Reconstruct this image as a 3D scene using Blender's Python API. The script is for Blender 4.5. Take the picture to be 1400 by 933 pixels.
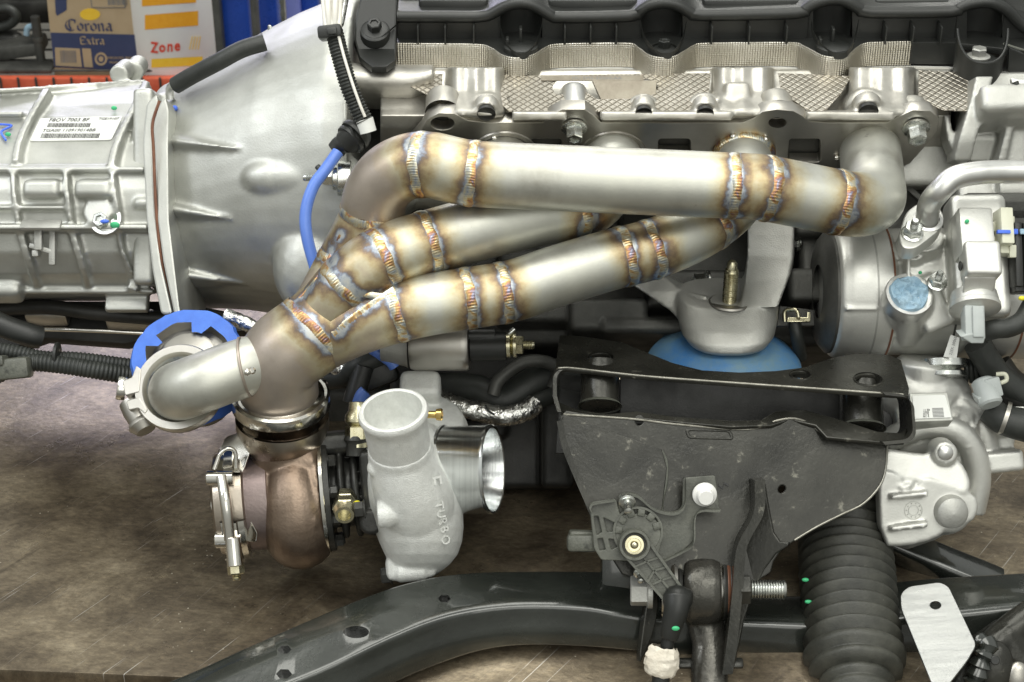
import bpy, bmesh, math, random
from mathutils import Vector as V, Matrix, Quaternion, noise
random.seed(7)
sc = bpy.context.scene
for o in list(bpy.data.objects): bpy.data.objects.remove(o)
# ------------------------------------------------------------------ camera (lengths below are in millimetres)
K = 0.5/1200
c30, s30 = math.cos(math.radians(30)), math.sin(math.radians(30))
F = V((0, c30, -s30)); U = V((0, s30, c30)); R = V((1, 0, 0))
CAM = V((0, 0, 200)) - F*1200
cd = bpy.data.cameras.new('camera'); cam = bpy.data.objects.new('camera', cd); sc.collection.objects.link(cam)
cam.location = CAM*0.001; cam.rotation_euler = (math.radians(60), 0, 0)
cd.sensor_width = 36; cd.lens = 36/(1400*K); cd.clip_start = .05; cd.clip_end = 60
cd.dof.use_dof = True; cd.dof.focus_distance = 1.23; cd.dof.aperture_fstop = 30
sc.camera = cam
# ------------------------------------------------------------------ world and lamps
w = bpy.data.worlds.new('World'); sc.world = w; w.use_nodes = True
wn = w.node_tree.nodes; wl = w.node_tree.links
bg = wn['Background']; bg.inputs['Strength'].default_value = 0.86
tc = wn.new('ShaderNodeTexCoord'); sx = wn.new('ShaderNodeSeparateXYZ'); wr = wn.new('ShaderNodeValToRGB'); mr = wn.new('ShaderNodeMapRange')
mr.inputs['From Min'].default_value = -1; mr.inputs['From Max'].default_value = 1
wl.new(tc.outputs['Generated'], sx.inputs[0]); wl.new(sx.outputs['Z'], mr.inputs['Value']); wl.new(mr.outputs[0], wr.inputs[0]); wl.new(wr.outputs[0], bg.inputs[0])
wr.color_ramp.elements[0].position = .3; wr.color_ramp.elements[0].color = (.30, .295, .255, 1)
wr.color_ramp.elements[1].position = .8; wr.color_ramp.elements[1].color = (.84, .86, .82, 1)
e = wr.color_ramp.elements.new(.52); e.color = (.44, .445, .41, 1)
def lamp(name, loc, tgt, sx_, sy_, watt, col=(1, .99, .92)):
    l = bpy.data.lights.new(name, 'AREA'); l.shape = 'RECTANGLE'; l.size = sx_; l.size_y = sy_; l.energy = watt; l.color = col
    o = bpy.data.objects.new(name, l); sc.collection.objects.link(o); o.location = loc
    o.rotation_euler = (V(tgt)-V(loc)).to_track_quat('-Z', 'Y').to_euler(); return o
lamp('ceiling_lamp', (-.1, .15, 1.9), (0, .1, .2), 1.8, .9, 21)
lamp('ceiling_lamp', (.7, -1.1, 2.1), (0.1, 0, .2), 1.6, .7, 16)
lamp('rear_sheen_lamp', (-.75, 2.0, .95), (-.2, .25, 0), 1.0, .6, 10, (.80, .78, 1))  # added rear lamp, placed to mirror a lilac sheen on the table
lamp('front_fill_lamp', (.35, -1.9, 1.15), (0, 0, .15), 1.5, 1.1, 7)  # added front fill lamp, lifts the undersides and evens out contrast
lamp('ceiling_lamp', (-1.5, -.5, 1.7), (-.1, 0, .15), .4, 1.2, 11, (.93, .96, 1))
lamp('ceiling_lamp', (0.2, 3.2, 1.8), (0, 3.6, -.6), 1.6, .5, 60)
sc.view_settings.view_transform = 'Standard'; sc.view_settings.look = 'None'; sc.view_settings.exposure = .08; sc.view_settings.gamma = 1
sc.view_settings.use_curve_mapping = False
# ------------------------------------------------------------------ coordinates
def ray(px, py): return F + R*((px-700)*K) + U*((466.5-py)*K)
def D(px, py, d=0): return CAM + ray(px, py)*(1200+d)
def Dp(px, py, P0, n):
    r = ray(px, py); return CAM + r*((P0-CAM).dot(n)/r.dot(n))
def PZ(px, py, z): return Dp(px, py, V((0, 0, z)), V((0, 0, 1)))
def PY(px, py, y): return Dp(px, py, V((0, y, 0)), V((0, 1, 0)))
def px2(p):
    q = p-CAM; t = q.dot(F); return (700+q.dot(R)/t/K, 466.5-q.dot(U)/t/K)
def cdir(a, b, c): return (R*a + U*b - F*c).normalized()     # right, up, towards the viewer
def mm(d=0): return (1200+d)/2400
# ------------------------------------------------------------------ mesh building
def frame(n, x=None):
    n = n.normalized(); x = x or (R if abs(n.dot(R)) < .9 else V((0, 0, 1)))
    x = (x - n*x.dot(n)).normalized(); return x, n.cross(x), n
class G:
    def __init__(s): s.v = []; s.f = []; s.h = []
    def add(s, vs, fs, h=None):
        n = len(s.v); s.v.extend(vs); s.f.extend([tuple(i+n for i in f) for f in fs])
        s.h.extend(h if h else [99.0]*len(vs)); return s
def arc(p, n=8): return p
def spl(P, step=2.0):
    P = [V(p) for p in P]
    if len(P) == 2:
        n = max(2, int((P[1]-P[0]).length/step)); return [P[0].lerp(P[1], i/n) for i in range(n+1)]
    Q = [P[0]*2-P[1]] + P + [P[-1]*2-P[-2]]; out = []
    for i in range(1, len(Q)-2):
        p0, p1, p2, p3 = Q[i-1:i+3]; n = max(2, int((p2-p1).length/step))
        for k in range(n):
            t = k/n
            out.append(.5*((2*p1)+(p2-p0)*t+(2*p0-5*p1+4*p2-p3)*t*t+(3*p1-p0-3*p2+p3)*t**3))
    out.append(P[-1]); return out
def fil(P, rad, step=2.0):
    """polyline with rounded corners"""
    P = [V(p) for p in P]; rad = rad if isinstance(rad, (list, tuple)) else [rad]*(len(P)-2)
    out = [P[0]]
    for i in range(1, len(P)-1):
        a, b, c = P[i-1], P[i], P[i+1]; u = (a-b).normalized(); w_ = (c-b).normalized()
        ang = u.angle(w_); 
        if ang > 3.1: out.append(b); continue
        t = rad[i-1]/math.tan(ang/2); t = min(t, (a-b).length*.98, (c-b).length*.98); r = t*math.tan(ang/2)
        s, e_ = b+u*t, b+w_*t; cen = b+(u+w_).normalized()*(r/math.sin(ang/2))
        a1 = (s-cen); tot = math.pi-ang; ax = a1.cross(e_-cen).normalized(); n = max(3, int(r*tot/step))
        for k in range(n+1): out.append(cen + Quaternion(ax, tot*k/n) @ a1)
    out.append(P[-1]); res = [out[0]]
    for p in out[1:]:
        L = (p-res[-1]).length
        if L < 1e-3: continue
        n = int(L/(step*1.5)); q = res[-1]
        for k in range(1, n+1): res.append(q.lerp(p, k/(n+1)))
        res.append(p)
    return res
def frames(path):
    n = len(path); T = []
    for i in range(n):
        a = path[max(0, i-1)]; b = path[min(n-1, i+1)]; T.append((b-a).normalized())
    x = frame(T[0])[0]; out = []
    for i in range(n):
        x = (x - T[i]*x.dot(T[i])).normalized(); out.append((x, T[i].cross(x), T[i]))
    return out
def tube(g, path, r, seg=24, cap=True, welds=None, sect=None, x0=None):
    """r: number or function(fraction); sect: optional [(a,b)] cross-section scale list"""
    fr = frames(path); n = len(path); S = [0]
    if x0 is not None:
        o = []; x = x0
        for (a, b, t) in fr:
            x = (x-t*x.dot(t)).normalized(); o.append((x, t.cross(x), t))
        fr = o
    for i in range(1, n): S.append(S[-1]+(path[i]-path[i-1]).length)
    vs, fs, hs = [], [], []
    for i in range(n):
        rr = r(S[i]/S[-1]) if callable(r) else r
        for k in range(seg):
            if sect: a, b = sect[k % len(sect)]
            else: a, b = math.cos(2*math.pi*k/seg), math.sin(2*math.pi*k/seg)
            vs.append(path[i] + fr[i][0]*(a*rr) + fr[i][1]*(b*rr))
            hs.append(min([abs(S[i]-wv) for wv in welds]) if welds else 99.0)
    m = seg
    for i in range(n-1):
        for k in range(m):
            fs.append((i*m+k, i*m+(k+1) % m, (i+1)*m+(k+1) % m, (i+1)*m+k))
    if cap:
        fs.append(tuple(reversed(range(m)))); fs.append(tuple((n-1)*m+k for k in range(m)))
    g.add(vs, fs, hs); return S
def lathe(g, p, ax, prof, seg=40, x=None, a0=0, a1=2*math.pi, cap=False):
    """prof: [(t along ax, radius)]"""
    X, Y, Z = frame(ax, x); full = abs(a1-a0-2*math.pi) < 1e-4; m = seg if full else seg+1; vs, fs = [], []
    for (t, r) in prof:
        for k in range(m):
            a = a0+(a1-a0)*k/seg; vs.append(p+Z*t+X*(math.cos(a)*r)+Y*(math.sin(a)*r))
    for i in range(len(prof)-1):
        for k in range(seg):
            k2 = (k+1) % m; fs.append((i*m+k, i*m+k2, (i+1)*m+k2, (i+1)*m+k))
    if cap: fs.append(tuple(reversed(range(m)))); fs.append(tuple((len(prof)-1)*m+k for k in range(m)))
    g.add(vs, fs); return g
def cyl(g, p, ax, h, r, r2=None, seg=36, bev=.6):
    r2 = r if r2 is None else r2; bev = min(bev, h*.4, r*.4)
    return lathe(g, p, ax, [(0, r-bev), (bev, r), (h-bev, r2), (h, r2-bev)], seg, cap=True)
def box(g, c, size, ax=None, bev=.8, seg=2):
    """c centre, size (x,y,z), ax (X,Y,Z) axes"""
    ax = ax or (V((1, 0, 0)), V((0, 1, 0)), V((0, 0, 1)))
    bm = bmesh.new(); bmesh.ops.create_cube(bm, size=1)
    for v in bm.verts: v.co = V((v.co.x*size[0], v.co.y*size[1], v.co.z*size[2]))
    bev = min(bev, min(size)*.45)
    if bev > 0: bmesh.ops.bevel(bm, geom=list(bm.edges)+list(bm.verts), offset=bev, segments=seg, profile=.5, affect='EDGES')
    bm.verts.ensure_lookup_table()
    g.add([c+ax[0]*v.co.x+ax[1]*v.co.y+ax[2]*v.co.z for v in bm.verts], [tuple(v.index for v in f.verts) for f in bm.faces]); bm.free(); return g
def camax(n=None, x=None):
    X, Y, Z = frame(n or -F, x); return (X, Y, Z)
def loft(g, rings, cap=True, closed=True):
    m = len(rings[0]); vs = [p for r_ in rings for p in r_]; fs = []
    for i in range(len(rings)-1):
        for k in range(m if closed else m-1):
            k2 = (k+1) % m; fs.append((i*m+k, i*m+k2, (i+1)*m+k2, (i+1)*m+k))
    if cap and closed: fs.append(tuple(reversed(range(m)))); fs.append(tuple((len(rings)-1)*m+k for k in range(m)))
    g.add(vs, fs); return g
def sphere(g, p, r, sc3=(1, 1, 1), ax=None, sub=3):
    bm = bmesh.new(); bmesh.ops.create_icosphere(bm, subdivisions=sub, radius=1); bm.verts.ensure_lookup_table()
    ax = ax or (V((1, 0, 0)), V((0, 1, 0)), V((0, 0, 1)))
    g.add([p+ax[0]*v.co.x*r*sc3[0]+ax[1]*v.co.y*r*sc3[1]+ax[2]*v.co.z*r*sc3[2] for v in bm.verts], [tuple(v.index for v in f.verts) for f in bm.faces]); bm.free(); return g
def smooth2(pts, it=2):
    for _ in range(it):
        o = []
        for i in range(len(pts)):
            a = pts[i]; b = pts[(i+1) % len(pts)]
            o.append((a[0]*.75+b[0]*.25, a[1]*.75+b[1]*.25)); o.append((a[0]*.25+b[0]*.75, a[1]*.25+b[1]*.75))
        pts = o
    return pts
def rnd(pts, r=4, n=5):
    """round the corners of a closed 2-D polygon (pixels)"""
    o = []; N = len(pts)
    for i in range(N):
        a, b, c = V(pts[i-1]), V(pts[i]), V(pts[(i+1) % N]); u = a-b; w_ = c-b; t = min(r, u.length*.45, w_.length*.45)
        s, e_ = b+u.normalized()*t, b+w_.normalized()*t
        for k in range(n+1):
            q = k/n; p = s*(1-q)**2+b*2*q*(1-q)+e_*q*q; o.append((p.x, p.y))
    return o
def ell(cx, cy, rx, ry=None, n=28, rot=0):
    ry = ry or rx; c, s = math.cos(rot), math.sin(rot); o = []
    for k in range(n):
        a = 2*math.pi*k/n; x, y = math.cos(a)*rx, math.sin(a)*ry; o.append((cx+x*c-y*s, cy+x*s+y*c))
    return o
def fill2(g, loops, P0, ex, ey, n, th, bev=.4):
    """loops: 2-D mm coordinates on the plane; first is outline, rest holes; front face on the plane, body behind it"""
    cu = bpy.data.curves.new('c', 'CURVE'); cu.dimensions = '2D'; cu.fill_mode = 'BOTH'
    bev = min(bev, th*.45); cu.extrude = max(th/2-bev, .001); cu.bevel_depth = bev; cu.bevel_resolution = 1; cu.offset = -bev
    for L in loops:
        s = cu.splines.new('POLY'); s.points.add(len(L)-1); s.use_cyclic_u = True
        for i, p in enumerate(L): s.points[i].co = (p[0], p[1], 0, 1)
    o = bpy.data.objects.new('c', cu); me = o.to_mesh()
    vs = [P0+ex*v.co.x+ey*v.co.y+n*(v.co.z-th/2) for v in me.vertices]; fs = [tuple(p.vertices) for p in me.polygons]
    o.to_mesh_clear(); bpy.data.objects.remove(o); bpy.data.curves.remove(cu); g.add(vs, fs); return g
def plate(g, pts, P0, n, th, holes=(), bev=.4):
    """pts and holes: outlines read off in photo pixels, put on the plane through P0 with normal n"""
    n = n.normalized(); ex, ey, _ = frame(n)
    def cv(L):
        o = []
        for (a, b) in L:
            q = Dp(a, b, P0, n)-P0; o.append((q.dot(ex), q.dot(ey)))
        return o
    return fill2(g, [cv(pts)]+[cv(h) for h in holes], P0, ex, ey, n, th, bev)
def rprism(g, path, wv, hv, w_, h):
    """sweep a rectangle (wv,hv unit vectors) along a path, tapering if w_/h are functions"""
    rings = []
    for i, p in enumerate(path):
        t = i/(len(path)-1); a = (w_(t) if callable(w_) else w_)/2; b = (h(t) if callable(h) else h)/2
        rings.append([p-wv*a-hv*b, p+wv*a-hv*b, p+wv*a+hv*b, p-wv*a+hv*b])
    return loft(g, rings)
def text(g, s, P0, ex, ey, size, th=.15, bold=0, align='LEFT', sx=1.0):
    cu = bpy.data.curves.new('t', 'FONT'); cu.body = s; cu.size = size; cu.extrude = th; cu.align_x = align; cu.offset = bold; cu.resolution_u = 2
    o = bpy.data.objects.new('t', cu); me = o.to_mesh(); n = ex.cross(ey).normalized()
    g.add([P0+ex*(v.co.x*sx)+ey*v.co.y+n*v.co.z for v in me.vertices], [tuple(p.vertices) for p in me.polygons])
    o.to_mesh_clear(); bpy.data.objects.remove(o); bpy.data.curves.remove(cu); return g
# ------------------------------------------------------------------ objects
WL = {}
def mesh(g, name, m, sharp=38, voxel=0, sm=0, heat=False):
    if not g.v: raise ValueError(name)
    lo = V([min(v[i] for v in g.v) for i in range(3)]); hi = V([max(v[i] for v in g.v) for i in range(3)]); c = (lo+hi)/2
    me = bpy.data.meshes.new(name); me.from_pydata([(v-c)*.001 for v in g.v], [], g.f); me.update()
    bm = bmesh.new(); bm.from_mesh(me); bmesh.ops.recalc_face_normals(bm, faces=bm.faces); bm.to_mesh(me); bm.free()
    if heat:
        at = me.attributes.new('seamdist', 'FLOAT', 'POINT'); at.data.foreach_set('value', g.h)
    if voxel:
        o = bpy.data.objects.new('tmp', me); sc.collection.objects.link(o)
        r = o.modifiers.new('r', 'REMESH'); r.mode = 'VOXEL'; r.voxel_size = voxel*.001; r.use_smooth_shade = True
        if sm: s = o.modifiers.new('s', 'SMOOTH'); s.factor = .6; s.iterations = sm
        dg = bpy.context.evaluated_depsgraph_get(); m2 = bpy.data.meshes.new_from_object(o.evaluated_get(dg)); bpy.data.objects.remove(o); bpy.data.meshes.remove(me); me = m2; me.name = name
    me.materials.clear(); me.materials.append(m); me.shade_smooth()
    if not voxel and sharp: me.set_sharp_from_angle(angle=math.radians(sharp))
    elif voxel: me.set_sharp_from_angle(angle=math.radians(75))
    return me, c
def link(name, me, loc, parent=None):
    o = bpy.data.objects.new(name, me); sc.collection.objects.link(o)
    if parent: o.parent = parent; o.location = (loc-WL[parent.name])*.001
    else: o.location = loc*.001
    WL[o.name] = loc; return o
def part(g, name, m, parent=None, label=None, **k):
    me, c = mesh(g, name, m, **k); o = link(name, me, c, parent)
    if label and parent: o['label'] = label
    if k.get('stuff'): o['kind'] = 'stuff'
    return o
def tag(o, label, cat, group=None):
    o['label'] = label; o['category'] = cat
    if group: o['group'] = group
    return o
def thing(name, label, cat, base, group=None):
    o = bpy.data.objects.new(name, None); sc.collection.objects.link(o); o.location = base*.001; o.empty_display_size = .02
    WL[o.name] = base; return tag(o, label, cat, group)
def single(g, name, m, label, cat, group=None, **k):
    return tag(part(g, name, m, **k), label, cat, group)
def inst(name, me, p, ax, parent=None, spin=0, s=1.0):
    o = link(name, me, p, parent); X, Y, Z = frame(ax)
    q = Matrix((X, Y, Z)).transposed().to_quaternion() @ Quaternion((0, 0, 1), spin); o.rotation_mode = 'QUATERNION'; o.rotation_quaternion = q
    o.scale = (s, s, s); return o
def proto(g, name, m, **k):
    me = bpy.data.meshes.new(name); me.from_pydata([v*.001 for v in g.v], [], g.f)
    bm = bmesh.new(); bm.from_mesh(me); bmesh.ops.recalc_face_normals(bm, faces=bm.faces); bm.to_mesh(me); bm.free()
    me.materials.append(m); me.shade_smooth(); me.set_sharp_from_angle(angle=math.radians(35)); return me
def hexp(g, p, ax, r, h, ch=.8, spin=0, x=None):
    X, Y, Z = frame(ax, x)
    def ring(t, rr, sg=6): return [p+Z*t+X*(math.cos(spin+2*math.pi*k/6)*rr)+Y*(math.sin(spin+2*math.pi*k/6)*rr) for k in range(6)]
    loft(g, [ring(0, r), ring(h-ch, r), ring(h, r-ch)]); return g
def thread(g, p, ax, L, r, pitch=1.2, depth=.45, tip=1.5, seg=24):
    prof = [(0, r)]; n = int((L-tip)/pitch)
    for i in range(n): prof += [(i*pitch+pitch*.5, r-depth), ((i+1)*pitch, r)]
    prof += [(L-tip*.3, r-depth*1.2), (L, r-depth*2)]
    return lathe(g, p, ax, prof, seg, cap=True)
from mathutils.bvhtree import BVHTree
def bvh(g): return BVHTree.FromPolygons(g.v, g.f)
def hit(B, px, py, o=0):
    r_ = ray(px, py).normalized(); h = B.ray_cast(CAM, r_)
    return (h[0]-r_*o, h[1]) if h[0] is not None else (None, None)
Z0 = V((0, 0, 0)); ZU = V((0, 0, 1))
def mk_bolt(name, m, rw, hw, rh, hh, dish=0, shank=0):
    g = G(); lathe(g, Z0, ZU, [(0, rw-.2), (.4, rw), (hw*.6, rw), (hw, rh*.95)], 32, cap=True)
    if dish:
        ring = lambda t, rr, k6=6: [V((math.cos(2*math.pi*k/6)*rr, math.sin(2*math.pi*k/6)*rr, t)) for k in range(6)]
        loft(g, [ring(hw*.5, rh), ring(hw+hh-.6, rh), ring(hw+hh, rh-.7), ring(hw+hh, rh*.6), ring(hw+hh-dish, rh*.5)])
    else: hexp(g, V((0, 0, hw*.5)), ZU, rh, hh+hw*.5)
    if shank: thread(g, V((0, 0, hw+hh-1)), ZU, shank+1, rh*.42)
    return proto(g, name, m)
# ------------------------------------------------------------------ materials
def nt(name):
    m = bpy.data.materials.new(name); m.use_nodes = True; t = m.node_tree; return m, t.nodes, t.links, t.nodes['Principled BSDF']
def ramp(N, els, interp='LINEAR'):
    r = N.new('ShaderNodeValToRGB'); cr = r.color_ramp; cr.interpolation = interp
    while len(cr.elements) < len(els): cr.elements.new(.5)
    for e_, (p, c) in zip(cr.elements, els): e_.position = p; e_.color = (*c, 1) if len(c) == 3 else c
    return r
def nz(N, L, scale, detail=5, rough=.6, vec=None, dist=0):
    n = N.new('ShaderNodeTexNoise'); n.inputs['Scale'].default_value = scale; n.inputs['Detail'].default_value = detail
    n.inputs['Roughness'].default_value = rough; n.inputs['Distortion'].default_value = dist
    if vec: L.new(vec, n.inputs['Vector'])
    return n.outputs['Fac']
def metal(name, c1, c2, rough=.4, rv=.12, met=1.0, sc1=25, bump=.15, bs=900, stretch=None, spots=None, spec=.5, bd=.0004, coat=0, dent=0):
    m, N, L, b = nt(name); co = N.new('ShaderNodeTexCoord'); vec = co.outputs['Object']
    if stretch:
        mp = N.new('ShaderNodeMapping'); mp.inputs['Scale'].default_value = stretch; L.new(vec, mp.inputs['Vector']); vs_ = mp.outputs[0]
    else: vs_ = vec
    a = nz(N, L, sc1, 6, .62, vs_); r = ramp(N, [(.3, c1), (.7, c2)]); L.new(a, r.inputs[0]); col = r.outputs[0]
    if spots:
        sp = nz(N, L, spots[0], 8, .75, vec); r2 = ramp(N, [(spots[1], (0, 0, 0)), (spots[1]+(spots[3] if len(spots) > 3 else .07), (1, 1, 1))]); L.new(sp, r2.inputs[0])
        mx = N.new('ShaderNodeMix'); mx.data_type = 'RGBA'; L.new(r2.outputs[0], mx.inputs['Factor']); L.new(col, mx.inputs['A']); mx.inputs['B'].default_value = (*spots[2], 1); col = mx.outputs['Result']
    L.new(col, b.inputs['Base Color']); b.inputs['Metallic'].default_value = met; b.inputs['Specular IOR Level'].default_value = spec
    q = N.new('ShaderNodeMapRange'); L.new(nz(N, L, sc1*2.3, 5, .6, vs_), q.inputs['Value']); q.inputs['From Min'].default_value = .25; q.inputs['From Max'].default_value = .75
    q.inputs['To Min'].default_value = max(.03, rough-rv); q.inputs['To Max'].default_value = rough+rv; L.new(q.outputs[0], b.inputs['Roughness'])
    if bump:
        bp = N.new('ShaderNodeBump'); bp.inputs['Strength'].default_value = bump; bp.inputs['Distance'].default_value = bd
        L.new(nz(N, L, bs, 3, .6, vs_), bp.inputs['Height']); L.new(bp.outputs[0], b.inputs['Normal'])
        if dent:
            b2 = N.new('ShaderNodeBump'); b2.inputs['Strength'].default_value = .6; b2.inputs['Distance'].default_value = dent; L.new(nz(N, L, 28, 4, .55, vec), b2.inputs['Height']); L.new(b2.outputs[0], bp.inputs['Normal'])
    if coat: b.inputs['Coat Weight'].default_value = coat; b.inputs['Coat Roughness'].default_value = .09
    return m
M = {}
M['alu'] = metal('cast_aluminium', (.41, .415, .385), (.57, .575, .54), .47, .09, .82, 18, .35, 700, spots=(90, .66, (.25, .24, .21)))
M['aluR'] = metal('rough_cast_aluminium', (.36, .36, .335), (.54, .54, .51), .5, .08, .75, 22, .6, 900, spots=(70, .7, (.2, .19, .17)))
M['head'] = metal('head_casting', (.38, .37, .33), (.60, .58, .535), .45, .12, .85, 30, .35, 600, spots=(60, .67, (.22, .21, .19)))
M['aluL'] = metal('bright_cast_aluminium', (.55, .55, .52), (.70, .70, .66), .46, .07, .75, 22, .3, 700, spots=(80, .7, (.34, .33, .3)))
M['machined'] = metal('machined_aluminium', (.58, .58, .56), (.72, .72, .70), .38, .06, .95, 40, .12, 300, stretch=(1, 1, 1))
M['polish'] = metal('turned_aluminium', (.62, .64, .64), (.80, .82, .82), .2, .05, 1, 60, .12, 260, stretch=(12, .3, .3))
M['steel'] = metal('flange_steel', (.36, .345, .31), (.52, .50, .46), .38, .08, 1, 14, .12, 900, spots=(45, .66, (.24, .22, .19)))
M['zinc'] = metal('zinc_plated_steel', (.55, .57, .55), (.80, .81, .77), .25, .08, 1, 120, .2, 500)
M['zincy'] = metal('yellow_zinc_steel', (.50, .46, .30), (.72, .68, .50), .28, .08, 1, 120, .2, 500)
M['brass'] = metal('brass', (.70, .46, .14), (.85, .62, .25), .22, .05, 1, 100, .1, 500)
M['turbine'] = metal('turbine_iron', (.155, .11, .08), (.31, .24, .185), .40, .1, .85, 22, .7, 500, spots=(55, .68, (.12, .08, .06)))
M['turbinep'] = metal('machined_turbine_iron', (.36, .31, .25), (.55, .49, .42), .3, .08, 1, 30, .2, 500)
M['comp'] = metal('compressor_casting', (.66, .67, .64), (.80, .81, .78), .5, .06, .3, 160, 1.0, 1100, bd=.0006, spots=(300, .68, (.42, .42, .40)))
M['blackcast'] = metal('black_cast_iron', (.018, .018, .016), (.055, .055, .05), .38, .1, .3, 40, .5, 700)
M['blackplas'] = metal('black_plastic', (.011, .012, .011), (.022, .023, .021), .38, .08, 0, 12, .35, 1600)
M['greyplas'] = metal('dusty_black_plastic', (.055, .058, .047), (.13, .133, .11), .42, .1, 0, 60, .7, 700, spots=(40, .55, (.022, .024, .02), .12))
M['frame'] = metal('worn_black_frame_steel', (.012, .012, .010), (.050, .049, .041), .27, .12, .4, 16, .3, 500, spots=(70, .60, (.15, .145, .12)), dent=.0016)
M['neck'] = metal('heat_greyed_turbine_neck', (.17, .13, .125), (.29, .235, .22), .4, .08, .85, 22, .5, 500)
M['tan'] = metal('stained_stamped_steel', (.20, .17, .13), (.33, .30, .24), .5, .08, .35, 60, .4, 500)
M['shadeblack'] = metal('shade_black_inside', (.004, .004, .004), (.014, .014, .012), .5, .1, 0, 20, .4, 500)  # near-black colour stands in for the shade inside the bracket box
M['grease'] = metal('greasy_forged_steel', (.05, .049, .042), (.105, .10, .088), .26, .1, .6, 45, .8, 350, spots=(90, .66, (.03, .03, .026), .2))
M['edge'] = metal('worn_bare_edge', (.16, .155, .13), (.34, .33, .29), .35, .1, .8, 60, .5, 400)
M['arm'] = metal('black_painted_steel', (.012, .014, .012), (.036, .040, .034), .26, .09, .2, 12, .3, 500, spots=(150, .70, (.30, .30, .27)), dent=.002, coat=1)
M['rubber'] = metal('dusty_rubber', (.020, .021, .017), (.065, .065, .053), .48, .1, 0, 50, .6, 900, spots=(220, .66, (.20, .20, .17)))
M['hose'] = metal('black_rubber_hose', (.016, .018, .016), (.035, .038, .034), .5, .08, 0, 60, .3, 900)
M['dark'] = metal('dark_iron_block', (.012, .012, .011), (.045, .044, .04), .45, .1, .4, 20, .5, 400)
M['dark2'] = metal('grimy_grey_block', (.05, .05, .046), (.11, .11, .10), .5, .1, .4, 24, .7, 500)
M['tapeblue'] = metal('blue_tape', (.035, .12, .50), (.06, .19, .68), .42, .06, 0, 40, .4, 300)
M['bluewire'] = metal('blue_wire_sheath', (.10, .20, .62), (.14, .26, .72), .35, .05, 0, 40, .1, 300)
M['mountblue'] = metal('blue_painted_rubber', (.035, .16, .42), (.055, .22, .52), .5, .06, 0, 30, .5, 500, spots=(22, .36, (.15, .25, .30), .30))
M['rag'] = metal('pale_blue_rag', (.22, .36, .47), (.38, .52, .62), .75, .05, 0, 50, 1, 300, bd=.001)
M['conn'] = metal('grey_connector_plastic', (.36, .39, .38), (.44, .47, .46), .45, .05, 0, 50, .1, 500)
M['white'] = metal('bare_tab_steel', (.27, .275, .27), (.34, .345, .335), .33, .08, .95, 20, .25, 400, stretch=(1, 8, 1), spots=(60, .68, (.5, .5, .48)))
M['masking'] = metal('cream_masking_tape', (.62, .56, .46), (.78, .73, .63), .6, .05, 0, 70, 1, 300, bd=.0008)
M['paperw'] = metal('white_label_paper', (.68, .69, .66), (.76, .77, .74), .35, .03, 0, 20, .05, 500)
M['ink'] = metal('black_ink', (.03, .03, .03), (.05, .05, .05), .6, .02, 0, 20, 0)
M['inkgrey'] = metal('grey_ink', (.16, .16, .16), (.24, .24, .24), .6, .02, 0, 20, 0)
M['gask'] = metal('copper_gasket', (.13, .05, .028), (.22, .10, .055), .45, .05, .3, 80, .3, 500)
M['greenp'] = metal('green_paint_dab', (.04, .45, .18), (.08, .55, .25), .5, .02, 0, 20, 0)
M['bluep'] = metal('blue_paint_dab', (.05, .12, .65), (.08, .2, .8), .5, .02, 0, 20, 0)
M['yellowp'] = metal('yellow_paint_dab', (.80, .70, .03), (.85, .78, .05), .5, .02, 0, 20, 0)
M['chrome'] = metal('bright_steel', (.62, .60, .55), (.74, .72, .67), .16, .04, 1, 60, .05, 300)
M['card'] = metal('cardboard', (.44, .33, .20), (.50, .385, .245), .7, .04, 0, 20, .3, 500)
M['cardblue'] = metal('navy_print', (.035, .05, .12), (.045, .06, .14), .6, .04, 0, 20, .1, 500)
M['orange'] = metal('orange_print', (.85, .36, .015), (.92, .45, .03), .5, .04, 0, 60, .1, 500)
M['yelprint'] = metal('yellow_print', (.88, .55, .03), (.92, .62, .06), .5, .04, 0, 60, .1, 500)
M['redprint'] = metal('red_print', (.68, .05, .02), (.74, .07, .03), .5, .04, 0, 60, .1, 500)
M['wplast'] = metal('white_jug_plastic', (.76, .75, .72), (.82, .82, .79), .4, .04, 0, 10, .1, 500)
M['redbeam'] = metal('red_painted_beam', (.58, .09, .04), (.70, .14, .07), .4, .06, 0, 40, .2, 500)
M['bluepost'] = metal('blue_painted_steel', (.012, .05, .32), (.02, .08, .45), .28, .05, .2, 10, .1, 500)
M['lilac'] = metal('lilac_painted_steel', (.16, .19, .50), (.19, .22, .56), .4, .05, .1, 10, .1, 500)
M['wall'] = metal('shop_wall', (.02, .02, .022), (.045, .045, .05), .8, .05, 0, 3, 0)
M['floor'] = metal('concrete_floor', (.10, .095, .085), (.2, .19, .17), .7, .08, 0, 4, .2, 200)
M['wirew'] = metal('white_wire_sheath', (.70, .68, .62), (.8, .78, .72), .4, .05, 0, 40, .1, 300)
M['cream'] = metal('cream_plastic', (.60, .60, .48), (.70, .70, .56), .45, .05, 0, 40, .1, 300)
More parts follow.
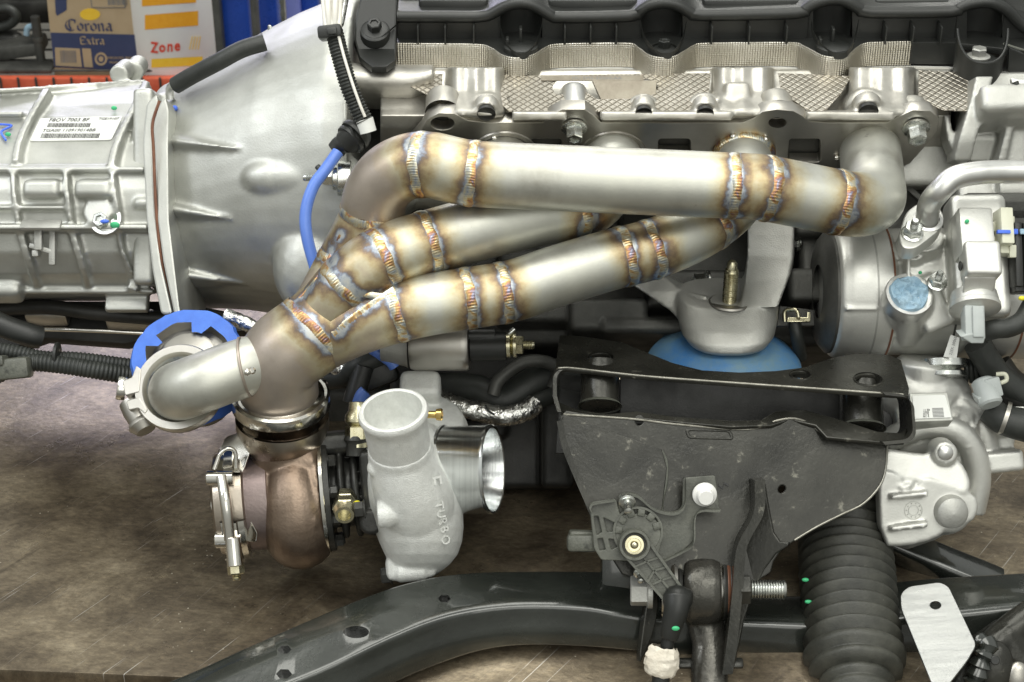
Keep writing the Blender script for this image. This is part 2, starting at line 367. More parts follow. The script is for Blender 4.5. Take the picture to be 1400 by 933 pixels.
def stainless(name='tig_welded_stainless', base=(.54, .54, .49), k=1.0):
    m, N, L, b = nt(name); co = N.new('ShaderNodeTexCoord'); vec = co.outputs['Object']
    at = N.new('ShaderNodeAttribute'); at.attribute_name = 'seamdist'
    n1 = nz(N, L, 42, 5, .6, vec); n2 = nz(N, L, 150, 4, .6, vec)
    def mth(op, a, b_):
        x = N.new('ShaderNodeMath'); x.operation = op
        for i, q in enumerate((a, b_)):
            if isinstance(q, (int, float)): x.inputs[i].default_value = q
            else: L.new(q, x.inputs[i])
        return x.outputs[0]
    d = mth('ADD', at.outputs['Fac'], mth('MULTIPLY', mth('SUBTRACT', n1, .5), 22)); d = mth('ADD', d, mth('MULTIPLY', mth('SUBTRACT', n2, .5), 5))
    q = N.new('ShaderNodeMapRange'); L.new(d, q.inputs['Value']); q.inputs['From Min'].default_value = 0; q.inputs['From Max'].default_value = 22
    r = ramp(N, [(0, (.50, .50, .47)), (.09, (.40, .43, .46)), (.15, (.22, .24, .29)), (.21, (.19, .15, .125)), (.29, (.29, .215, .135)), (.40, (.42, .34, .205)), (.55, (.50, .45, .325)), (.78, tuple(c*q_ for c, q_ in zip(base, (1, .97, .88)))), (1, base)])
    L.new(q.outputs[0], r.inputs[0])
    g1 = nz(N, L, 16, 6, .65, vec); r2 = ramp(N, [(.32, (.74, .72, .70)), (.5, (1, 1, 1)), (.68, (1.12, 1.12, 1.10))]); L.new(g1, r2.inputs[0])
    mx = N.new('ShaderNodeMix'); mx.data_type = 'RGBA'; mx.blend_type = 'MULTIPLY'; mx.inputs['Factor'].default_value = 1; L.new(r.outputs[0], mx.inputs['A']); L.new(r2.outputs[0], mx.inputs['B'])
    # scuffs
    sp = nz(N, L, 75, 9, .8, vec, 1.2); r3 = ramp(N, [(.64, (0, 0, 0)), (.70, (1, 1, 1))]); L.new(sp, r3.inputs[0]); f = mth('MULTIPLY', r3.outputs[0], .7)
    m2 = N.new('ShaderNodeMix'); m2.data_type = 'RGBA'; L.new(f, m2.inputs['Factor']); L.new(mx.outputs['Result'], m2.inputs['A']); m2.inputs['B'].default_value = (.2, .185, .16, 1)
    L.new(m2.outputs['Result'], b.inputs['Base Color']); b.inputs['Metallic'].default_value = .88
    rr = N.new('ShaderNodeMapRange'); L.new(nz(N, L, 30, 6, .7, vec), rr.inputs['Value']); rr.inputs['To Min'].default_value = .32; rr.inputs['To Max'].default_value = .60; L.new(rr.outputs[0], b.inputs['Roughness'])
    bp = N.new('ShaderNodeBump'); bp.inputs['Strength'].default_value = .12; bp.inputs['Distance'].default_value = .0005; L.new(nz(N, L, 500, 3, .6, vec), bp.inputs['Height']); L.new(bp.outputs[0], b.inputs['Normal'])
    return m
M['ss'] = stainless(); M['ssw'] = stainless('heat_darkened_stainless', (.43, .375, .325))
def beadmat():
    m, N, L, b = nt('weld_bead'); co = N.new('ShaderNodeTexCoord'); vec = co.outputs['Object']
    r = ramp(N, [(.28, (.16, .20, .30)), (.37, (.42, .45, .47)), (.46, (.60, .56, .42)), (.53, (.50, .33, .14)), (.59, (.33, .17, .10)), (.66, (.26, .25, .34)), (.76, (.55, .55, .53))]); L.new(nz(N, L, 75, 4, .6, vec, .6), r.inputs[0])
    L.new(r.outputs[0], b.inputs['Base Color']); b.inputs['Metallic'].default_value = .9; b.inputs['Roughness'].default_value = .32; return m
M['bead'] = beadmat()
def foil():
    m, N, L, b = nt('embossed_foil'); co = N.new('ShaderNodeUVMap'); vec = co.outputs[0]
    b.inputs['Metallic'].default_value = 1; b.inputs['Roughness'].default_value = .3
    t2 = N.new('ShaderNodeTexCoord'); r = ramp(N, [(.3, (.46, .43, .36)), (.7, (.66, .63, .56))]); L.new(nz(N, L, 22, 5, .6, t2.outputs['Object']), r.inputs[0]); L.new(r.outputs[0], b.inputs['Base Color'])
    ws = []
    for i, ax in enumerate(('X', 'Y')):
        w_ = N.new('ShaderNodeTexWave'); w_.bands_direction = ax; w_.inputs['Scale'].default_value = (.16, .21)[i]; w_.inputs['Distortion'].default_value = .6; w_.inputs['Detail Scale'].default_value = .3; L.new(vec, w_.inputs['Vector']); ws.append(w_.outputs['Fac'])
    wy = N.new('ShaderNodeMath'); wy.operation = 'MULTIPLY'; L.new(ws[1], wy.inputs[0]); wy.inputs[1].default_value = .45
    a = N.new('ShaderNodeMath'); a.operation = 'ADD'; L.new(ws[0], a.inputs[0]); L.new(wy.outputs[0], a.inputs[1])
    nn = N.new('ShaderNodeMath'); nn.operation = 'ADD'; L.new(a.outputs[0], nn.inputs[0]); L.new(nz(N, L, 300, 3, .6, t2.outputs['Object']), nn.inputs[1])
    bp = N.new('ShaderNodeBump'); bp.inputs['Strength'].default_value = .8; bp.inputs['Distance'].default_value = .0005; L.new(nn.outputs[0], bp.inputs['Height']); L.new(bp.outputs[0], b.inputs['Normal']); return m
M['foil'] = foil()
M['crinkle'] = metal('crinkled_foil_sleeve', (.55, .55, .53), (.78, .78, .75), .28, .08, 1, 60, 1, 160, bd=.0022)
def tabletop():
    m, N, L, b = nt('scratched_steel_table'); co = N.new('ShaderNodeTexCoord'); vec = co.outputs['Object']
    def mp(sc_, rot=0):
        q0 = N.new('ShaderNodeMapping'); q0.inputs['Rotation'].default_value = (0, 0, rot); L.new(vec, q0.inputs['Vector'])
        q = N.new('ShaderNodeMapping'); q.inputs['Scale'].default_value = sc_; L.new(q0.outputs[0], q.inputs['Vector']); return q.outputs[0]
    def mix(a, b_, f, mode='MIX'):
        x = N.new('ShaderNodeMix'); x.data_type = 'RGBA'; x.blend_type = mode
        for k, q in (('A', a), ('B', b_), ('Factor', f)):
            if hasattr(q, 'links'): L.new(q, x.inputs[k])
            elif isinstance(q, (int, float)): x.inputs[k].default_value = q
            else: x.inputs[k].default_value = (*q, 1)
        return x.outputs['Result']
    r = ramp(N, [(.30, (.066, .053, .038)), (.44, (.135, .108, .076)), (.55, (.22, .18, .125)), (.70, (.38, .32, .23))]); L.new(nz(N, L, 1, 12, .74, mp((12, 17, 9), -.25), .3), r.inputs[0]); col = r.outputs[0]
    fr_ = ramp(N, [(.30, (.62, .60, .58)), (.5, (1, 1, 1)), (.7, (1.45, 1.42, 1.35))]); L.new(nz(N, L, 1, 9, .78, mp((150, 330, 100), .2)), fr_.inputs[0]); col = mix(col, fr_.outputs[0], 1.0, 'MULTIPLY')
    def scr(sc_, rot, lo, hi, amt, colr, msc, mlo, mhi):
        nonlocal col
        s1 = ramp(N, [(lo, (0, 0, 0)), (hi, (1, 1, 1))]); L.new(nz(N, L, 1, 4, .62, mp(sc_, rot)), s1.inputs[0])
        sm_ = ramp(N, [(mlo, (0, 0, 0)), (mhi, (1, 1, 1))]); L.new(nz(N, L, msc, 4, .7, vec), sm_.inputs[0])
        a = N.new('ShaderNodeMath'); a.operation = 'MULTIPLY'; L.new(s1.outputs[0], a.inputs[0]); L.new(sm_.outputs[0], a.inputs[1])
        a2 = N.new('ShaderNodeMath'); a2.operation = 'MULTIPLY'; L.new(a.outputs[0], a2.inputs[0]); a2.inputs[1].default_value = amt; col = mix(col, colr, a2.outputs[0])
    scr((7, 520, 7), -.95, .66, .70, .85, (.70, .67, .62), 8, .44, .56)
    scr((11, 700, 7), -.80, .69, .72, .8, (.66, .62, .55), 12, .48, .58)
    scr((9, 500, 9), -1.05, .64, .70, .6, (.42, .38, .34), 5, .42, .60)
    scr((9, 600, 9), .10, .68, .71, .75, (.60, .54, .44), 11, .48, .58)
    scr((13, 90, 9), -.9, .60, .70, .6, (.035, .028, .022), 6, .46, .58)
    scr((60, 90, 60), 0, .66, .70, .6, (.05, .04, .03), 10, .45, .6)
    v = N.new('ShaderNodeTexVoronoi'); v.inputs['Scale'].default_value = 150; L.new(vec, v.inputs['Vector']); vv = ramp(N, [(.06, (1, 1, 1)), (.11, (0, 0, 0))]); L.new(v.outputs['Distance'], vv.inputs[0])
    vm = ramp(N, [(.52, (0, 0, 0)), (.62, (1, 1, 1))]); L.new(nz(N, L, 9, 4, .7, vec), vm.inputs[0]); a5 = N.new('ShaderNodeMath'); a5.operation = 'MULTIPLY'; L.new(vv.outputs[0], a5.inputs[0]); L.new(vm.outputs[0], a5.inputs[1])
    col = mix(col, (.62, .56, .44), a5.outputs[0])
    L.new(col, b.inputs['Base Color']); b.inputs['Metallic'].default_value = .62
    q = N.new('ShaderNodeMapRange'); L.new(nz(N, L, 14, 6, .7, vec), q.inputs['Value']); q.inputs['To Min'].default_value = .18; q.inputs['To Max'].default_value = .42; L.new(q.outputs[0], b.inputs['Roughness'])
    bp = N.new('ShaderNodeBump'); bp.inputs['Strength'].default_value = .5; bp.inputs['Distance'].default_value = .0006; L.new(nz(N, L, 120, 6, .7, vec), bp.inputs['Height']); L.new(bp.outputs[0], b.inputs['Normal']); return m
M['table'] = tabletop()
def quilt():
    m, N, L, b = nt('quilted_heat_shield'); co = N.new('ShaderNodeTexCoord'); vec = co.outputs['Object']; hs = []
    r = ramp(N, [(.3, (.44, .41, .35)), (.7, (.64, .60, .53))]); L.new(nz(N, L, 30, 5, .6, vec), r.inputs[0])
    for rot in (.62, -.62):
        mp = N.new('ShaderNodeMapping'); mp.inputs['Rotation'].default_value = (0, 0, rot); L.new(vec, mp.inputs['Vector'])
        mp0 = N.new('ShaderNodeMapping'); mp0.vector_type = 'TEXTURE'; 
        s_ = N.new('ShaderNodeCombineXYZ'); sp = N.new('ShaderNodeSeparateXYZ'); L.new(vec, sp.inputs[0]); L.new(sp.outputs['X'], s_.inputs['X'])
        ad = N.new('ShaderNodeMath'); ad.operation = 'SUBTRACT'; L.new(sp.outputs['Z'], ad.inputs[0]); L.new(sp.outputs['Y'], ad.inputs[1]); L.new(ad.outputs[0], s_.inputs['Y'])
        L.new(s_.outputs[0], mp.inputs['Vector'])
        w_ = N.new('ShaderNodeTexWave'); w_.bands_direction = 'Y'; w_.inputs['Scale'].default_value = 82; w_.inputs['Distortion'].default_value = .25; L.new(mp.outputs[0], w_.inputs['Vector'])
        rr = ramp(N, [(.0, (0, 0, 0)), (.22, (1, 1, 1))]); L.new(w_.outputs['Fac'], rr.inputs[0]); hs.append(rr.outputs[0])
    mn = N.new('ShaderNodeMath'); mn.operation = 'MINIMUM'; L.new(hs[0], mn.inputs[0]); L.new(hs[1], mn.inputs[1])
    mx = N.new('ShaderNodeMix'); mx.data_type = 'RGBA'; L.new(mn.outputs[0], mx.inputs['Factor']); mx.inputs['A'].default_value = (.30, .27, .22, 1); L.new(r.outputs[0], mx.inputs['B'])
    L.new(mx.outputs['Result'], b.inputs['Base Color']); b.inputs['Metallic'].default_value = 1; b.inputs['Roughness'].default_value = .33
    bp = N.new('ShaderNodeBump'); bp.inputs['Strength'].default_value = .8; bp.inputs['Distance'].default_value = .0008; L.new(mn.outputs[0], bp.inputs['Height']); L.new(bp.outputs[0], b.inputs['Normal']); return m
M['quilt'] = quilt()
# shared bolt meshes
BOLT = mk_bolt('bolt', M['zinc'], 9.5, 3, 6.6, 9, dish=2)
BOLTB = mk_bolt('bolt', M['blackplas'], 8.5, 2.2, 5.2, 6, dish=1)
BOLTG = mk_bolt('bolt', M['aluR'], 8, 2.2, 5.4, 5)
BOLTD = mk_bolt('bolt', M['blackcast'], 4.2, .8, 3.6, 4, dish=.8)
NUT = mk_bolt('nut', M['zinc'], 7.5, 1.6, 6.6, 6, shank=6)
# ================================================================== SETTING
g = G(); box(g, V((0, 3000, -915)), (14000, 12000, 20), bev=0); fl = part(g, 'floor', M['floor']); fl['kind'] = 'structure'
g = G(); box(g, V((0, 4600, 600)), (14000, 40, 3000), bev=0); wa = part(g, 'wall', M['wall']); wa['kind'] = 'structure'
# work table
tb = thing('work_table', 'scratched brown steel work table top under the engine parts', 'table', V((0, 150, -40)))
g = G(); A = PZ(-260, 905, 0); B_ = PZ(1700, 985, 0); nb = V((B_.y-A.y, -(B_.x-A.x), 0)).normalized()*-1
xa = (B_-A).normalized(); cen = A+xa*520+nb*430; box(g, cen-V((0, 0, 8)), (1500, 860, 16), (xa, nb, ZU), bev=1.2); part(g, 'table_top', M['table'], tb)
g = G(); box(g, A+xa*520+nb*3-V((0, 0, 50)), (1496, 6, 67), (xa, nb, ZU), bev=1); part(g, 'edge_strip', M['table'], tb)
g = G(); box(g, A+xa*520-nb*60-V((0, 0, 62)), (1500, 110, 8), (xa, nb, ZU), bev=1); part(g, 'lower_ledge', M['table'], tb)
for sx_ in (-180, 1200):
    for sy_ in (60, 800):
        g = G(); box(g, A+xa*sx_+nb*sy_+V((0, 0, -455)), (60, 60, 875), (xa, nb, ZU), bev=4); part(g, 'leg', M['dark2'], tb)
# ------------------------------------------------------------------ background shelf
dS = 3000; S0 = D(100, 108, dS); zS = S0.z; yS = S0.y
sh = thing('wire_shelf', 'wire mesh shelf with a red front beam behind the gearbox', 'shelf', V((S0.x, yS, zS)))
def SX(px): return PY(px, 108, yS).x
g = G(); b0 = D(60, 121, dS-20); box(g, V((b0.x+300, b0.y, b0.z)), (1900, 24, 60), bev=5); part(g, 'beam', M['redbeam'], sh)
g = G(); box(g, V((b0.x+300, b0.y-6, b0.z-26)), (1900, 24, 12), bev=3); part(g, 'beam_lip', M['redbeam'], sh)
gw = G(); cyl(gw, Z0, V((0, 1, 0)), 460, 3, seg=8); wm = proto(gw, 'wire', M['dark2'])
for i in range(22): inst('wire', wm, V((SX(-40)+i*42, b0.y-14, b0.z+33)), V((-.25, 1, 0)), sh)
for j in range(6):
    g = G(); cyl(g, V((SX(-60), b0.y+20+j*70, b0.z+37)), V((1, 0, 0)), 1100, 3, seg=8); part(g, 'wire', M['dark2'], sh)
# beer carton
zt = b0.z+40
def boxface(g, pts, yy, th=3): return plate(g, pts, PY(100, 60, yy), V((0, -1, 0)), th, bev=0)
yb = b0.y+40
cb = thing('cardboard_box', 'tan and navy beer carton with gothic lettering standing on the wire shelf', 'box', PY(130, 104, yb))
g = G()
fb = [PY(75, 104, yb), PY(194, 107, yb), PY(186, -40, yb), PY(60, -40, yb)]
bk = [p+V((12, 210, 0)) for p in fb]; sd = PY(211, 101, yb+120)-PY(194, 107, yb); bk[1] = fb[1]+sd; bk[2] = fb[2]+sd*1.1
g.add(fb+bk, [(0, 1, 2, 3), (7, 6, 5, 4), (1, 5, 6, 2), (4, 0, 3, 7), (4, 5, 1, 0), (3, 2, 6, 7)]); part(g, 'carton', M['card'], cb)
def fp(u, v, o=1.5):                       # position on the carton front: px, py
    return PY(u, v, yb)+V((0, -o, 0))
def fpoly(g, pts, o=1.5, th=1.2): return plate(g, pts, PY(100, 60, yb)+V((0, -o, 0)), V((0, -1, 0)), th, bev=0)
g = G(); fpoly(g, [(69, 45), (192, 48), (193.5, 98), (74, 92)]); part(g, 'navy_band', M['cardblue'], cb)
g = G(); q0, q1 = fb[1], fb[2]
def sdp(px, t, o=1.0): 
    a = PY(px[0], px[1], yb); return a+sd*t+V((o, -o, 0))
g.add([sdp((190.5, 48), .02), sdp((190.5, 48), 1), sdp((193.5, 98), 1), sdp((193.5, 98), .02)], [(0, 1, 2, 3)]); part(g, 'side_navy_band', M['cardblue'], cb)
g = G(); fpoly(g, [(74, -20), (91, -20), (91, 14), (78, 22), (76, 18)], 1.6); part(g, 'ribbon_print', M['cardblue'], cb)
g = G(); fpoly(g, ell(123, 20, 14, 8, 14), 1.6); part(g, 'crest_print', M['yelprint'], cb)
ex = V((1, 0, .0)); ey = V((0, 0, 1))
# broad-nib pen strokes for the gothic lettering
def nib(g, strokes, P0, exx, eyy, s, wdt, ang=.7, y_=0, n=V((0, -1, 0))):
    nx, ny = math.cos(ang)*wdt/2, math.sin(ang)*wdt/2
    for st in strokes:
        pts = [P0+exx*(x*s)+eyy*(y*s) for (x, y) in st]; vs = []
        for p in pts: vs += [p+exx*nx+eyy*ny+n*.8, p-exx*nx-eyy*ny+n*.8]
        g.add(vs, [(2*i, 2*i+1, 2*i+3, 2*i+2) for i in range(len(pts)-1)])
GL = {'C': [[(.95, .95), (.6, 1.05), (.25, .9), (.05, .55), (.15, .2), (.45, -.02), (.8, .08), (.95, .2)], [(.45, .95), (.38, .5), (.5, .1)], [(.95, .95), (.92, .7)]],
      'o': [[(.3, .68), (.08, .5), (.08, .15), (.3, 0), (.52, .15), (.52, .5), (.3, .68)]],
      'r': [[(.08, .62), (.14, .55), (.14, .02), (.22, -.02)], [(.14, .5), (.32, .66), (.46, .55)]],
      'n': [[(.05, .62), (.12, .55), (.12, .02), (.2, -.02)], [(.12, .5), (.35, .68), (.48, .52), (.48, .04), (.56, -.02)]],
      'a': [[(.12, .55), (.3, .68), (.48, .55), (.48, .05), (.58, -.03)], [(.48, .38), (.2, .34), (.07, .18), (.2, 0), (.48, .12)]],
      'E': [[(.75, .95), (.35, 1), (.12, .9), (.12, .1), (.35, 0), (.75, .08)], [(.12, .5), (.55, .52)], [(.75, .95), (.72, .78)]],
      'x': [[(.06, .62), (.2, .55), (.4, .08), (.52, 0)], [(.5, .62), (.3, .35), (.06, 0)]],
      't': [[(.2, .9), (.2, .1), (.35, 0), (.45, .05)], [(.05, .64), (.42, .66)]]}
AD = {'C': 1.05, 'o': .66, 'r': .52, 'n': .68, 'a': .68, 'E': .85, 'x': .6, 't': .48}
def gothic(g, word, px0, py0, size, wd):
    P = fp(px0, py0, 2.6); x = 0
    for ch in word: nib(g, GL[ch], P+ex*(x*size), ex, ey, size, wd); x += AD[ch]
g = G(); gothic(g, 'Corona', 90, 41.5, 26.5, 5.0); part(g, 'brand_lettering', M['cardblue'], cb)
g = G(); gothic(g, 'Extra', 110, 60, 19, 3.6); part(g, 'variety_lettering', M['card'], cb)
g = G(); fpoly(g, [(75, 65.5), (109, 67), (112, 92), (76, 90)], 2.8); fpoly(g, [(112, 66.5), (124, 67), (127, 92.5), (115, 92)], 2.8); part(g, 'print_panel', M['card'], cb)
g = G(); r5 = random.Random(3); x = 82
while x < 104: wd = r5.choice((.5, .8, 1.2)); fpoly(g, [(x, 69.5), (x+wd, 69.5), (x+wd+1.2, 86), (x+1.2, 86)], 3.6); x += wd+r5.choice((.6, 1.0))
part(g, 'barcode_print', M['inkgrey'], cb)
g = G(); plate(g, ell(138, 81, 8.5, 9, 20), PY(100, 60, yb)+V((0, -2.8, 0)), V((0, -1, 0)), 1.2, [ell(138, 81, 5.8, 6.2, 16)], bev=0); fpoly(g, ell(138, 81, 3.4, 3.8, 12), 2.8)
text(g, 'IMPORTED BEER', fp(147, 80.5, 3), ex, ey, 8.5, .4); text(g, 'FROM MEXICO', fp(150, 86.5, 3), ex, ey, 8, .4); part(g, 'imprint_lettering', M['card'], cb)
g = G(); box(g, fp(148, 3, 2.6), (80, 1.5, 26), bev=0); part(g, 'top_panel_print', M['inkgrey'], cb)
g = G(); box(g, fp(148, 3, 3.6), (75, 1.5, 21.5), bev=0); part(g, 'top_panel', M['card'], cb)
g = G()
for i in range(12): box(g, fp(149+i*2.2, 2, 4.8), (1.8 if i % 3 else 3, 1, 15), bev=0)
part(g, 'top_barcode_print', M['inkgrey'], cb)
# white jug with orange bands
jg = thing('plastic_jug', 'white plastic jug with orange bands and red Zone lettering beside the beer carton', 'jug', PY(250, 108, yb+60))
jc = PY(246, 112, yb+90); jr = 118
g = G(); lathe(g, jc, ZU, [(-6, jr-4), (0, jr), (6, jr+2), (300, jr+2), (330, jr)], 90, cap=True); part(g, 'jug_body', M['wplast'], jg)
def jp(px, py, o=1.0):
    r_ = ray(px, py); k = jr+2.2+o; a = r_.x**2+r_.y**2; dx, dy = CAM.x-jc.x, CAM.y-jc.y; b_ = 2*(r_.x*dx+r_.y*dy); c_ = dx*dx+dy*dy-k*k
    dsc = b_*b_-4*a*c_
    return CAM+r_*((-b_-math.sqrt(max(dsc, 0)))/(2*a))
def jband(name, x0, x1, ya, yb_, m, o=1.2, sk=0):
    g = G(); vs = []; n = 16
    for i in range(n+1):
        x = x0+(x1-x0)*i/n; vs += [jp(x+ya*0, ya+sk*(x-x0), o), jp(x, yb_+sk*(x-x0), o)]
    g.add(vs, [(2*i, 2*i+1, 2*i+3, 2*i+2) for i in range(n)]); return part(g, name, m, jg)
jband('orange_band', 194, 268, -8, 9, M['orange'], sk=-.07); jband('orange_band', 198, 271, 21, 41, M['orange'], sk=-.08); jband('yellow_band', 207, 277, 81, 93, M['yelprint'], sk=-.05)
g = G()
for i, ch in enumerate('Zone'):
    x = (206, 217, 228, 238)[i]; p = jp(x, (71.5, 71.2, 70.4, 69.6)[i], 2); q = jp(x+4, 70, 2); e1 = (q-p); e1.z = 0; e1.normalize(); text(g, ch, p, e1, (ZU+e1*.12), 38 if i else 37, .6, bold=.8, sx=.78)
part(g, 'red_lettering', M['redprint'], jg)
g = G()
for i in range(4):
    a = jp(259+i*4, 68, 1.6); b_ = jp(263+i*3.6, 50, 1.6); tube(g, [a, b_], .9, 6)
part(g, 'sun_ray_print', M['yelprint'], jg)
# uprights and posts
def post(name, label, px, wpx, d, m, cat, grp=None, dy=50):
    p = D(px, 60, d); k = mm(d); g = G(); box(g, V((p.x, p.y, p.z-150)), (wpx*k, dy, 1300), bev=6); return single(g, name, m, label, cat, grp)
post('shelf_upright', 'dark grey shelf upright just right of the white jug', 302, 11, 2700, M['dark2'], 'shelf post')
post('shelf_upright', 'widest blue steel upright right of the white jug', 328, 37, 2750, M['bluepost'], 'shelf post', dy=80)
post('shelf_upright', 'dark shelf upright between two blue posts', 352, 8, 2600, M['dark2'], 'shelf post')
post('shelf_upright', 'blue steel upright partly in shade, left of the pale lilac strip', 372, 26, 3200, M['bluepost'], 'shelf post', dy=80)
g = G(); p = D(388, 40, 2400); tube(g, spl([V((p.x, p.y, p.z+z)) for z in (-300, 0, 300)], 8), lambda t: 4+.8*math.sin(t*150), 10); single(g, 'hanging_rope', M['greyplas'], 'thin grey braided rope hanging between the blue uprights', 'rope')
post('shelf_upright', 'pale lilac upright with a bright blue side above the bell housing', 405, 18, 2800, M['lilac'], 'shelf post', dy=60)
post('shelf_upright', 'rightmost bright blue upright beside the white wires', 428, 24, 2850, M['bluepost'], 'shelf post', dy=60)
# clutter on the shelf
g = G(); zc = b0.z+38
box(g, PY(20, 76, yb+60)+V((0, 0, 20)), (150, 80, 34), (V((.98, .1, .1)).normalized(), V((0, 1, 0)), V((-.1, 0, 1)).normalized()), 8); box(g, PY(20, 92, yb)+V((10, 0, 0)), (170, 60, 14), bev=5)
single(g, 'metal_bracket', M['dark2'], 'grimy grey metal bracket pile lying left of the beer carton', 'bracket')
g = G(); tube(g, spl([PY(a, b_, yb+90) for a, b_ in ((-20, 20), (8, 12), (22, 22), (12, 34), (-15, 40))]), 12, 12); single(g, 'rubber_belt', M['hose'], 'dark blue-grey hose curled at the upper left corner of the shelf', 'hose')
g = G(); tube(g, spl([PY(a, b_, yb+40) for a, b_ in ((36, 48), (38, 38), (46, 37), (50, 44))]), 7, 12); single(g, 'pipe_elbow', M['rag'], 'small pale blue elbow fitting on the shelf left of the carton', 'fitting')
g = G(); cyl(g, PY(57, 88, yb+30), ZU, 120, 11, seg=20); cyl(g, PY(57, 88, yb+30)+V((0, 0, 60)), ZU, 10, 15, seg=20); single(g, 'steel_rod', M['dark2'], 'dull steel rod standing upright against the beer carton', 'rod')
g = G(); box(g, PY(10, 60, yb+200)+V((0, 0, 90)), (330, 60, 60), bev=12); sphere(g, PY(10, 52, yb+100), 26, (1.5, 1, .7)); single(g, 'engine_part', M['dark'], 'dark machined lump at the back of the wire shelf', 'part')

# ================================================================== GEARBOX
dG = 205
gx = thing('gearbox', 'cast aluminium gearbox with ribs and a barcode sticker at the left edge', 'gearbox', D(90, 410, 200))
prof = [(112, 262), (117, 226), (124, 205), (140, 186), (160, 172), (195, 150), (225, 134), (236, 128), (260, 124), (282, 124), (300, 126), (312, 128), (316, 134), (345, 138), (375, 150), (395, 168), (404, 178), (408, 196), (412, 230)]
def gd(py):
    for (a, b_), (c, d_) in zip(prof, prof[1:]):
        if a <= py <= c: return b_+(d_-b_)*(py-a)/(c-a)
    return prof[-1][1] if py > 400 else prof[0][1]
def GS(px, py, o=0): return D(px, py, gd(py)-o)
Y0 = {}
def sect_at(px, dz=0):
    front = [D(px, py, d_+dz) for py, d_ in prof]; back = [D(px, 405, 330+dz), D(px, 120, 360+dz)]; return front+back
g = G(); xs = [-90, 0, 100, 205]
rings = []
for x in xs:
    sh_ = 0.045*(205-x)                                       # rear end slopes a little
    rings.append([D(x, py+(sh_ if py < 150 else 0), d_) for py, d_ in prof]+[D(x, 405, 330), D(x, 120+sh_, 360)])
loft(g, rings)
def rib(path, w_=7, h=11, o=3):
    P = [GS(a, b_, o) for a, b_ in path]; P = spl(P, 4); n = len(P)
    rprism(g, P, V((1, 0, 0)), cdir(0, .25, 1), w_, h)
rib([(66, 126), (58, 140), (42, 168), (28, 200), (24, 226)], 6, 16); rib([(201, 116), (195, 132), (178, 165), (162, 200), (155, 228)], 6, 16)
rib([(19, 236), (21, 270), (26, 304)], 4, 10); rib([(91, 236), (94, 270), (98, 304)], 4, 12); rib([(154, 232), (158, 265), (162, 290), (165, 330), (172, 355), (182, 378)], 4, 12)
rib([(29, 318), (38, 350), (48, 380), (52, 394)], 6, 12); rib([(100, 318), (108, 345), (117, 375), (121, 394)], 6, 14)
def hr(y0, x0, x1, w_=3, h=10, y1=None, o=3):
    y1 = y1 or y0; P = [GS(x0+(x1-x0)*i/12, y0+(y1-y0)*i/12, o) for i in range(13)]; rprism(g, P, cdir(0, 1, .1), cdir(0, 0, 1), w_, h)
hr(233, -80, 200, 4, 12); hr(227, -80, 160, 2, 8); hr(311, -80, 205, 3.5, 18); hr(315, -80, 205, 3, 12); hr(399, -80, 212, 3.5, 14); hr(284, -80, 100, 3, 7)
hr(129, -80, 66, 3, 9, 121); hr(121, 66, 200, 4, 10, 113)
hr(157, -80, 34, 4, 14)
for (a, b_, r_, l_) in ((190, 283, 8, 26), (198, 372, 11, 26), (188, 190, 11, 22)):   # bosses
    cyl(g, GS(a-8, b_, 4)+V((0, 6, 0)), V((1, 0, 0)), l_, r_*.62, seg=24, bev=2)
lathe(g, GS(145, 301, -12), cdir(-.08, .28, 1), [(0, 13), (18, 12), (22, 11)], 30, cap=True)
box(g, GS(175, 405, 6), (34, 26, 9), camax(cdir(0, .3, 1)), 1.5); 
plate(g, [(173, 395), (184, 370), (190, 395), (187, 400)], GS(180, 395, 14), cdir(.2, 0, 1), 8)
for px_ in (60, 130):
    box(g, GS(px_, 260, 1), (28, 14, 20), camax(cdir(0, .1, 1)), 4)
box(g, GS(-10, 395, 2), (50, 20, 22), camax(cdir(0, .5, 1)), 6)
cyl(g, GS(165, 114, 0)+V((0, 30, 2)), V((0, -1, .2)), 34, 8, seg=24)
cyl(g, GS(181, 106, 0)+V((0, 30, 0)), V((0, -1, .1)), 24, 8.5, seg=24)
part(g, 'gearbox_casing', M['alu'], gx, voxel=1.6, sm=2)
g = G(); plate(g, rnd([(55, 162), (168, 158.5), (152, 191), (40, 193)], 3), GS(100, 176, 5), cdir(0, .62, .9), 1.2, bev=.2); stk = part(g, 'sticker', M['paperw'], gx, label='white barcode sticker')
nS = cdir(0, .62, .9); P0s = GS(100, 176, 5)+nS*.35; exs = (Dp(160, 176, P0s, nS)-Dp(60, 177, P0s, nS)).normalized(); eys = (Dp(62, 165, P0s, nS)-Dp(50, 185, P0s, nS)).normalized()
g = G(); text(g, 'F8OV 7003 BF', Dp(66, 166.5, P0s, nS), exs, eys, 5.2, .05); text(g, 'TGA00 110919014BB', Dp(57, 180.5, P0s, nS), exs, eys, 4.6, .05); text(g, 'TGE19107', Dp(134, 164, P0s, nS), exs, eys, 3.6, .05)
def bars(g, x0, x1, ya, yb_, sl, seed):
    r5 = random.Random(seed); x = x0
    while x < x1:
        wd = r5.choice((.6, .9, 1.3)); g.add([Dp(x, yb_, P0s, nS), Dp(x+wd, yb_, P0s, nS), Dp(x+wd+sl, ya, P0s, nS), Dp(x+sl, ya, P0s, nS)], [(0, 1, 2, 3)]); x += wd+r5.choice((.6, .9))
bars(g, 64, 122, 168.5, 174, 2, 1); bars(g, 55, 135, 182.5, 189, 2.5, 2); part(g, 'sticker_print', M['ink'], stk)
g = G(); lathe(g, GS(145, 301, 8), cdir(-.08, .28, 1), [(0, 12.2), (1.5, 11.8), (1.5, 9.2), (-2, 9), (-2, 0)], 36); part(g, 'boss_rim', M['machined'], gx)
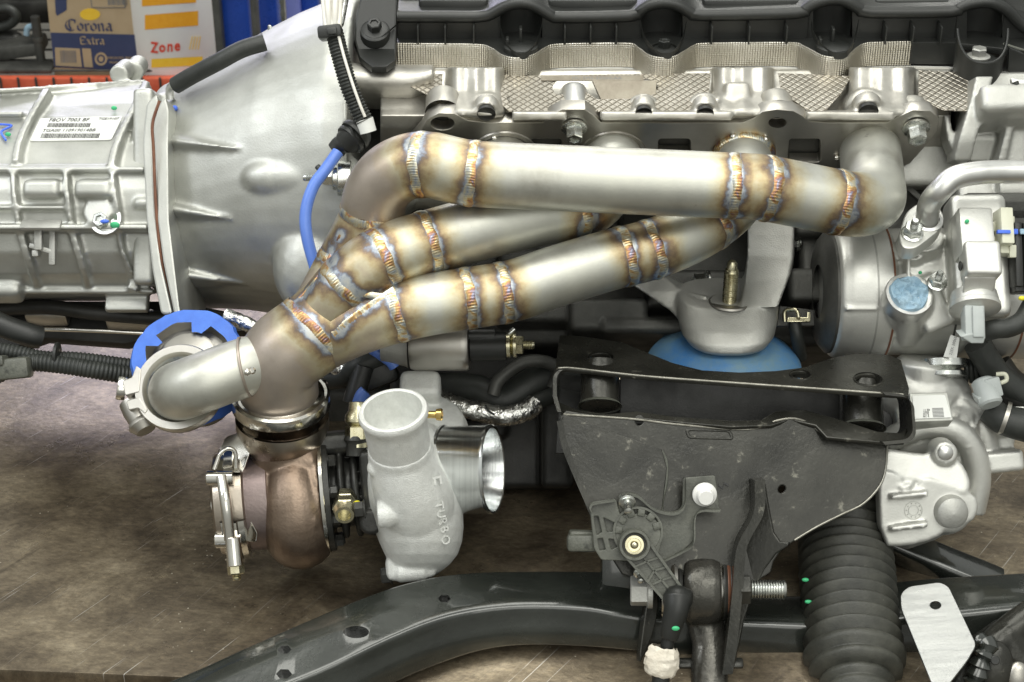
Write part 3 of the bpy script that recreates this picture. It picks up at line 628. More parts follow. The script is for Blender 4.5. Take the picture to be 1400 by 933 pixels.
inst('bolt', BOLT, GS(142, 305, 6), cdir(-.1, .2, 1), gx, .3, .9)
for q_, r_ in ((GS(157, 308, 13), 2.8), (GS(156, 148, 3), 1.8), (GS(11, 184, 4), 1.8)): g = G(); sphere(g, q_, r_, (1.3, .6, 1)); part(g, 'green_paint_dab', M['greenp'], gx)
g = G(); sphere(g, GS(143, 303, 18), 2.6, (1.3, .6, .6)); part(g, 'blue_paint_mark', M['bluep'], gx); g = G(); tube(g, spl([GS(-4, 170, 4), GS(16, 172, 4), GS(2, 180, 4), GS(8, 192, 4)]), .9, 8); part(g, 'blue_paint_mark', M['bluep'], gx)
# small clip on the lower ledge
g = G(); box(g, GS(56, 308, 12), (30, 10, 3), camax(cdir(0, .8, .7)), .5); box(g, GS(53, 326, 12), (6, 18, 6), camax(), 1); box(g, GS(72, 334, 8), (5, 32, 6), camax(), 1); box(g, GS(56, 340, 10), (18, 4, 4), camax(None, cdir(1, -.3, 0)), 1); box(g, GS(50, 347, 8), (5, 5, 10), camax(), 1)
part(g, 'clip_bracket', M['aluR'], gx)
# ================================================================== BELL HOUSING
bh = thing('bell_housing', 'large silver cast bell housing behind the exhaust bends', 'bell housing', D(330, 430, 220))
def bell(px, top, bot, df, n=64, dd=None, p=2.3):
    """section ring in a plane of constant x: top/bottom rows at the silhouette, df front depth"""
    cy = (top+bot)/2; ry = (bot-top)/2; out = []; dc = 250
    X = D(px, cy, dc).x; cz = D(px, cy, dc); e1 = U; 
    for k in range(n):
        a = 2*math.pi*k/n; c, s = math.cos(a), math.sin(a); c = math.copysign(abs(c)**(2/p), c); s = math.copysign(abs(s)**(2/p), s)
        q = cz + U*(s*ry*mm(dc)) - F*(c*(dc-df)); out.append(V((X, q.y, q.z)))
    return out
g = G()
BR = [(232, 121, 424, 150), (238, 118, 424, 146), (262, 108, 423, 138), (300, 90, 422, 126), (340, 68, 424, 116), (380, 46, 430, 106), (420, 26, 438, 98), (450, 14, 446, 92), (470, 8, 452, 88), (500, 8, 456, 86)]
loft(g, [bell(*b_) for b_ in BR])
box(g, D(232, 270, 240), (16, 150, 210), (V((1, 0, 0)), cdir(0, 1, 0), F), 3)
def bd(px):
    for a, b_ in zip(BR, BR[1:]):
        if a[0] <= px <= b_[0]: return a[3]+(b_[3]-a[3])*(px-a[0])/(b_[0]-a[0])
    return 86
BB = bvh(g)
def fin(x0, y0, x1, y1, w_=7, out=9):
    n = 16; rings = []
    for i in range(n+1):
        t = i/n; x = x0+(x1-x0)*t; y = y0+(y1-y0)*t; pr = out*(1-t)**.6*min(1, .35+t*3)+.8; hw = w_*(.35+.65*math.sin(math.pi*min(t*1.1+.12, 1))**.8)*(1-t*.55)*.6
        c = hit(BB, max(x, 236), y)[0] or D(x, y, 140)
        if x < 236: c = D(x, y, (c-CAM).dot(F)-1200)
        rings.append([c+F*8+U*(hw*1.5+1), c-F*pr+U*hw*.3, c-F*pr-U*hw*.3, c+F*8-U*(hw*1.5+1)])
    loft(g, rings)
fin(214, 192, 330, 204, 11, 12); fin(215, 283, 318, 300, 11, 12); fin(222, 371, 338, 389, 12, 14)
box(g, D(245, 150, 172), (34, 26, 20), camax(cdir(0, .6, .9)), 5)
plate(g, [(222, 138), (312, 137), (285, 158), (225, 158)], D(250, 140, 160), cdir(0, .7, .8), 16, bev=1)
plate(g, [(262, 140), (322, 70), (375, 55), (420, 20), (445, 8), (440, 30), (300, 140)], D(350, 60, 215), cdir(-.1, .5, .9), 12, bev=2)
sphere(g, D(374, 243, 112), 15, (1.6, 1, 1), camax()); cyl(g, D(374, 243, 112), cdir(1, 0, .12), 66, 15, seg=30, bev=5); sphere(g, D(432, 365, 126), 30, (1.1, 1.3, .8), camax())
part(g, 'bell_casing', M['alu'], bh, voxel=2.0, sm=3)
# flanges: gearbox-side and bell-side plates with the copper-coloured gasket line between
def flg(name, pts, d_, th, m, lab=None):
    g = G(); P0_ = D(210, 270, d_); plate(g, rnd(pts, 6), P0_, cdir(-.05, .12, 1), th, bev=1.5); return part(g, name, m, gx if name == 'gearbox_flange' else bh, label=lab)
flg('gearbox_flange', [(200, 141), (214, 128), (217, 140), (207, 170), (208, 200), (213, 300), (220, 360), (236, 430), (220, 430), (208, 370), (200, 300), (195, 200), (197, 170)], 116, 90, M['alu'])
flg('bell_flange', [(209, 170), (218, 141), (226, 132), (231, 150), (230, 200), (231, 300), (246, 425), (251, 436), (238, 431), (223, 360), (215, 300), (210.5, 200)], 113, 95, M['alu'])
g = G(); tube(g, spl([D(a, b_, 112) for a, b_ in ((218, 138), (208.6, 170), (210, 205), (212.5, 270), (216, 315), (223, 370), (237.5, 431))], 3), 1.2, 8); part(g, 'gasket', M['gask'], bh)
g = G(); sphere(g, D(239, 148, 148), 2.2, (1, .7, 1)); part(g, 'blue_paint_dab', M['bluep'], bh)
g = G(); sphere(g, D(276, 245, 128), 1.6, (1, .6, 1.6)); part(g, 'yellow_paint_dab', M['yellowp'], bh)
# top lugs of the bell
g = G(); plate(g, [(362, 50), (385, 31), (402, 28), (425, 14), (446, 14), (446, 22), (410, 50), (398, 50), (366, 71)], D(400, 40, 190), cdir(-.1, .7, .7), 22, bev=2); part(g, 'top_lug', M['aluL'], bh)
g = G(); cyl(g, D(369, 45, 180), cdir(0, 1, .3), 6, 1.6, seg=12); cyl(g, D(363, 50, 178), cdir(0, 1, .3), 2.5, 4, seg=16); part(g, 'lug_stud', M['zinc'], bh)
# vent hose
vh = thing('breather_hose', 'thick black rubber hose lying diagonally on the bell housing top', 'hose', D(300, 90, 130))
g = G(); tube(g, spl([D(240, 117, 150), D(262, 104, 142), (D(300, 84, 130)), D(330, 68, 128), D(362, 58, 130)], 3), 6.6, 24); part(g, 'hose_sleeve', M['hose'], vh)
g = G(); tube(g, fil([D(233, 136, 158), D(231, 120, 156), D(246, 113, 146)], 6), 3.4, 16); part(g, 'hose_spigot', M['machined'], vh)
# ================================================================== VALVE COVER
zV = D(900, 60, 140).z; yB = D(900, 60, 140).y
vc = thing('valve_cover', 'black plastic valve cover with bolt wells along the top of the photo', 'valve cover', V((120, yB, zV-20)))
bandpx = [(537, 60), (600, 60.5), (655, 61.5), (672, 66), (686, 75), (700, 79.5), (716, 79), (730, 74.5), (744, 66), (758, 61.5), (800, 60), (860, 60), (874, 66), (888, 76), (905, 79.5), (920, 78), (934, 71), (948, 62.5), (962, 60), (1020, 59), (1084, 59), (1098, 63), (1112, 70), (1126, 77), (1142, 79), (1158, 76), (1170, 66), (1182, 60), (1200, 58.5), (1248, 57.5)]
cups = [(711, 79, 712), (906, 79.5, 905), (1140, 79, 1138)]
def lip(px, py, dz=0): return PZ(px, py, zV)+V((0, 0, dz))
# base flange slab of the cover
g = G()
outl = [(486, 30), (484, 55), (492, 78), (508, 91), (528, 91), (541, 82), (538, 62)]+bandpx[1:]+[(1306, 58.5), (1400, 70), (1500, 80), (1500, 20), (486, 10)]
def hplate(g, pts, z, th, bev=.5):
    return plate(g, pts, V((0, 0, z)), ZU, th, bev=bev)
SB = spl([PZ(a, b_, zV) for a, b_ in bandpx], 3)
ol = [PZ(a, b_, zV) for a, b_ in outl[:7]]+SB[1:]+[PZ(a, b_, zV) for a, b_ in outl[7+len(bandpx)-1:]]
fill2(g, [[(p.x, p.y) for p in ol]], V((0, 0, zV)), V((1, 0, 0)), V((0, 1, 0)), ZU, 5, .5); part(g, 'cover_flange', M['blackplas'], vc)
# front wall and arched rail
yW = PZ(760, 52, zV).y
def WY(px, py, o=0): return PY(px, py, yW-o)
rail = [(543, 23), (600, 23), (655, 23), (672, 19), (684, 12), (698, 6.5), (713, 4.5), (728, 7), (741, 14), (755, 22), (770, 24), (862, 22), (874, 16), (886, 8), (905, 4), (922, 6), (934, 11), (945, 18), (960, 21), (1090, 18), (1102, 12), (1114, 5), (1132, 0), (1150, 0), (1163, 5), (1175, 12), (1188, 17), (1300, 16), (1312, 11), (1324, 6), (1345, 3), (1362, 6), (1378, 15), (1390, 28), (1405, 40), (1440, 48)]
rp = spl([WY(a, b_, 3) for a, b_ in rail], 4)
g = G(); tube(g, rp, 4.6, 20); part(g, 'cover_rail', M['blackplas'], vc)
g = G(); wallp = [(a, b_+2) for a, b_ in rail]
segs = [(543, 684, None), (741, 876, None), (933, 1112, None), (1165, 1322, None), (1370, 1440, None)]
for a, b_, _ in segs:
    top = [(x, y) for x, y in wallp if a < x < b_]
    yl = lambda x: 62 if x < 1306 else 62+(x-1306)*.13
    plate(g, [(a, yl(a))]+[(a, top[0][1])]+top+[(b_, top[-1][1]), (b_, yl(b_))], V((0, yW, 0)), V((0, -1, 0)), 6, bev=.4)
part(g, 'front_wall', M['blackplas'], vc)
g = G(); upl = [WY(a, b_-1, 1) for a, b_ in rail]
loft(g, [[p+V((0, 0, 2)), p+V((0, 34, 3)), p+V((0, 40, 10)), p+V((0, 200, 14)), p+V((0, 200, -30)), p+V((0, 2, -3))] for p in upl])
part(g, 'cover_top', M['blackplas'], vc)
for x0, x1 in ((575, 668), (748, 868), (955, 1095), (1185, 1310)):
    g = G(); a = WY(x0, 8, -42)+V((0, 0, 6)); b_ = WY(x1, 8, -42)+V((0, 0, 6)); box(g, (a+b_)/2, ((b_-a).length, 60, 18), bev=4); part(g, 'raised_pad', M['blackplas'], vc)
# wells
def well(cx, yb_, rpx, top):
    c = PZ(cx, yb_-rpx*.35, zV); c = V((c.x, yW-1, zV)); r_ = rpx*.55
    g = G(); ring0 = []; ring1 = []; n = 26
    pth = [WY(x, y) for x, y in rail]
    for k in range(n+1):
        a = math.pi*k/n; ring0.append(c+V((math.cos(a)*r_, math.sin(a)*r_*.95, 0)))
        x = (c.x+math.cos(a)*r_)
        zz = min(pth, key=lambda q: abs(q.x-x)).z
        ring1.append(V((c.x+math.cos(a)*r_*1.03, c.y+math.sin(a)*r_*.95, zz)))
    loft(g, [ring0, ring1], cap=False, closed=False); part(g, 'bolt_well', M['blackplas'], vc)
    return c
for cx, yb_, x in cups: well(cx, yb_, 29, 5)
well(1344, 75, 32, 3)
def urim(pts, hh, z=zV):
    P = spl([V((PZ(a, 62, zV).x, 0, 0))+V((0, PZ(a, b_, zV).y, z+(h_))) for a, b_, h_ in pts], 2); return P
for cx, w_ in ((712, 29), (906, 31), (1139, 32)):
    g = G(); pts = [(cx-w_, 61, 17), (cx-w_+3, 63, 10), (cx-w_*.72, 69, 5), (cx-w_*.35, 77.5, 2.2), (cx, 79.5, 1.6), (cx+w_*.35, 77.5, 2.2), (cx+w_*.72, 69, 5), (cx+w_-3, 63, 10), (cx+w_, 61, 17)]
    P = urim(pts, 0); P = [V((p.x, p.y if True else 0, p.z)) for p in P]; rprism(g, P, V((0, 1, 0)), ZU, 1.6, 5); part(g, 'well_rim', M['blackplas'], vc)
for px_, py_, me in ((908, 66, BOLTB), (513, 52, BOLTB)):
    inst('bolt', me, PZ(px_, py_+2, zV), ZU, vc, .3, .95)
for px_ in (712, 1139):
    g = G(); c = PZ(px_, 69, zV); lathe(g, c, ZU, [(0, 13.5), (3.5, 13), (4.5, 11), (5, 0)], 30, a0=0, a1=2*math.pi); part(g, 'well_plug', M['blackplas'], vc)
    g = G(); box(g, c+V((0, 9, 9)), (2.2, 9, 12), bev=.6); box(g, c+V((-10, 3, 6)), (2, 8, 6), bev=.5); part(g, 'plug_tab', M['blackplas'], vc)
g = G(); c = PZ(908, 69, zV); lathe(g, c, ZU, [(0, 11.5), (2.5, 11.3), (2.5, 9.8), (.6, 9.5)], 30); part(g, 'bolt_collar', M['blackplas'], vc)
for x in (572, 609, 648, 772, 807, 842, 972, 1023, 1074, 1209, 1246, 1284):
    g = G(); a = PZ(x, 59, zV); box(g, V((a.x, (a.y+yW)/2-1, zV+7)), (1.3, abs(yW-a.y)+6, 14), bev=.4); part(g, 'stiffening_rib', M['blackplas'], vc)
# left end boss
g = G(); c = PZ(513, 62, zV)
plate(g, rnd([(486, 22), (500, -30), (545, -30), (542, 22), (541, 82), (528, 92), (508, 92), (491, 78), (484, 55)], 8), V((0, c.y-8, 0))+V((0, 0, zV)), cdir(0, .15, 1), 14, bev=1.5)
part(g, 'end_boss', M['blackplas'], vc)
g = G(); q = Dp(513, 45, V((0, c.y-8, zV)), cdir(0, .15, 1)); nn_ = cdir(0, .5, .85)
lathe(g, q, nn_, [(-4, 12), (3, 11), (4, 9.5), (4, 7.5)], 30); tube(g, [q+U*-6+F*-2, q+U*-10-R*4-F*2, q+U*-11+R*2-F*2], 1.6, 10); part(g, 'boss_collar', M['blackplas'], vc)
inst('bolt', BOLTB, q+nn_*3, nn_, vc, .2, 1.05)
g = G(); rprism(g, [Dp(a, b_, V((0, c.y-9, zV)), cdir(0, .15, 1))-F*3 for a, b_ in ((522, 53), (545, 33))], cdir(1, 1, 0), F, 1.6, 6); part(g, 'stiffening_rib', M['blackplas'], vc)
# right end cup
q = PZ(1347, 87, zV); cc_ = V((q.x, q.y+19.5, zV)); n = 36; R0 = []; R1 = []; R2 = []; R3 = []
for k in range(n+1):
    a = math.pi+math.pi*k/n; dv = V((math.cos(a), math.sin(a), 0)); hz = 20*(1-(-math.sin(a)))**1.3
    R0.append(cc_+dv*17.5+V((0, 0, -27))); R1.append(cc_+dv*19.6+V((0, 0, hz))); R2.append(cc_+dv*18.0+V((0, 0, hz))); R3.append(cc_+dv*17.2+V((0, 0, -6)))
g = G(); loft(g, [R0, R1, R2, R3], cap=False, closed=False); part(g, 'bolt_cup', M['blackplas'], vc, sharp=60)
g = G(); tube(g, [(p_+q_)/2 for p_, q_ in zip(R1, R2)], 1.0, 8); part(g, 'cup_rim', M['blackplas'], vc)
g = G(); lathe(g, cc_+V((0, 0, -27)), ZU, [(0, 0), (0, 17.4), (21, 18), (21, 0)], 40); part(g, 'cup_floor', M['blackplas'], vc)
g = G(); lathe(g, cc_+V((0, 1, -6)), ZU, [(0, 14), (2.5, 13.6), (3, 12), (3, 0)], 36); part(g, 'bolt_collar', M['blackplas'], vc)
inst('bolt', BOLTG, cc_+V((0, 1, -3.2)), ZU, vc, .3, 1.1)
g = G(); a_ = [(1248, 58), (1308, 58.6), (1308, 89), (1243, 88)]; plate(g, a_, PZ(1270, 59, zV)+V((0, -.5, 0)), V((0, -1, 0)), 6, bev=.4); part(g, 'flange_skirt', M['blackplas'], vc); g = G(); plate(g, [(1380, 66), (1400, 74), (1440, 88), (1440, 130), (1400, 108), (1378, 98)], PZ(1400, 74, zV), V((0, -1, 0)), 6, bev=.5); part(g, 'flange_skirt', M['blackplas'], vc)
g = G(); tube(g, spl([lip(a, b_, 1) for a, b_ in ((1372, 62), (1390, 68), (1420, 77))], 3), 1.1, 8); part(g, 'edge_bead', M['greyplas'], vc)
# embossed foil tape strip
def sstrip(name, pts, z0, z1, m, parent=None, off=0, th=.6, slope=None):
    P = spl([PZ(a, b_, zV) for a, b_ in pts], 1.5); me_v = []; S = 0; uv = []
    for i, p in enumerate(P):
        if i: S += (p-P[i-1]).length
        t = (P[min(i+1, len(P)-1)]-P[max(i-1, 0)]); t.z = 0; t.normalize(); nrm = V((t.y, -t.x, 0))
        zb = z1+(slope(i/(len(P)-1)) if slope else 0)
        for k in range(9):
            f_ = k/8; wob = .25*noise.noise(V((S*.12, f_*3, 1)))
            z = z0+(zb-z0)*f_; me_v.append(V((p.x, p.y, zV+z))+nrm*(off+wob+(.8 if k == 0 else 0)*-1)); uv.append((S, z))
    n = len(P); fs = [(i*9+k, (i+1)*9+k, (i+1)*9+k+1, i*9+k+1) for i in range(n-1) for k in range(8)]
    g = G(); g.add(me_v, fs)
    me, c = mesh(g, name, m); ul = me.uv_layers.new(name='UVMap')
    for l in me.loops: ul.data[l.index].uv = uv[l.vertex_index]
    return me, c
me, c = sstrip('foil_tape', bandpx, .8, -18.5, M['foil'], off=1.2)
o = link('foil_tape', me, c); tag(o, 'embossed silver foil tape stuck along the edge of the black valve cover', 'foil tape')
# ================================================================== CYLINDER HEAD
ch = thing('cylinder_head', 'bright cast aluminium cylinder head under the black valve cover', 'cylinder head', D(900, 170, 150))
g = G(); hl = [(500, 60)]+[(a, b_+ (2 if 60 < b_ < 63 else 0)) for a, b_ in bandpx]+[(1300, 58.5), (1330, 66), (1400, 66), (1400, 10), (500, 0)]
P_ = [(p[0], p[1]) for p in hl]
loops = []
zL = zV-18.8; lp = [PZ(500, 60, zV)]+SB+[PZ(a, b_, zV) for a, b_ in P_[1+len(bandpx):]]
fill2(g, [[(p.x, p.y-1.5) for p in lp]], V((0, 0, zL)), V((1, 0, 0)), V((0, 1, 0)), ZU, 4.2, .4); part(g, 'head_rail', M['machined'], ch)
# head body: sloping casting with pillars
def hd(py): return 120-(py-100)*.55                        # depth of the exhaust-side wall by row
g = G()
loft(g, [[D(x, 96, 135), D(x, 120, 130), D(x, 150, 112), D(x, 158, 104), D(x, 175, 112), D(x, 215, 140), D(x, 215, 230), D(x, 90, 230)] for x in (520, 560, 700, 900, 1100, 1270, 1300)])
for x0, x1 in ((612, 690), (975, 1056), (1160, 1250)):
    P = []
    for k in range(9):
        x = x0+(x1-x0)*k/8; P.append(x)
    rings = []
    for (py, din) in ((92, 120), (108, 118), (125, 112), (140, 100), (150, 90), (158, 90), (164, 104)):
        r_ = []
        for k in range(13):
            t = k/12; x = x0+(x1-x0)*t; bl = math.sin(math.pi*t)**.4*9+math.sin(3*math.pi*t)**2*4*(1 if py < 145 else .3)
            r_.append(D(x, py, din-bl))
        rings.append(r_+[D(x1, py, 150), D(x0, py, 150)])
    loft(g, rings)
for x, y, r_ in ((665, 152, 15), (880, 152, 14), (964, 152, 15), (1186, 150, 17)):
    cyl(g, D(x, y+2, 96), cdir(0, .12, -1), 40, r_, seg=30, bev=3); lathe(g, D(x, y, 84), cdir(0, -.78, .62), [(-9, r_*.6), (-5, r_*.66), (0, r_*.62), (1.5, r_*.54), (.5, r_*.42)], 30, cap=True)
for x0, x1 in ((700, 775), (820, 1000), (1100, 1220)):
    rprism(g, spl([D(x0, 158, 88), D((x0+x1)/2, 158, 86), D(x1, 158, 88)], 4), cdir(0, 1, .3), cdir(0, -.2, 1), 6.5, 18)
cyl(g, D(690, 165, 110), cdir(1, 0, 0), 20, 6)
box(g, D(1007, 140, 104), (20, 26, 22), camax(cdir(0, .3, 1)), 4)
part(g, 'head_casting', M['head'], ch, voxel=1.5, sm=3)
g = G()
for x, y, r_ in ((665, 151, 6.5), (880, 151, 6), (964, 151, 6), (1187, 148, 7)):
    lathe(g, D(x, y+4, 78), cdir(0, -.78, .62), [(1, r_*1.05), (-2, r_*1.0), (-3, 0)], 26)
    o = part(g, 'bolt_hole', M['blackcast'], ch); g = G()  # black disc stands in for the shade in the hole
# rounded casting lobe at left of the head
g = G(); lobe = [(505, 92, 140, 20), (530, 105, 132, 38), (560, 110, 126, 44), (580, 118, 130, 38), (588, 128, 140, 22)]
rings = []
for x in range(476, 600, 8):
    t = (x-476)/120; top = 88+4*t; bot = 146+4*math.sin(t*2)-max(0, t-.75)*70; cy = (top+bot)/2; ry = (bot-top)/2
    c0 = D(x, cy, 150); rings.append([V((c0.x, 0, 0))+V((0, *( (c0+U*math.sin(a)*ry*.56-F*math.cos(a)*42)[1:] ))) for a in [2*math.pi*k/28 for k in range(28)]])
loft(g, rings); part(g, 'head_lobe', M['head'], ch, voxel=1.5, sm=8)
# quilted heat shield
qs = thing('heat_shield', 'quilted stainless heat shield gasket standing above the exhaust flange', 'heat shield', D(900, 155, 90))
P0q = D(900, 152, 88); nq = cdir(0, .72, .69)
def qpl(pts, holes=()):
    g = G(); plate(g, pts, P0q, nq, 1.0, holes, bev=.2); return part(g, 'shield_panel', M['quilt'], qs)
slot = rnd([(754, 119), (762, 108), (890, 108), (901, 118), (888, 134), (868, 135), (815, 136), (806, 128), (790, 119), (775, 128), (760, 130)], 5)
qpl([(690, 104), (972, 100), (966, 152), (700, 152), (686, 120)], [slot])
qpl([(1064, 100), (1164, 104), (1150, 128), (1128, 152), (1108, 152), (1068, 126)])
qpl([(1256, 96), (1335, 100), (1330, 152), (1288, 150), (1256, 134)])
qpl([(552, 100), (605, 101), (604, 148), (590, 132), (560, 118)])
qpl([(640, 100), (700, 102), (710, 152), (696, 152)])
g = G(); plate(g, [(740, 103), (880, 103), (880, 110), (740, 110)], P0q+nq*1, nq, .8, bev=.2); part(g, 'stamped_strip', M['tan'], qs)
g = G(); q0_ = Dp(782, 108.5, P0q+nq*1.05, nq); qx = (Dp(860, 108.5, P0q+nq*1.05, nq)-q0_).normalized(); text(g, 'HU 5M5-3Z000-AA', q0_, qx, nq.cross(qx), 4.6, .05); part(g, 'stamped_lettering', M['inkgrey'], qs)
nF = cdir(0, -.80, .60); PF = D(900, 180, 96)
def FP(px, py, o=0): return Dp(px, py, PF, nF)+nF*o
for x_, y_, r_, L_ in ((786, 174, 10.8, 28), (605, 168, 13, 18), (1063, 168, 13, 15), (1251, 176, 13, 14)):
    g = G(); lathe(g, FP(x_, y_, -10.5), -nF, [(0, r_), (L_-5, r_), (L_-1.5, r_*.9), (L_, r_*.6), (L_+.4, 0)], 44); part(g, 'bolt_boss', M['machined'] if x_ == 786 else M['head'], ch)
g = G(); plate(g, [(810, 110), (898, 110), (896, 137), (822, 137)], D(850, 124, 104), cdir(0, .3, 1), 4); part(g, 'stamped_pad', M['tan'], ch)
# engine block behind everything
eb = thing('engine_block', 'dark grimy engine block visible between the exhaust pipes', 'engine block', D(900, 430, 220))
g = G()
box(g, D(880, 330, 260), (500, 200, 120), camax(cdir(0, .2, 1)), 6)
box(g, D(640, 560, 330), (260, 90, 90), bev=6)
for x, y, w_, h, d_ in ((740, 400, 70, 60, 190), (830, 440, 60, 26, 170), (1120, 350, 40, 60, 180), (1110, 400, 46, 26, 160), (880, 455, 70, 12, 165), (900, 290, 60, 20, 180), (1100, 300, 24, 40, 170), (960, 405, 90, 30, 190)):
    box(g, D(x, y, d_), (w_, h, 60), camax(cdir(0, .2, 1)), 4)
part(g, 'block_casting', M['dark2'], eb, voxel=2, sm=2)
g = G()
for x, y, w_, h, d_ in ((640, 520, 120, 40, 215), (700, 610, 60, 70, 210), (600, 600, 60, 60, 240), (760, 600, 26, 80, 190), (730, 550, 100, 12, 200), (660, 590, 40, 14, 205)):
    box(g, D(x, y, d_), (w_, h, 60), camax(cdir(0, .1, 1)), 5)
cyl(g, D(750, 560, 185), cdir(0, -1, 0), 50, 8); cyl(g, D(545, 500, 190), cdir(0, -1, 0), 25, 7)
part(g, 'oil_pan', M['dark'], eb, voxel=2, sm=2)
for px_, py_, sc_ in ((968, 386, 1.0), (1092, 333, .7), (1114, 355, .7)):
    inst('bolt', BOLT, D(px_, py_, 155), cdir(-1, 0, .2), eb, .3, sc_)
g = G(); plate(g, [(1066, 418), (1115, 424), (1115, 446), (1062, 446)], D(1090, 430, 125), cdir(0, .1, 1), 10, bev=1); part(g, 'lug_plate', M['dark2'], eb)
g = G(); tube(g, fil([D(1073, 440, 116), D(1072, 424, 116), D(1090, 423, 112), D(1092, 434, 112)], 3), 1.6, 10); plate(g, [(1078, 434), (1104, 434), (1104, 427), (1108, 427), (1108, 440), (1076, 440)], D(1090, 435, 113), cdir(0, .4, 1), 2); part(g, 'wire_clip', M['zincy'], eb)
g = G(); tube(g, spl([D(1086, 440, 120), D(1090, 460, 120), D(1095, 490, 130)]), 5, 14); part(g, 'lug_hose', M['hose'], eb)
g = G()
for a, b_ in (((1225, 245), (1290, 300)), ((1215, 330), (1120, 300))): rprism(g, [D(*a, 150), D(*b_, 140)], cdir(0, 1, 0), F, 5, 10)
box(g, D(1200, 300, 200), (110, 70, 60), camax(), 4); box(g, D(1252, 217, 150), (26, 7, 24), bev=1); part(g, 'front_web', M['dark2'], eb)

# ================================================================== EXHAUST HEADER
hdx = thing('exhaust_header', 'tig welded stainless exhaust manifold of merging pipes with rainbow weld seams', 'exhaust manifold', D(700, 480, 20))
nF = cdir(0, -.80, .60); PF = D(900, 180, 96)
def FP(px, py, o=0): return Dp(px, py, PF, nF)+nF*o
fo = [(575, 178), (584, 163), (600, 155), (622, 156), (640, 165), (668, 168), (742, 168), (752, 158), (768, 150), (800, 150), (812, 158), (822, 168), (1015, 168), (1030, 162), (1042, 153), (1062, 150), (1085, 152), (1096, 158), (1106, 166), (1128, 168), (1212, 168), (1228, 160), (1248, 151), (1272, 152), (1284, 162), (1282, 180), (1262, 204), (1244, 224), (1225, 232), (1160, 240), (560, 236), (556, 200)]
hole = [ell(605, 169, 16, 9), ell(1063, 168, 13.5, 8)]
win = [rnd([(900, 190), (944, 190), (944, 212), (900, 212)], 5), rnd([(1079, 190), (1122, 190), (1122, 222), (1077, 222)], 5), rnd([(726, 190), (768, 190), (768, 212), (722, 212)], 5)]
g = G(); plate(g, fo, PF, nF, 10, hole+win, bev=.5); part(g, 'head_flange', M['steel'], hdx)
for a in win: g = G(); plate(g, a, PF-nF*11, nF, 3, bev=0); part(g, 'window_shade_backing', M['dark2'], hdx)  # dark plate stands in for the shade inside each flange window
for a in hole: g = G(); plate(g, a, PF-nF*11, nF, 3, bev=0); part(g, 'hole_shade_backing', M['dark2'], hdx)  # dark discs added so the flange holes look shaded

for x, y, s_ in ((785, 177, 1.0), (1252, 177, 1.08)):
    p = FP(x, y-3); inst('bolt', BOLT, p, (nF+cdir(0, -.12, 0)*.2).normalized(), hdx, .52, s_)
SP = {}
def pipe(nm, path, r, welds=(), name='primary_pipe', beads=True, seg=64, mats=None, cap=False):
    """welds: photo pixels near which a seam goes round the pipe; the pipe is built as one section between every two seams"""
    S = [0]
    for i in range(1, len(path)): S.append(S[-1]+(path[i]-path[i-1]).length)
    pr = [px2(p) for p in path]; idx = [min(range(len(path)), key=lambda i: (pr[i][0]-x)**2+(pr[i][1]-y)**2) for x, y in welds]
    ws = [S[i] for i in idx]; g = G(); tube(g, path, r, seg, cap, ws or None); cuts = [0]+sorted(set(idx))+[len(path)-1]
    for k, (i0, i1) in enumerate(zip(cuts, cuts[1:])):
        if i1-i0 < 2: continue
        q = G(); n = i1-i0+1; q.add(g.v[i0*seg:(i1+1)*seg], [(i*seg+j, i*seg+(j+1) % seg, (i+1)*seg+(j+1) % seg, (i+1)*seg+j) for i in range(n-1) for j in range(seg)], g.h[i0*seg:(i1+1)*seg])
        part(q, name, M[(mats[k] if mats and k < len(mats) else 'ss')], hdx, heat=True, sharp=60)
    if beads:
        fr = frames(path)
        for i, sw in zip(idx, ws): bead(path[i], fr[i], r(sw/S[-1]) if callable(r) else r)
NB = [0]
def bead(c, fr, r, w_=3.7, h=.8, dirv=1):
    X, Y, T = fr; NB[0] += 1; ph = NB[0]*1.3; nr = max(30, int(2*math.pi*r/1.9)); n = nr*5; vs = []; fs = []
    for k in range(n):
        a = 2*math.pi*k/n; wob = .5*math.sin(a*3+ph)+.3*math.sin(a*7+ph)
        for j in range(7):
            u = (j-3)/3; t = (a*nr/(2*math.pi)+.45*u*u+.5*math.sin(a*2+ph)) % 1.0; hh = h*(1-u*u)**.7*(.55+.5*t)-.15
            p = c+T*(u*w_*(1+.08*math.sin(a*11+ph))+wob)+(X*math.cos(a)+Y*math.sin(a))*(r+hh); vs.append(p)
    for k in range(n):
        for j in range(6): fs.append((k*7+j, ((k+1) % n)*7+j, ((k+1) % n)*7+j+1, k*7+j+1))
    g = G(); g.add(vs, fs); part(g, 'weld_seam', M['bead'], hdx, sharp=0)
d0 = 0
# pipe 1: right port -> long runner -> left elbow -> down into the collector
p1 = fil([FP(1190, 206, -2), D(1197, 287, 20), D(1040, 256, 0), D(640, 238, 0), D(505, 204, 6), D(510, 296, 30), D(472, 370, 44), D(428, 452, 34)], [35, 60, 120, 60, 33, 60, 60], 1.5)
r1 = lambda t: 22.6
pipe('p1', p1, r1, [(1148, 268), (1050, 258), (1003, 254), (645, 238), (577, 215), (506, 292), (474, 366)], mats=['ss', 'ss', 'ss', 'ss', 'ss', 'ssw', 'ssw', 'ssw'])
# pipe 2
p2 = spl([FP(838, 213, -1), FP(838, 213, 6), D(838, 240, 66), D(800, 281, 50), D(740, 293, 40), D(680, 306, 32), D(600, 328, 20), D(545, 345, 12), D(505, 365, 8), D(468, 400, 12), D(435, 446, 22)], 1.5)
pipe('p2', p2, 22.6, [(785, 284), (583, 331), (522, 355), (476, 390)], mats=['ss', 'ss', 'ss', 'ssw', 'ssw'])
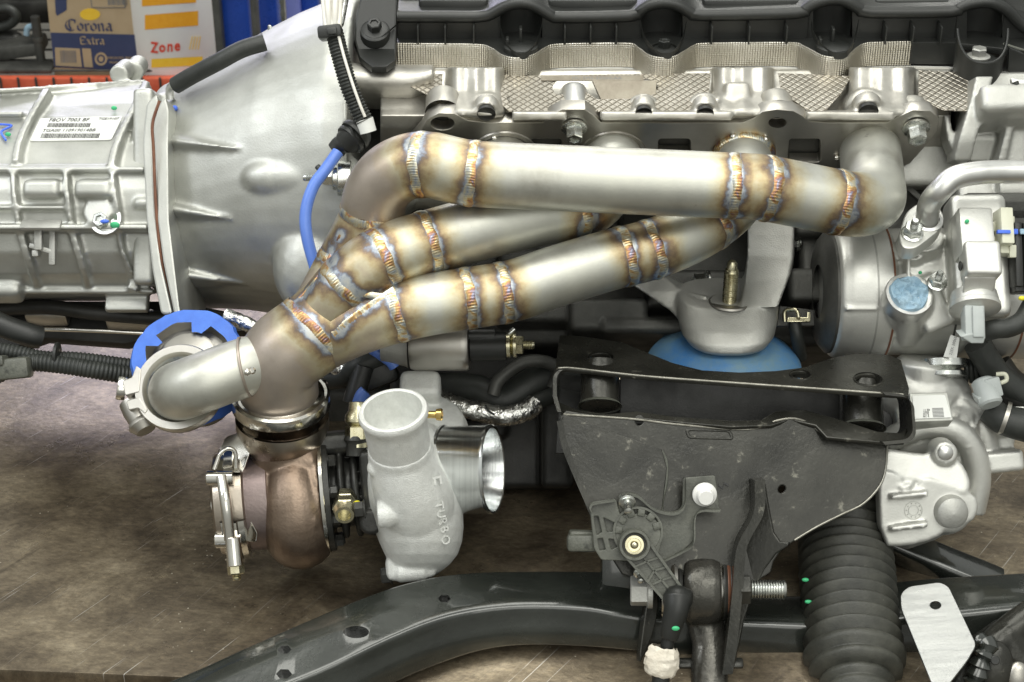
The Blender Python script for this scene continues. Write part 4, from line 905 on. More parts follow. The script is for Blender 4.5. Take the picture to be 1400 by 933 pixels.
# pipe 3
p3 = spl([FP(1016, 211, -1), FP(1016, 211, 8), D(1018, 240, 78), D(1003, 275, 62), D(960, 310, 48), D(900, 338, 38), D(830, 357, 30), D(760, 378, 22), D(700, 398, 16), D(640, 408, 12), D(580, 418, 10), D(530, 430, 10), D(480, 447, 14), D(440, 466, 22)], 1.5)
pipe('p3', p3, 21.4, [(972, 308), (890, 342), (852, 352), (688, 400), (640, 408), (545, 427)], mats=['ss', 'ss', 'ss', 'ss', 'ss', 'ss', 'ssw'])
# pipe 4, mostly hidden behind the others
p4 = spl([FP(690, 213, -1), FP(690, 213, 6), D(688, 236, 84), D(640, 250, 80), D(560, 248, 84), D(510, 290, 84), D(478, 360, 76), D(435, 440, 50)], 2)
pipe('p4', p4, 21.4)
for x in (838, 690): g = G(); lathe(g, FP(x, 212), nF, [(0, 25.5), (1.2, 25), (1.6, 22)], 50); part(g, 'port_collar', M['steel'], hdx)
# welded port rings and tack dots
bead(FP(1016, 211, 2), (frame(nF)[0], frame(nF)[1], nF), 23, 3.4, 1.4); bead(FP(1016, 211, 4.5), (frame(nF)[0], frame(nF)[1], nF), 22, 3.4, 1.4)
for x, y in ((676, 187), (860, 190), (1002, 185), (1046, 189), (1201, 184), (1144, 214)):
    g = G(); sphere(g, FP(x, y, 1.5), 2.5); part(g, 'tack_weld', M['brass'] if x in (1201,) else M['chrome'], hdx)
# collector
col = spl([D(478, 395, 30), D(452, 424, 24), D(430, 455, 20), D(405, 476, 20), D(388, 492, 26), (D(380, 515, 38))], 1.2)
def rc(t): return 21+7*min(1, t*2.2) - 1.5*max(0, (t-.7)/.3)
pc = fil([D(470, 404, 26), D(428, 455, 20), D(374, 493, 22), D(387, 566, 48)], [40, 26], 1.4)
pipe('col', pc, lambda t: 23+6.5*min(1, t*3)-3*max(0, t-.6)/.4, [(431, 454)], name='merge_collector', mats=['ssw', 'ssw'])
# collector spine seams between the pipes
def seam(P, w_=3.2, name='weld_seam'):
    g = G(); P = spl(P, 1.0); fr = frames(P); vs = []; 
    for i, p in enumerate(P):
        T = fr[i][2]; nn = (-F - T*(-F).dot(T)).normalized(); X = T.cross(nn)
        for j in range(7):
            u = (j-3)/3; t = (i/2.3+.45*u*u) % 1; vs.append(p+X*(u*w_)+nn*(1.0*(1-u*u)**.7*(.5+.5*t)-.5))
    g.add(vs, [(i*7+j, (i+1)*7+j, (i+1)*7+j+1, i*7+j+1) for i in range(len(P)-1) for j in range(6)]); part(g, name, M['bead'], hdx, sharp=0)
def surf(x, y, guess=0):  # nearest pipe surface in front along the ray
    best = None; r_ = ray(x, y)
    for path, r0 in ((p1, 22.6), (p2, 21.8), (p3, 21.4), (pc, 26)):
        for q in path[::2]:
            a = r_.dot(r_); b_ = -2*r_.dot(q-CAM); c_ = (q-CAM).dot(q-CAM)-r0*r0; ds = b_*b_-4*a*c_
            if ds > 0:
                t = (-b_-math.sqrt(ds))/(2*a)
                if best is None or t < best: best = t
    return CAM+r_*best if best else D(x, y, guess)
SEAMS = []
def seamp(L, w_=3.4):
    P = [surf(a, b_) for a, b_ in L]; SEAMS.extend(spl(P, 3)); seam(P, w_)
seamp(((540, 397), (522, 409), (500, 424), (478, 440), (456, 458)), 3.0)
seamp(((458, 352), (461, 372), (474, 388), (497, 401), (524, 406), (538, 400)), 2.4)
seamp(((466, 322), (452, 350), (436, 378), (420, 398), (406, 414)), 1.6)
# weld at the wastegate branch
pw = fil([D(378, 492, 30), D(330, 503, 8), D(241, 537, 0), D(248, 532, 70)], [60, 24], 1.4)
# keep the far end short
pipe('wg', pw, 20.6, [], name='wastegate_pipe')
g = G(); lathe(g, D(335, 502, 9), cdir(.98, .2, 0), [(-1, 20.4), (-.6, 21.3), (.6, 21.3), (1, 20.4)], 60); part(g, 'pipe_seam', M['ssw'], hdx, heat=True)
g = G(); lathe(g, D(345, 507, -14), cdir(0, 0, 1), [(0, 0), (0, 2.5), (1.5, 1.5)], 12, cap=True); sphere(g, D(338, 509, -16), 2.6); part(g, 'tack_weld', M['chrome'], hdx)
# turbine inlet v-band under the collector
vb = D(384, 545, 40); na = cdir(.02, .84, .54); q = .76
def qs_(L): return [(t*q, r*q) for t, r in L]
g = G(); lathe(g, vb, -na, qs_([(-26, 30), (-14, 31), (-8, 34), (-2, 37), (-2, 40), (1, 42), (3, 42), (5, 39.5), (7, 36), (20, 34)]), 72); part(g, 'outlet_flange', M['chrome'], hdx)
vt = thing('vband_clamp', 'shiny stainless v-band clamp directly under the merge collector', 'clamp', vb)
g = G(); lathe(g, vb, -na, qs_([(-5, 40.5), (-6, 43), (-4.5, 45.5), (6, 46), (8.5, 44.5), (17, 43), (21, 40), (20, 38)]), 90); part(g, 'clamp_band', M['chrome'], vt)
g = G(); lathe(g, vb, -na, qs_([(-3, 41), (-4, 37), (-6, 34), (-10, 30)]), 72); part(g, 'inner_ring', M['chrome'], vt)
for da in (.7, .95):
    g = G(); X_, Y_, Z_ = frame(-na); a = -.75+da*.2; lathe(g, vb, -na, qs_([(-6.3, 42.5), (-5, 46.4), (7, 46.8), (9, 45)]), 8, a0=a, a1=a+.1); part(g, 'clamp_segment', M['chrome'], vt)
# the heat tint also follows the seams along the merge
for o in list(bpy.data.objects):
    if o.name.startswith(('primary_pipe', 'merge_collector')):
        at = o.data.attributes['seamdist']; w0 = WL[o.name]; n = len(at.data); val = [0.0]*n; at.data.foreach_get('value', val)
        for i, v in enumerate(o.data.vertices):
            p = v.co*1000+w0
            if p.x < -70:
                d_ = min((p-q).length for q in SEAMS)*.85+1.5
                if d_ < val[i]: val[i] = d_
        at.data.foreach_set('value', val)
g = G(); box(g, D(572, 262, 112), (60, 44, 14), camax(), 3); part(g, 'gap_shade_block', M['dark'], eb)  # dark block added behind the pipes to give the gap its shade
# ================================================================== WASTEGATE behind the ring
wg = thing('wastegate', 'wastegate body wrapped in blue masking tape behind the left pipe ring', 'wastegate', D(255, 520, 60))
wa_ = cdir(-.10, .30, .95); wc = D(243, 529, 22)
g = G(); lathe(g, D(256, 490, 62), cdir(-.05, .55, .83), [(-60, 22), (-40, 22), (-34, 36), (0, 38), (3, 37), (4, 33), (-4, 28), (-4, 22), (2, 21), (3, 19), (3, 0)], 60); part(g, 'wastegate_body', M['steel'], wg)
g = G(); n = 70; ringp = []
Xw, Yw, Zw = frame(cdir(-.05, .55, .83))
for k in range(n):
    a = 2*math.pi*k/n; ringp.append(a)
vs = []; fs = []
for i, a in enumerate(ringp):
    rr = 40.5+1.6*noise.noise(V((a*3, 0, 0)))+1.0*noise.noise(V((a*9, 4, 0))); inn = 29+3.5*noise.noise(V((a*1.6, 5, 0)))-(9 if abs(a-1.25) < .2 or abs(a-2.7) < .16 else 0)
    dv = Xw*math.cos(a)+Yw*math.sin(a); c_ = D(256, 490, 62)
    for (t, r_) in ((-30, rr-1), (-16, rr+.6*noise.noise(V((a*9, 1, 0)))), (1, rr+.5), (5, rr-1.5), (5.2+.6*noise.noise(V((a*12, 3, 0))), inn)): vs.append(c_+Zw*t+dv*r_)
for i in range(n):
    for j in range(4): fs.append((i*5+j, ((i+1) % n)*5+j, ((i+1) % n)*5+j+1, i*5+j+1))
g.add(vs, fs)
o = single(g, 'masking_tape', M['tapeblue'], 'bright blue masking tape ring wrapped round the wastegate behind the left pipe end', 'tape', sharp=25)
# v-band ring around the pipe end
rg = thing('vband_clamp', 'flat steel v-band ring with a split lug at the left end of the wastegate pipe', 'clamp', wc)
g = G(); lathe(g, wc, wa_, [(-9, 26.5), (-9, 31), (-2, 31.5), (0, 30.5), (0, 25.5), (-1.5, 24), (-7, 22.5)], 90)
Xr, Yr, Zr = frame(wa_)
part(g, 'clamp_ring', M['steel'], rg)
g = G(); lathe(g, wc, wa_, [(-2.5, 24.3), (-6, 22), (-9, 20.5), (-9, 18)], 70); part(g, 'ring_seat', M['gask'] if 0 else M['ss'], rg)
def lug(pts):
    g = G(); plate(g, rnd(pts, 2), wc+wa_*.6, wa_, 9, bev=.6); part(g, 'clamp_lug', M['steel'], rg)
lug([(167, 521), (180, 516), (186, 500), (193, 505), (190, 536), (171, 541)]); lug([(172, 548), (190, 543), (202, 560), (198, 566), (189, 558), (176, 561)])
g = G(); cyl(g, D(180, 541, 30), cdir(.2, 1, .1), 6, 3.5, seg=16); part(g, 'clamp_screw', M['blackcast'], rg)
g = G(); lathe(g, D(164, 531, 34), cdir(-1, .15, .25), [(-4, 8), (0, 8.5), (2, 8), (2, 6)], 30, cap=True); part(g, 'screw_washer', M['chrome'], rg)
g = G(); 
lathe(g, D(186, 562, 34), cdir(.45, -.75, .3), [(-8, 9), (0, 9.5), (8, 8.5), (10, 10), (12, 10.5), (14, 9), (17, 7)], 30, cap=True); part(g, 'barrel_nut', M['steel'], rg)
# ================================================================== TURBOCHARGER
tu = thing('turbocharger', 'turbocharger with brown turbine housing, ribbed black centre and pale grey compressor', 'turbocharger', D(490, 790, 50))
tcn = D(395, 680, 62); ta = cdir(.988, .09, -.06)          # shaft direction towards the compressor
TX, TY, TZ = frame(ta, U)                                     # TX ~ up
def T_(a, u, f): return tcn+ta*a+TX*u+TY*f                    # along shaft, up, towards/away
sg = -1 if TY.dot(F) > 0 else 1                               # T_ third argument positive away when TY ~ F
def TT(a, u, toward): return tcn+ta*a+TX*u-F*toward
g = G()
rings = []; n = 56
for i in range(n+1):
    a = 2*math.pi*i/n; rt = 20.5-3.5*math.cos(a); rc_ = 26-2.5*math.cos(a)
    dv = TX*math.cos(a)+TY*math.sin(a); c_ = tcn+ta*6+dv*rc_
    rings.append([c_+dv*(math.cos(b)*rt)+ta*(math.sin(b)*rt*1.06) for b in [2*math.pi*k/24 for k in range(24)]])
rings[-1] = rings[0]; loft(g, rings, cap=False)
lathe(g, tcn, ta, [(-14, 15), (-10, 34), (10, 38), (22, 33), (26, 0)], 50, cap=True)
lathe(g, tcn-ta*34, ta, [(0, 33), (10, 34), (24, 35), (26, 20)], 60, cap=True)
lathe(g, tcn+ta*16, ta, [(-6, 20), (0, 40), (8, 41), (9, 0)], 60, cap=True)
inl = spl([D(386, 590, 46), D(392, 615, 52), D(402, 645, 60)], 3); tube(g, inl, lambda t: 25+3*t, 30)
cyl(g, TT(2, 25, 26), ta, 24, 8.5, seg=24, bev=3); cyl(g, TT(8, -14, 34), ta, 17, 9, seg=24, bev=3)
sphere(g, TT(12, 30, 20), 14, (1.2, 1, 1))
part(g, 'turbine_housing', M['turbine'], tu, voxel=1.2, sm=4)
g = G(); lathe(g, tcn-ta*35, ta, [(-2, 30), (-1, 34.6), (13, 35.6), (22, 36), (24, 30)], 80); part(g, 'outlet_barrel', M['neck'], tu)
g = G(); lathe(g, D(386, 575, 44), -na, [(-4, 33), (4, 33), (10, 31), (22, 27)], 60); part(g, 'inlet_neck', M['turbinep'], tu)
g = G(); lathe(g, tcn+ta*24.6, ta, [(0, 30), (0, 42), (2.2, 42.3), (2.6, 42), (2.6, 30)], 90); part(g, 'turbine_backplate', M['chrome'], tu)
g = G(); lathe(g, tcn+ta*27.4, ta, [(0, 28), (0, 41.6), (3.5, 41), (3.5, 26)], 80); part(g, 'clamp_plate', M['blackcast'], tu)
for a in (.75, .1, -.45, -1.15, -1.9, 1.5):   # bolts round the turbine plate
    dv = TX*math.sin(a)-F*math.cos(a); dv = (dv-ta*dv.dot(ta)).normalized()
    inst('bolt', BOLTD, tcn+ta*31+dv*36, ta, tu, a, 1.25)
g = G()
lathe(g, tcn+ta*30, ta, [(0, 27), (3, 25), (40, 24), (46, 30), (50, 32)], 50, cap=True)
for t_ in (9, 19, 29, 37): lathe(g, tcn+ta*(30+t_), ta, [(-2.6, 22), (-2.2, 32), (0, 33.5), (2.2, 32), (2.6, 22)], 60)
box(g, TT(62, 8, 28), (14, 44, 12), (ta, TX, TY), 4); cyl(g, TT(60, -20, 18), -F, 20, 9, seg=24, bev=2)
cyl(g, TT(52, 26, 0), TX, 16, 12, seg=24); box(g, TT(34, 36, 0), (36, 16, 40), (ta, TX, TY), 5)
part(g, 'centre_housing', M['blackcast'], tu, voxel=.9, sm=2)
# oil fittings
g = G(); q = D(472, 690, 22); nn_ = cdir(.05, -.45, .9); hexp(g, q, nn_, 8.8, 7); lathe(g, q, nn_, [(7, 7), (8, 8), (9, 7.5), (14, 6.6), (14, 4.6), (6, 4.4)], 30); hexp(g, q-nn_*10, nn_, 8, 8); part(g, 'water_fitting', M['zincy'], tu)
g = G(); sphere(g, D(488, 692, 18), 3.2, (1, 1.6, 1)); part(g, 'yellow_paint_dab', M['yellowp'], tu)
g = G(); q = D(489, 600, 40); hexp(g, q, U, 9, 9); lathe(g, q, U, [(-6, 7), (0, 7), (9, 6), (12, 9), (16, 9), (20, 6.5), (26, 6)], 26); part(g, 'oil_fitting', M['zincy'], tu)
g = G(); lathe(g, D(487, 596, 40), -U, [(0, 8), (3, 9), (6, 7), (14, 7)], 26, cap=True); part(g, 'oil_adapter', M['blackcast'], tu)
# compressor
cc = tcn+ta*(98); g = G(); rings = []; n = 64
for i in range(n+1):
    fr_ = i/n; a = math.radians(-58)+math.radians(352)*fr_    # grows towards the outlet on the viewer's side, turning upwards
    rt = 12+12.5*fr_; rc_ = 41+4*fr_; dv = (TX*math.cos(math.pi-a)+(-F)*math.sin(math.pi-a)); dv = (dv-ta*dv.dot(ta)).normalized()
    rings.append((a, rt, rc_, dv))
oa = cdir(-.10, .79, .60); oc_ = D(537.5, 563, -16); outp = spl([D(580, 752, 56), D(574, 715, 40), D(566, 680, 24), D(556, 655, 16), oc_-oa*42, oc_-oa*30], 2)
tube(g, outp, lambda t: 20+7*min(1, t*3)-5.0*max(0, min(1, (t-.5)*2)), 48)
rw = [(586, 500, 592, 6), (602, 497, 603, 14), (618, 496, 612, 22), (640, 496, 620, 31), (660, 498, 626, 37), (680, 501, 630, 41), (700, 505, 633, 43), (720, 511, 634, 42), (740, 518, 632, 38), (758, 526, 626, 32), (772, 534, 615, 24), (783, 545, 600, 14), (787, 556, 590, 6)]
rings = []
for y_, xa_, xb_, dp_ in rw:
    c_ = D((xa_+xb_)/2, y_, 50); hw = (xb_-xa_)/2*mm(50); rings.append([c_+R*(math.copysign(abs(math.cos(q))**.85, math.cos(q))*hw)-F*(math.sin(q)*dp_)+U*(math.sin(q)*4) for q in [2*math.pi*k/40 for k in range(40)]])
loft(g, rings)
lathe(g, cc, ta, [(-20, 20), (-18, 49), (-10, 50), (2, 46), (10, 42), (17, 36), (23, 31), (25, 0)], 80, cap=True)
lathe(g, cc-ta*19, ta, [(0, 30), (1, 56), (7, 57), (10, 40)], 80, cap=True)
lathe(g, D(578, 590, 88), cdir(0, .75, .65), [(-30, 30), (0, 34), (10, 30), (14, 12)], 40, cap=True)
box(g, D(575, 532, 92), (30, 22, 24), camax(cdir(0, .5, .9)), 5)
cyl(g, TT(83, -14, 44), -ta, 12, 8, seg=24, bev=2); 
lathe(g, D(524, 704, 8), ta, [(-4, 9), (3, 9.5), (14, 5), (22, 0)], 24, cap=True)
cyl(g, D(541, 783, 40), ta, 22, 7.5, seg=24, bev=2); box(g, D(562, 774, 46), (36, 18, 20), (ta, TX, TY), 5)
cyl(g, D(517, 640, 6), cdir(-.2, .1, 1), 9, 6.5, seg=24, bev=3)
part(g, 'compressor_housing', M['comp'], tu, voxel=1.1, sm=4)
g = G(); lathe(g, oc_-oa*10, oa, [(-24, 21.2), (-3, 21.8), (4, 22.2), (7, 23.8), (9.5, 24), (11.5, 23), (12.2, 21.5), (11.5, 20), (4, 19.6), (-8, 19), (-14, 17), (-18, 12), (-19.6, 0)], 72); part(g, 'outlet_neck', M['comp'], tu)
g = G(); lathe(g, cc-ta*20.5, ta, [(0, 30), (0, 52), (1.5, 52.4), (2.2, 52), (2.2, 30)], 80); part(g, 'seal_plate', M['zincy'], tu)
g = G(); lathe(g, cc-ta*25, ta, [(0, 28), (0, 47), (3, 48), (4.2, 47), (4.2, 30)], 80); part(g, 'backplate', M['blackcast'], tu)
ic = D(607, 643, 62); ia = cdir(.96, .03, .25)
g = G(); lathe(g, ic, ia, [(-6, 30), (-3, 30), (-2, 31), (-.5, 32.6), (1.2, 32.6), (2, 31.6), (33, 31.6), (34, 32.3), (36, 32.3), (37, 31.4), (36.5, 29.8), (14, 25), (2, 23), (-20, 22)], 110); part(g, 'inlet_ring', M['polish'], tu)
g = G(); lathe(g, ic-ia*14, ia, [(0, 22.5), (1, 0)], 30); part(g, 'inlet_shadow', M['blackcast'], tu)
g = G(); lathe(g, ic-ia*14, ia, [(-4, 8), (4, 7.5), (10, 3), (11, 0)], 24)
cyl(g, ic-ia*18, ia, 3, 20)
part(g, 'wheel_nut', M['machined'], tu); 
for k in range(10):
    a = 2*math.pi*k/10; X_, Y_, Z_ = frame(ia); dv = X_*math.cos(a)+Y_*math.sin(a); dw = X_*math.cos(a+.5)+Y_*math.sin(a+.5)
    g = G(); tv = ia.cross(dv)*.5; g.add([ic-ia*14+dv*7-tv, ic-ia*7+dv*7-tv, ic-ia*7+dw*21-tv, ic-ia*16+dw*21-tv, ic-ia*14+dv*7+tv, ic-ia*7+dv*7+tv, ic-ia*7+dw*21+tv, ic-ia*16+dw*21+tv], [(0, 1, 2, 3), (7, 6, 5, 4), (0, 4, 5, 1), (1, 5, 6, 2), (2, 6, 7, 3), (3, 7, 4, 0)]); part(g, 'compressor_blade', M['machined'], tu)
g = G(); q = D(578, 567, 22); lathe(g, q, cdir(1, 0, .05), [(-4, 2.6), (0, 2.6), (9, 2.6), (9.5, 4), (13, 4.4), (14, 3.6), (14, 1.8), (8, 1.6)], 24); part(g, 'brass_nipple', M['brass'], tu)
inst('bolt', BOLTD, D(499, 696, 14), -ta, tu, .2, 1.6); inst('bolt', BOLTD, D(536, 786, 46), -ta, tu, .2, 1.7)
# embossed lettering up the compressor side
def surfpt(x, y, o=0):
    h_ = hit(CB, x, y, o); return h_
me_ = bpy.data.objects['compressor_housing']; CB = BVHTree.FromPolygons([v.co*1000+WL['compressor_housing'] for v in me_.data.vertices], [tuple(p.vertices) for p in me_.data.polygons])
lt = [('E', 593, 650, 15), ('T', 600, 686, 8.5), ('U', 602.5, 697, 8.5), ('R', 605, 708, 8.5), ('B', 607, 719, 8.5), ('O', 608.5, 731, 9)]
for ch_, x, y, s_ in lt:
    p, nm_ = hit(CB, x, y, .1)
    if p is None: continue
    dn = (D(x+3, y+16, 0)-D(x, y, 0)).normalized(); nn_ = (nm_ if nm_.dot(F) < 0 else -nm_).normalized(); nn_ = (nn_*.6-F*.6).normalized(); exx = (dn-nn_*dn.dot(nn_)).normalized(); eyy = nn_.cross(exx)
    g = G(); text(g, ch_, p-eyy*s_*.35+nn_*.1, exx, eyy, s_, .45, bold=.1); part(g, 'embossed_letter', M['comp'], tu)
# downpipe v-band clamp with T-bolt on the turbine outlet
dp = thing('vband_clamp', 'polished v-band clamp with a long T-bolt on the turbine outlet', 'clamp', D(330, 700, 60))
oc = tcn-ta*38
g = G()
for a0, a1 in ((-.35+math.pi/2, math.pi*1.05+math.pi/2), (math.pi*1.2+math.pi/2, 1.72*math.pi+math.pi/2)):
    pass
lathe(g, oc, ta, [(-9, 36.5), (-8, 40), (-4, 41), (-3, 43.4), (3, 43.4), (4, 41), (8, 40), (9, 36.5), (7.6, 36), (-7.6, 36)], 96, x=-F, a0=math.radians(15), a1=math.radians(325)); part(g, 'clamp_band', M['chrome'], dp, sharp=30)
g = G(); lathe(g, oc, ta, [(-4, 31), (-4, 37.5), (8, 37.5), (10, 34)], 70); part(g, 'outlet_flange', M['turbinep'], dp)
g = G(); lathe(g, oc, ta, [(-14, 30), (-12, 36), (-5, 38), (-5, 30)], 70); part(g, 'outlet_lip', M['turbinep'], dp)
g = G(); plate(g, rnd([(308, 598), (340, 586), (352, 588), (334, 640), (318, 668), (299, 640), (296, 625)], 4), D(320, 620, 38), cdir(-.25, .25, .9), 2.2, bev=.4); part(g, 'trunnion_loop', M['chrome'], dp)
g = G(); tube(g, fil([D(293, 642, 24), D(300, 622, 24), D(309, 613, 24), D(322, 613, 26), D(323, 640, 28)], 5), 1.5, 10); part(g, 'loop_edge', M['chrome'], dp)
g = G(); cyl(g, D(283, 654, 26), cdir(1, .02, .05), 19, 5.2, seg=30); part(g, 'trunnion_pin', M['chrome'], dp)
g = G(); tube(g, spl([D(303, 652, 22), D(309, 690, 15), D(314, 738, 20)], 2), 4.0, 20); part(g, 't_bolt', M['chrome'], dp)
g = G(); cyl(g, D(295, 738, 30), cdir(1, .02, .05), 19, 6.2, seg=30); cyl(g, D(318, 735, 20), cdir(.1, -1, .05), 20, 5.4, seg=24); lathe(g, D(319.5, 763, 24), cdir(.1, -1, .1), [(0, 6.3), (1.2, 6.3), (1.3, 5.2), (6, 5.2)], 24, cap=True); part(g, 'lock_trunnion', M['chrome'], dp)
g = G(); hexp(g, D(322, 772, 24), cdir(.1, -1, .1), 6, 7); thread(g, D(323, 784, 24), cdir(.1, -1, .1), 5, 3.2, tip=1); part(g, 'lock_nut', M['zincy'], dp)
g = G(); plate(g, rnd([(320, 700), (336, 698), (352, 730), (350, 742), (332, 740), (318, 726)], 3), D(335, 720, 30), cdir(-.3, -.3, .9), 2, bev=.4); part(g, 'lower_lug', M['chrome'], dp)
g = G(); rprism(g, [D(298, 664, 42), D(295, 690, 44), D(302, 715, 44), D(314, 728, 44)], cdir(1, 0, 0), F, 5, 14); part(g, 'band_tab', M['chrome'], dp)

# ================================================================== STARTER MOTOR AND LOOM
st = thing('starter_motor', 'small steel starter solenoid with black cap and threaded terminal under the lowest pipe', 'starter motor', D(640, 480, 90))
g = G(); lathe(g, D(562, 470, 90), cdir(1, .01, .06), [(0, 19), (3, 20), (38, 20.5), (41, 20.5), (43, 19.5)], 50, cap=True); part(g, 'solenoid_body', M['steel'], st)
g = G(); lathe(g, D(521, 472, 96), cdir(1, 0, 0), [(0, 12), (10, 14), (18, 16), (20, 17)], 36, cap=True); part(g, 'solenoid_nose', M['aluR'], st)
g = G(); cyl(g, D(643, 474, 88), cdir(1, .01, .06), 27, 11, seg=36); cyl(g, D(640, 459, 84), cdir(1, 0, 0), 20, 6, seg=20); part(g, 'solenoid_cap', M['blackplas'], st)
g = G(); lathe(g, D(693, 472, 84), cdir(1, .02, .06), [(0, 9.5), (2.5, 9.5), (3, 7), (5, 9.5), (7, 9.5)], 30, cap=True); hexp(g, D(701, 472, 83), cdir(1, .02, .06), 7.4, 8); thread(g, D(714, 472, 82), cdir(1, 0, .06), 9, 3.4); part(g, 'terminal_stud', M['zincy'], st)
g = G(); tube(g, spl([D(693, 464, 84), D(697, 456, 80), D(703, 450, 80)], 1), 2, 10); part(g, 'terminal_tab', M['zinc'], st)
def crink(name, pts, r, m, label, cat, grp=None, amp=.12):
    g = G(); P = spl(pts, 1.2); fr = frames(P); seg = 26; vs = []
    for i, p in enumerate(P):
        for k in range(seg):
            a = 2*math.pi*k/seg; rr = r*(1+amp*noise.noise(V((i*.22, math.cos(a)*1.6, math.sin(a)*1.6)))+amp*.7*noise.noise(V((i*.6, math.cos(a)*4, math.sin(a)*4)))); vs.append(p+fr[i][0]*math.cos(a)*rr+fr[i][1]*math.sin(a)*rr)
    g.add(vs, [(i*seg+k, i*seg+(k+1) % seg, (i+1)*seg+(k+1) % seg, (i+1)*seg+k) for i in range(len(P)-1) for k in range(seg)]); g.f.append(tuple(range(seg))); return single(g, name, m, label, cat, grp, sharp=50)
crink('foil_sleeve', [D(585, 535, 120), D(612, 552, 112), D(650, 562, 108), D(690, 569, 106), D(720, 562, 108), D(732, 552, 112)], 7.5, M['crinkle'], 'crinkled silver foil sleeve curving right of the compressor', 'sleeve')
g = G(); tube(g, spl([D(728, 553, 112), D(745, 545, 118), D(765, 538, 130)], 2), 6.2, 20); single(g, 'cable', M['hose'], 'short black cable leaving the right end of the silver foil sleeve', 'cable')
g = G(); tube(g, spl([D(664, 554, 100), D(668, 562, 98), D(676, 567, 98)], 1), .8, 8); single(g, 'cable_tie', M['hose'], 'thin black tie round the silver foil sleeve', 'cable tie')
def rt(name, pts, r, m, label, cat, **k):
    g = G(); tube(g, spl(pts, 2), r, 20); return single(g, name, m, label, cat)
rt('wiring_loom', [D(600, 532, 150), D(650, 535, 140), D(690, 548, 135), D(740, 520, 140), D(800, 505, 150)], 13, M['hose'], 'thick black cloth wrapped loom above the silver foil sleeve', 'wiring loom')
rt('rubber_hose', [D(674, 540, 120), D(682, 520, 120), D(710, 498, 122), D(740, 494, 124), D(762, 505, 128), D(756, 530, 130)], 5, M['dark2'], 'dull black hose looping above the foil sleeve beside the bracket', 'hose')
crink('foil_sleeve', [D(308, 432, 120), D(330, 440, 118), D(360, 455, 118)], 5.5, M['crinkle'], 'short crinkled silver sleeve right of the blue taped wastegate', 'sleeve')
crink('foil_sleeve', [D(440, 490, 120), D(470, 505, 120), D(500, 518, 120)], 8, M['crinkle'], 'dull foil sleeve in the gap under the collector', 'sleeve')
rt('rubber_hose', [D(560, 470, 110), D(515, 490, 112), D(490, 500, 112), D(470, 515, 120), D(440, 520, 130)], 8, M['hose'], 'black hose passing behind the collector above the turbo', 'hose')
rt('blue_wire', [D(505, 474, 96), D(520, 484, 96), D(534, 494, 97), D(540, 502, 98)], 4.5, M['bluewire'], 'short blue sheathed wire end below the lowest pipe', 'wire')
g = G(); tube(g, spl([D(500, 535, 100), D(494, 542, 100), D(489, 556, 100)], 1), 5, 14); single(g, 'blue_wire', M['bluewire'], 'blue sheathed wire just left of the compressor outlet', 'wire')
g = G(); box(g, D(512, 500, 118), (30, 34, 20), camax(None, cdir(1, .4, 0)), 4); cyl(g, D(498, 500, 110), cdir(-.3, -1, 0), 30, 8); single(g, 'plug_connector', M['blackplas'], 'black plug connector in the gap above the compressor outlet', 'connector')

# loom coming down over the bell housing
wl_ = thing('wire_bundle', 'white wires entering a black split conduit in front of the bell housing', 'wire bundle', D(470, 100, 70))
gA = G(); conduit = spl([D(457, 44, 52), D(465, 76, 50), D(476, 115, 50), D(488, 145, 52), D(498, 165, 54)], 1.0)
def corr(g, P, r, pitch=2.4, d_=.9, seg=26):
    S = [0]
    for i in range(1, len(P)): S.append(S[-1]+(P[i]-P[i-1]).length)
    tube(g, P, lambda t: r-d_*(.5-.5*math.cos(2*math.pi*t*S[-1]/pitch))**2, seg)
g = G(); corr(g, spl([D(457, 44, 52), D(465, 76, 50), D(476, 115, 50), D(488, 145, 52), D(498, 165, 54)], .45), 6.6, 2.4, 1.0, 24); part(g, 'split_conduit', M['hose'], wl_)
g = G(); tube(g, spl([D(463, 50, 44), D(471, 80, 42.5), D(482, 115, 42.5), D(492, 143, 44), D(499, 160, 46)], .8), lambda t: 1.1, 10); part(g, 'wire', M['wirew'], wl_)
for i, (x0, x1) in enumerate(((440, 446), (446, 450), (452, 454), (459, 458), (466, 463))):
    g = G(); tube(g, spl([D(x0, -30, 56-i), D((x0+x1)/2, 5, 52-i % 2*4), D(x1, 38, 50)], 2), 2.1, 12); part(g, 'wire', M['wirew'], wl_)
g = G(); tube(g, spl([D(474, -20, 60), D(468, 15, 58), D(464, 34, 54)], 2), 3.2, 12); part(g, 'foil_shield', M['crinkle'], wl_)
g = G(); box(g, D(452, 45, 50), (17, 9, 18), camax(None, cdir(1, .12, 0)), 2); box(g, D(454, 43, 40), (7, 5, 4), camax(None, cdir(1, .12, 0)), 1); box(g, D(440, 47, 50), (5, 7, 10), camax(None, cdir(1, .12, 0)), 1); part(g, 'conduit_clip', M['blackplas'], wl_)
g = G(); tube(g, [D(498, 163, 54), D(503, 181, 56)], 6.4, 24); part(g, 'paper_wrap', M['paperw'], wl_)
g = G(); tube(g, spl([D(475, 195, 70), D(484, 186, 66), D(494, 180, 62)], 1), 10, 22); lathe(g, D(480, 190, 66), cdir(-.6, -.6, .3), [(-2, 11.5), (0, 12), (2, 11.5)], 26, cap=True); lathe(g, D(486, 184, 64), cdir(-.6, -.6, .3), [(-2, 12), (0, 12.6), (2, 12)], 26, cap=True); tube(g, spl([D(460, 205, 72), D(466, 198, 70), D(476, 196, 66)], 1), 7, 18); part(g, 'plug_connector', M['blackplas'], wl_)
rt('blue_wire', [D(462, 208, 66), D(445, 232, 62), D(428, 256, 60), (D(418, 290, 60)), D(420, 325, 62), D(432, 370, 66)], 4.3, M['bluewire'], 'long blue sheathed wire bowing down in front of the bell housing', 'wire')
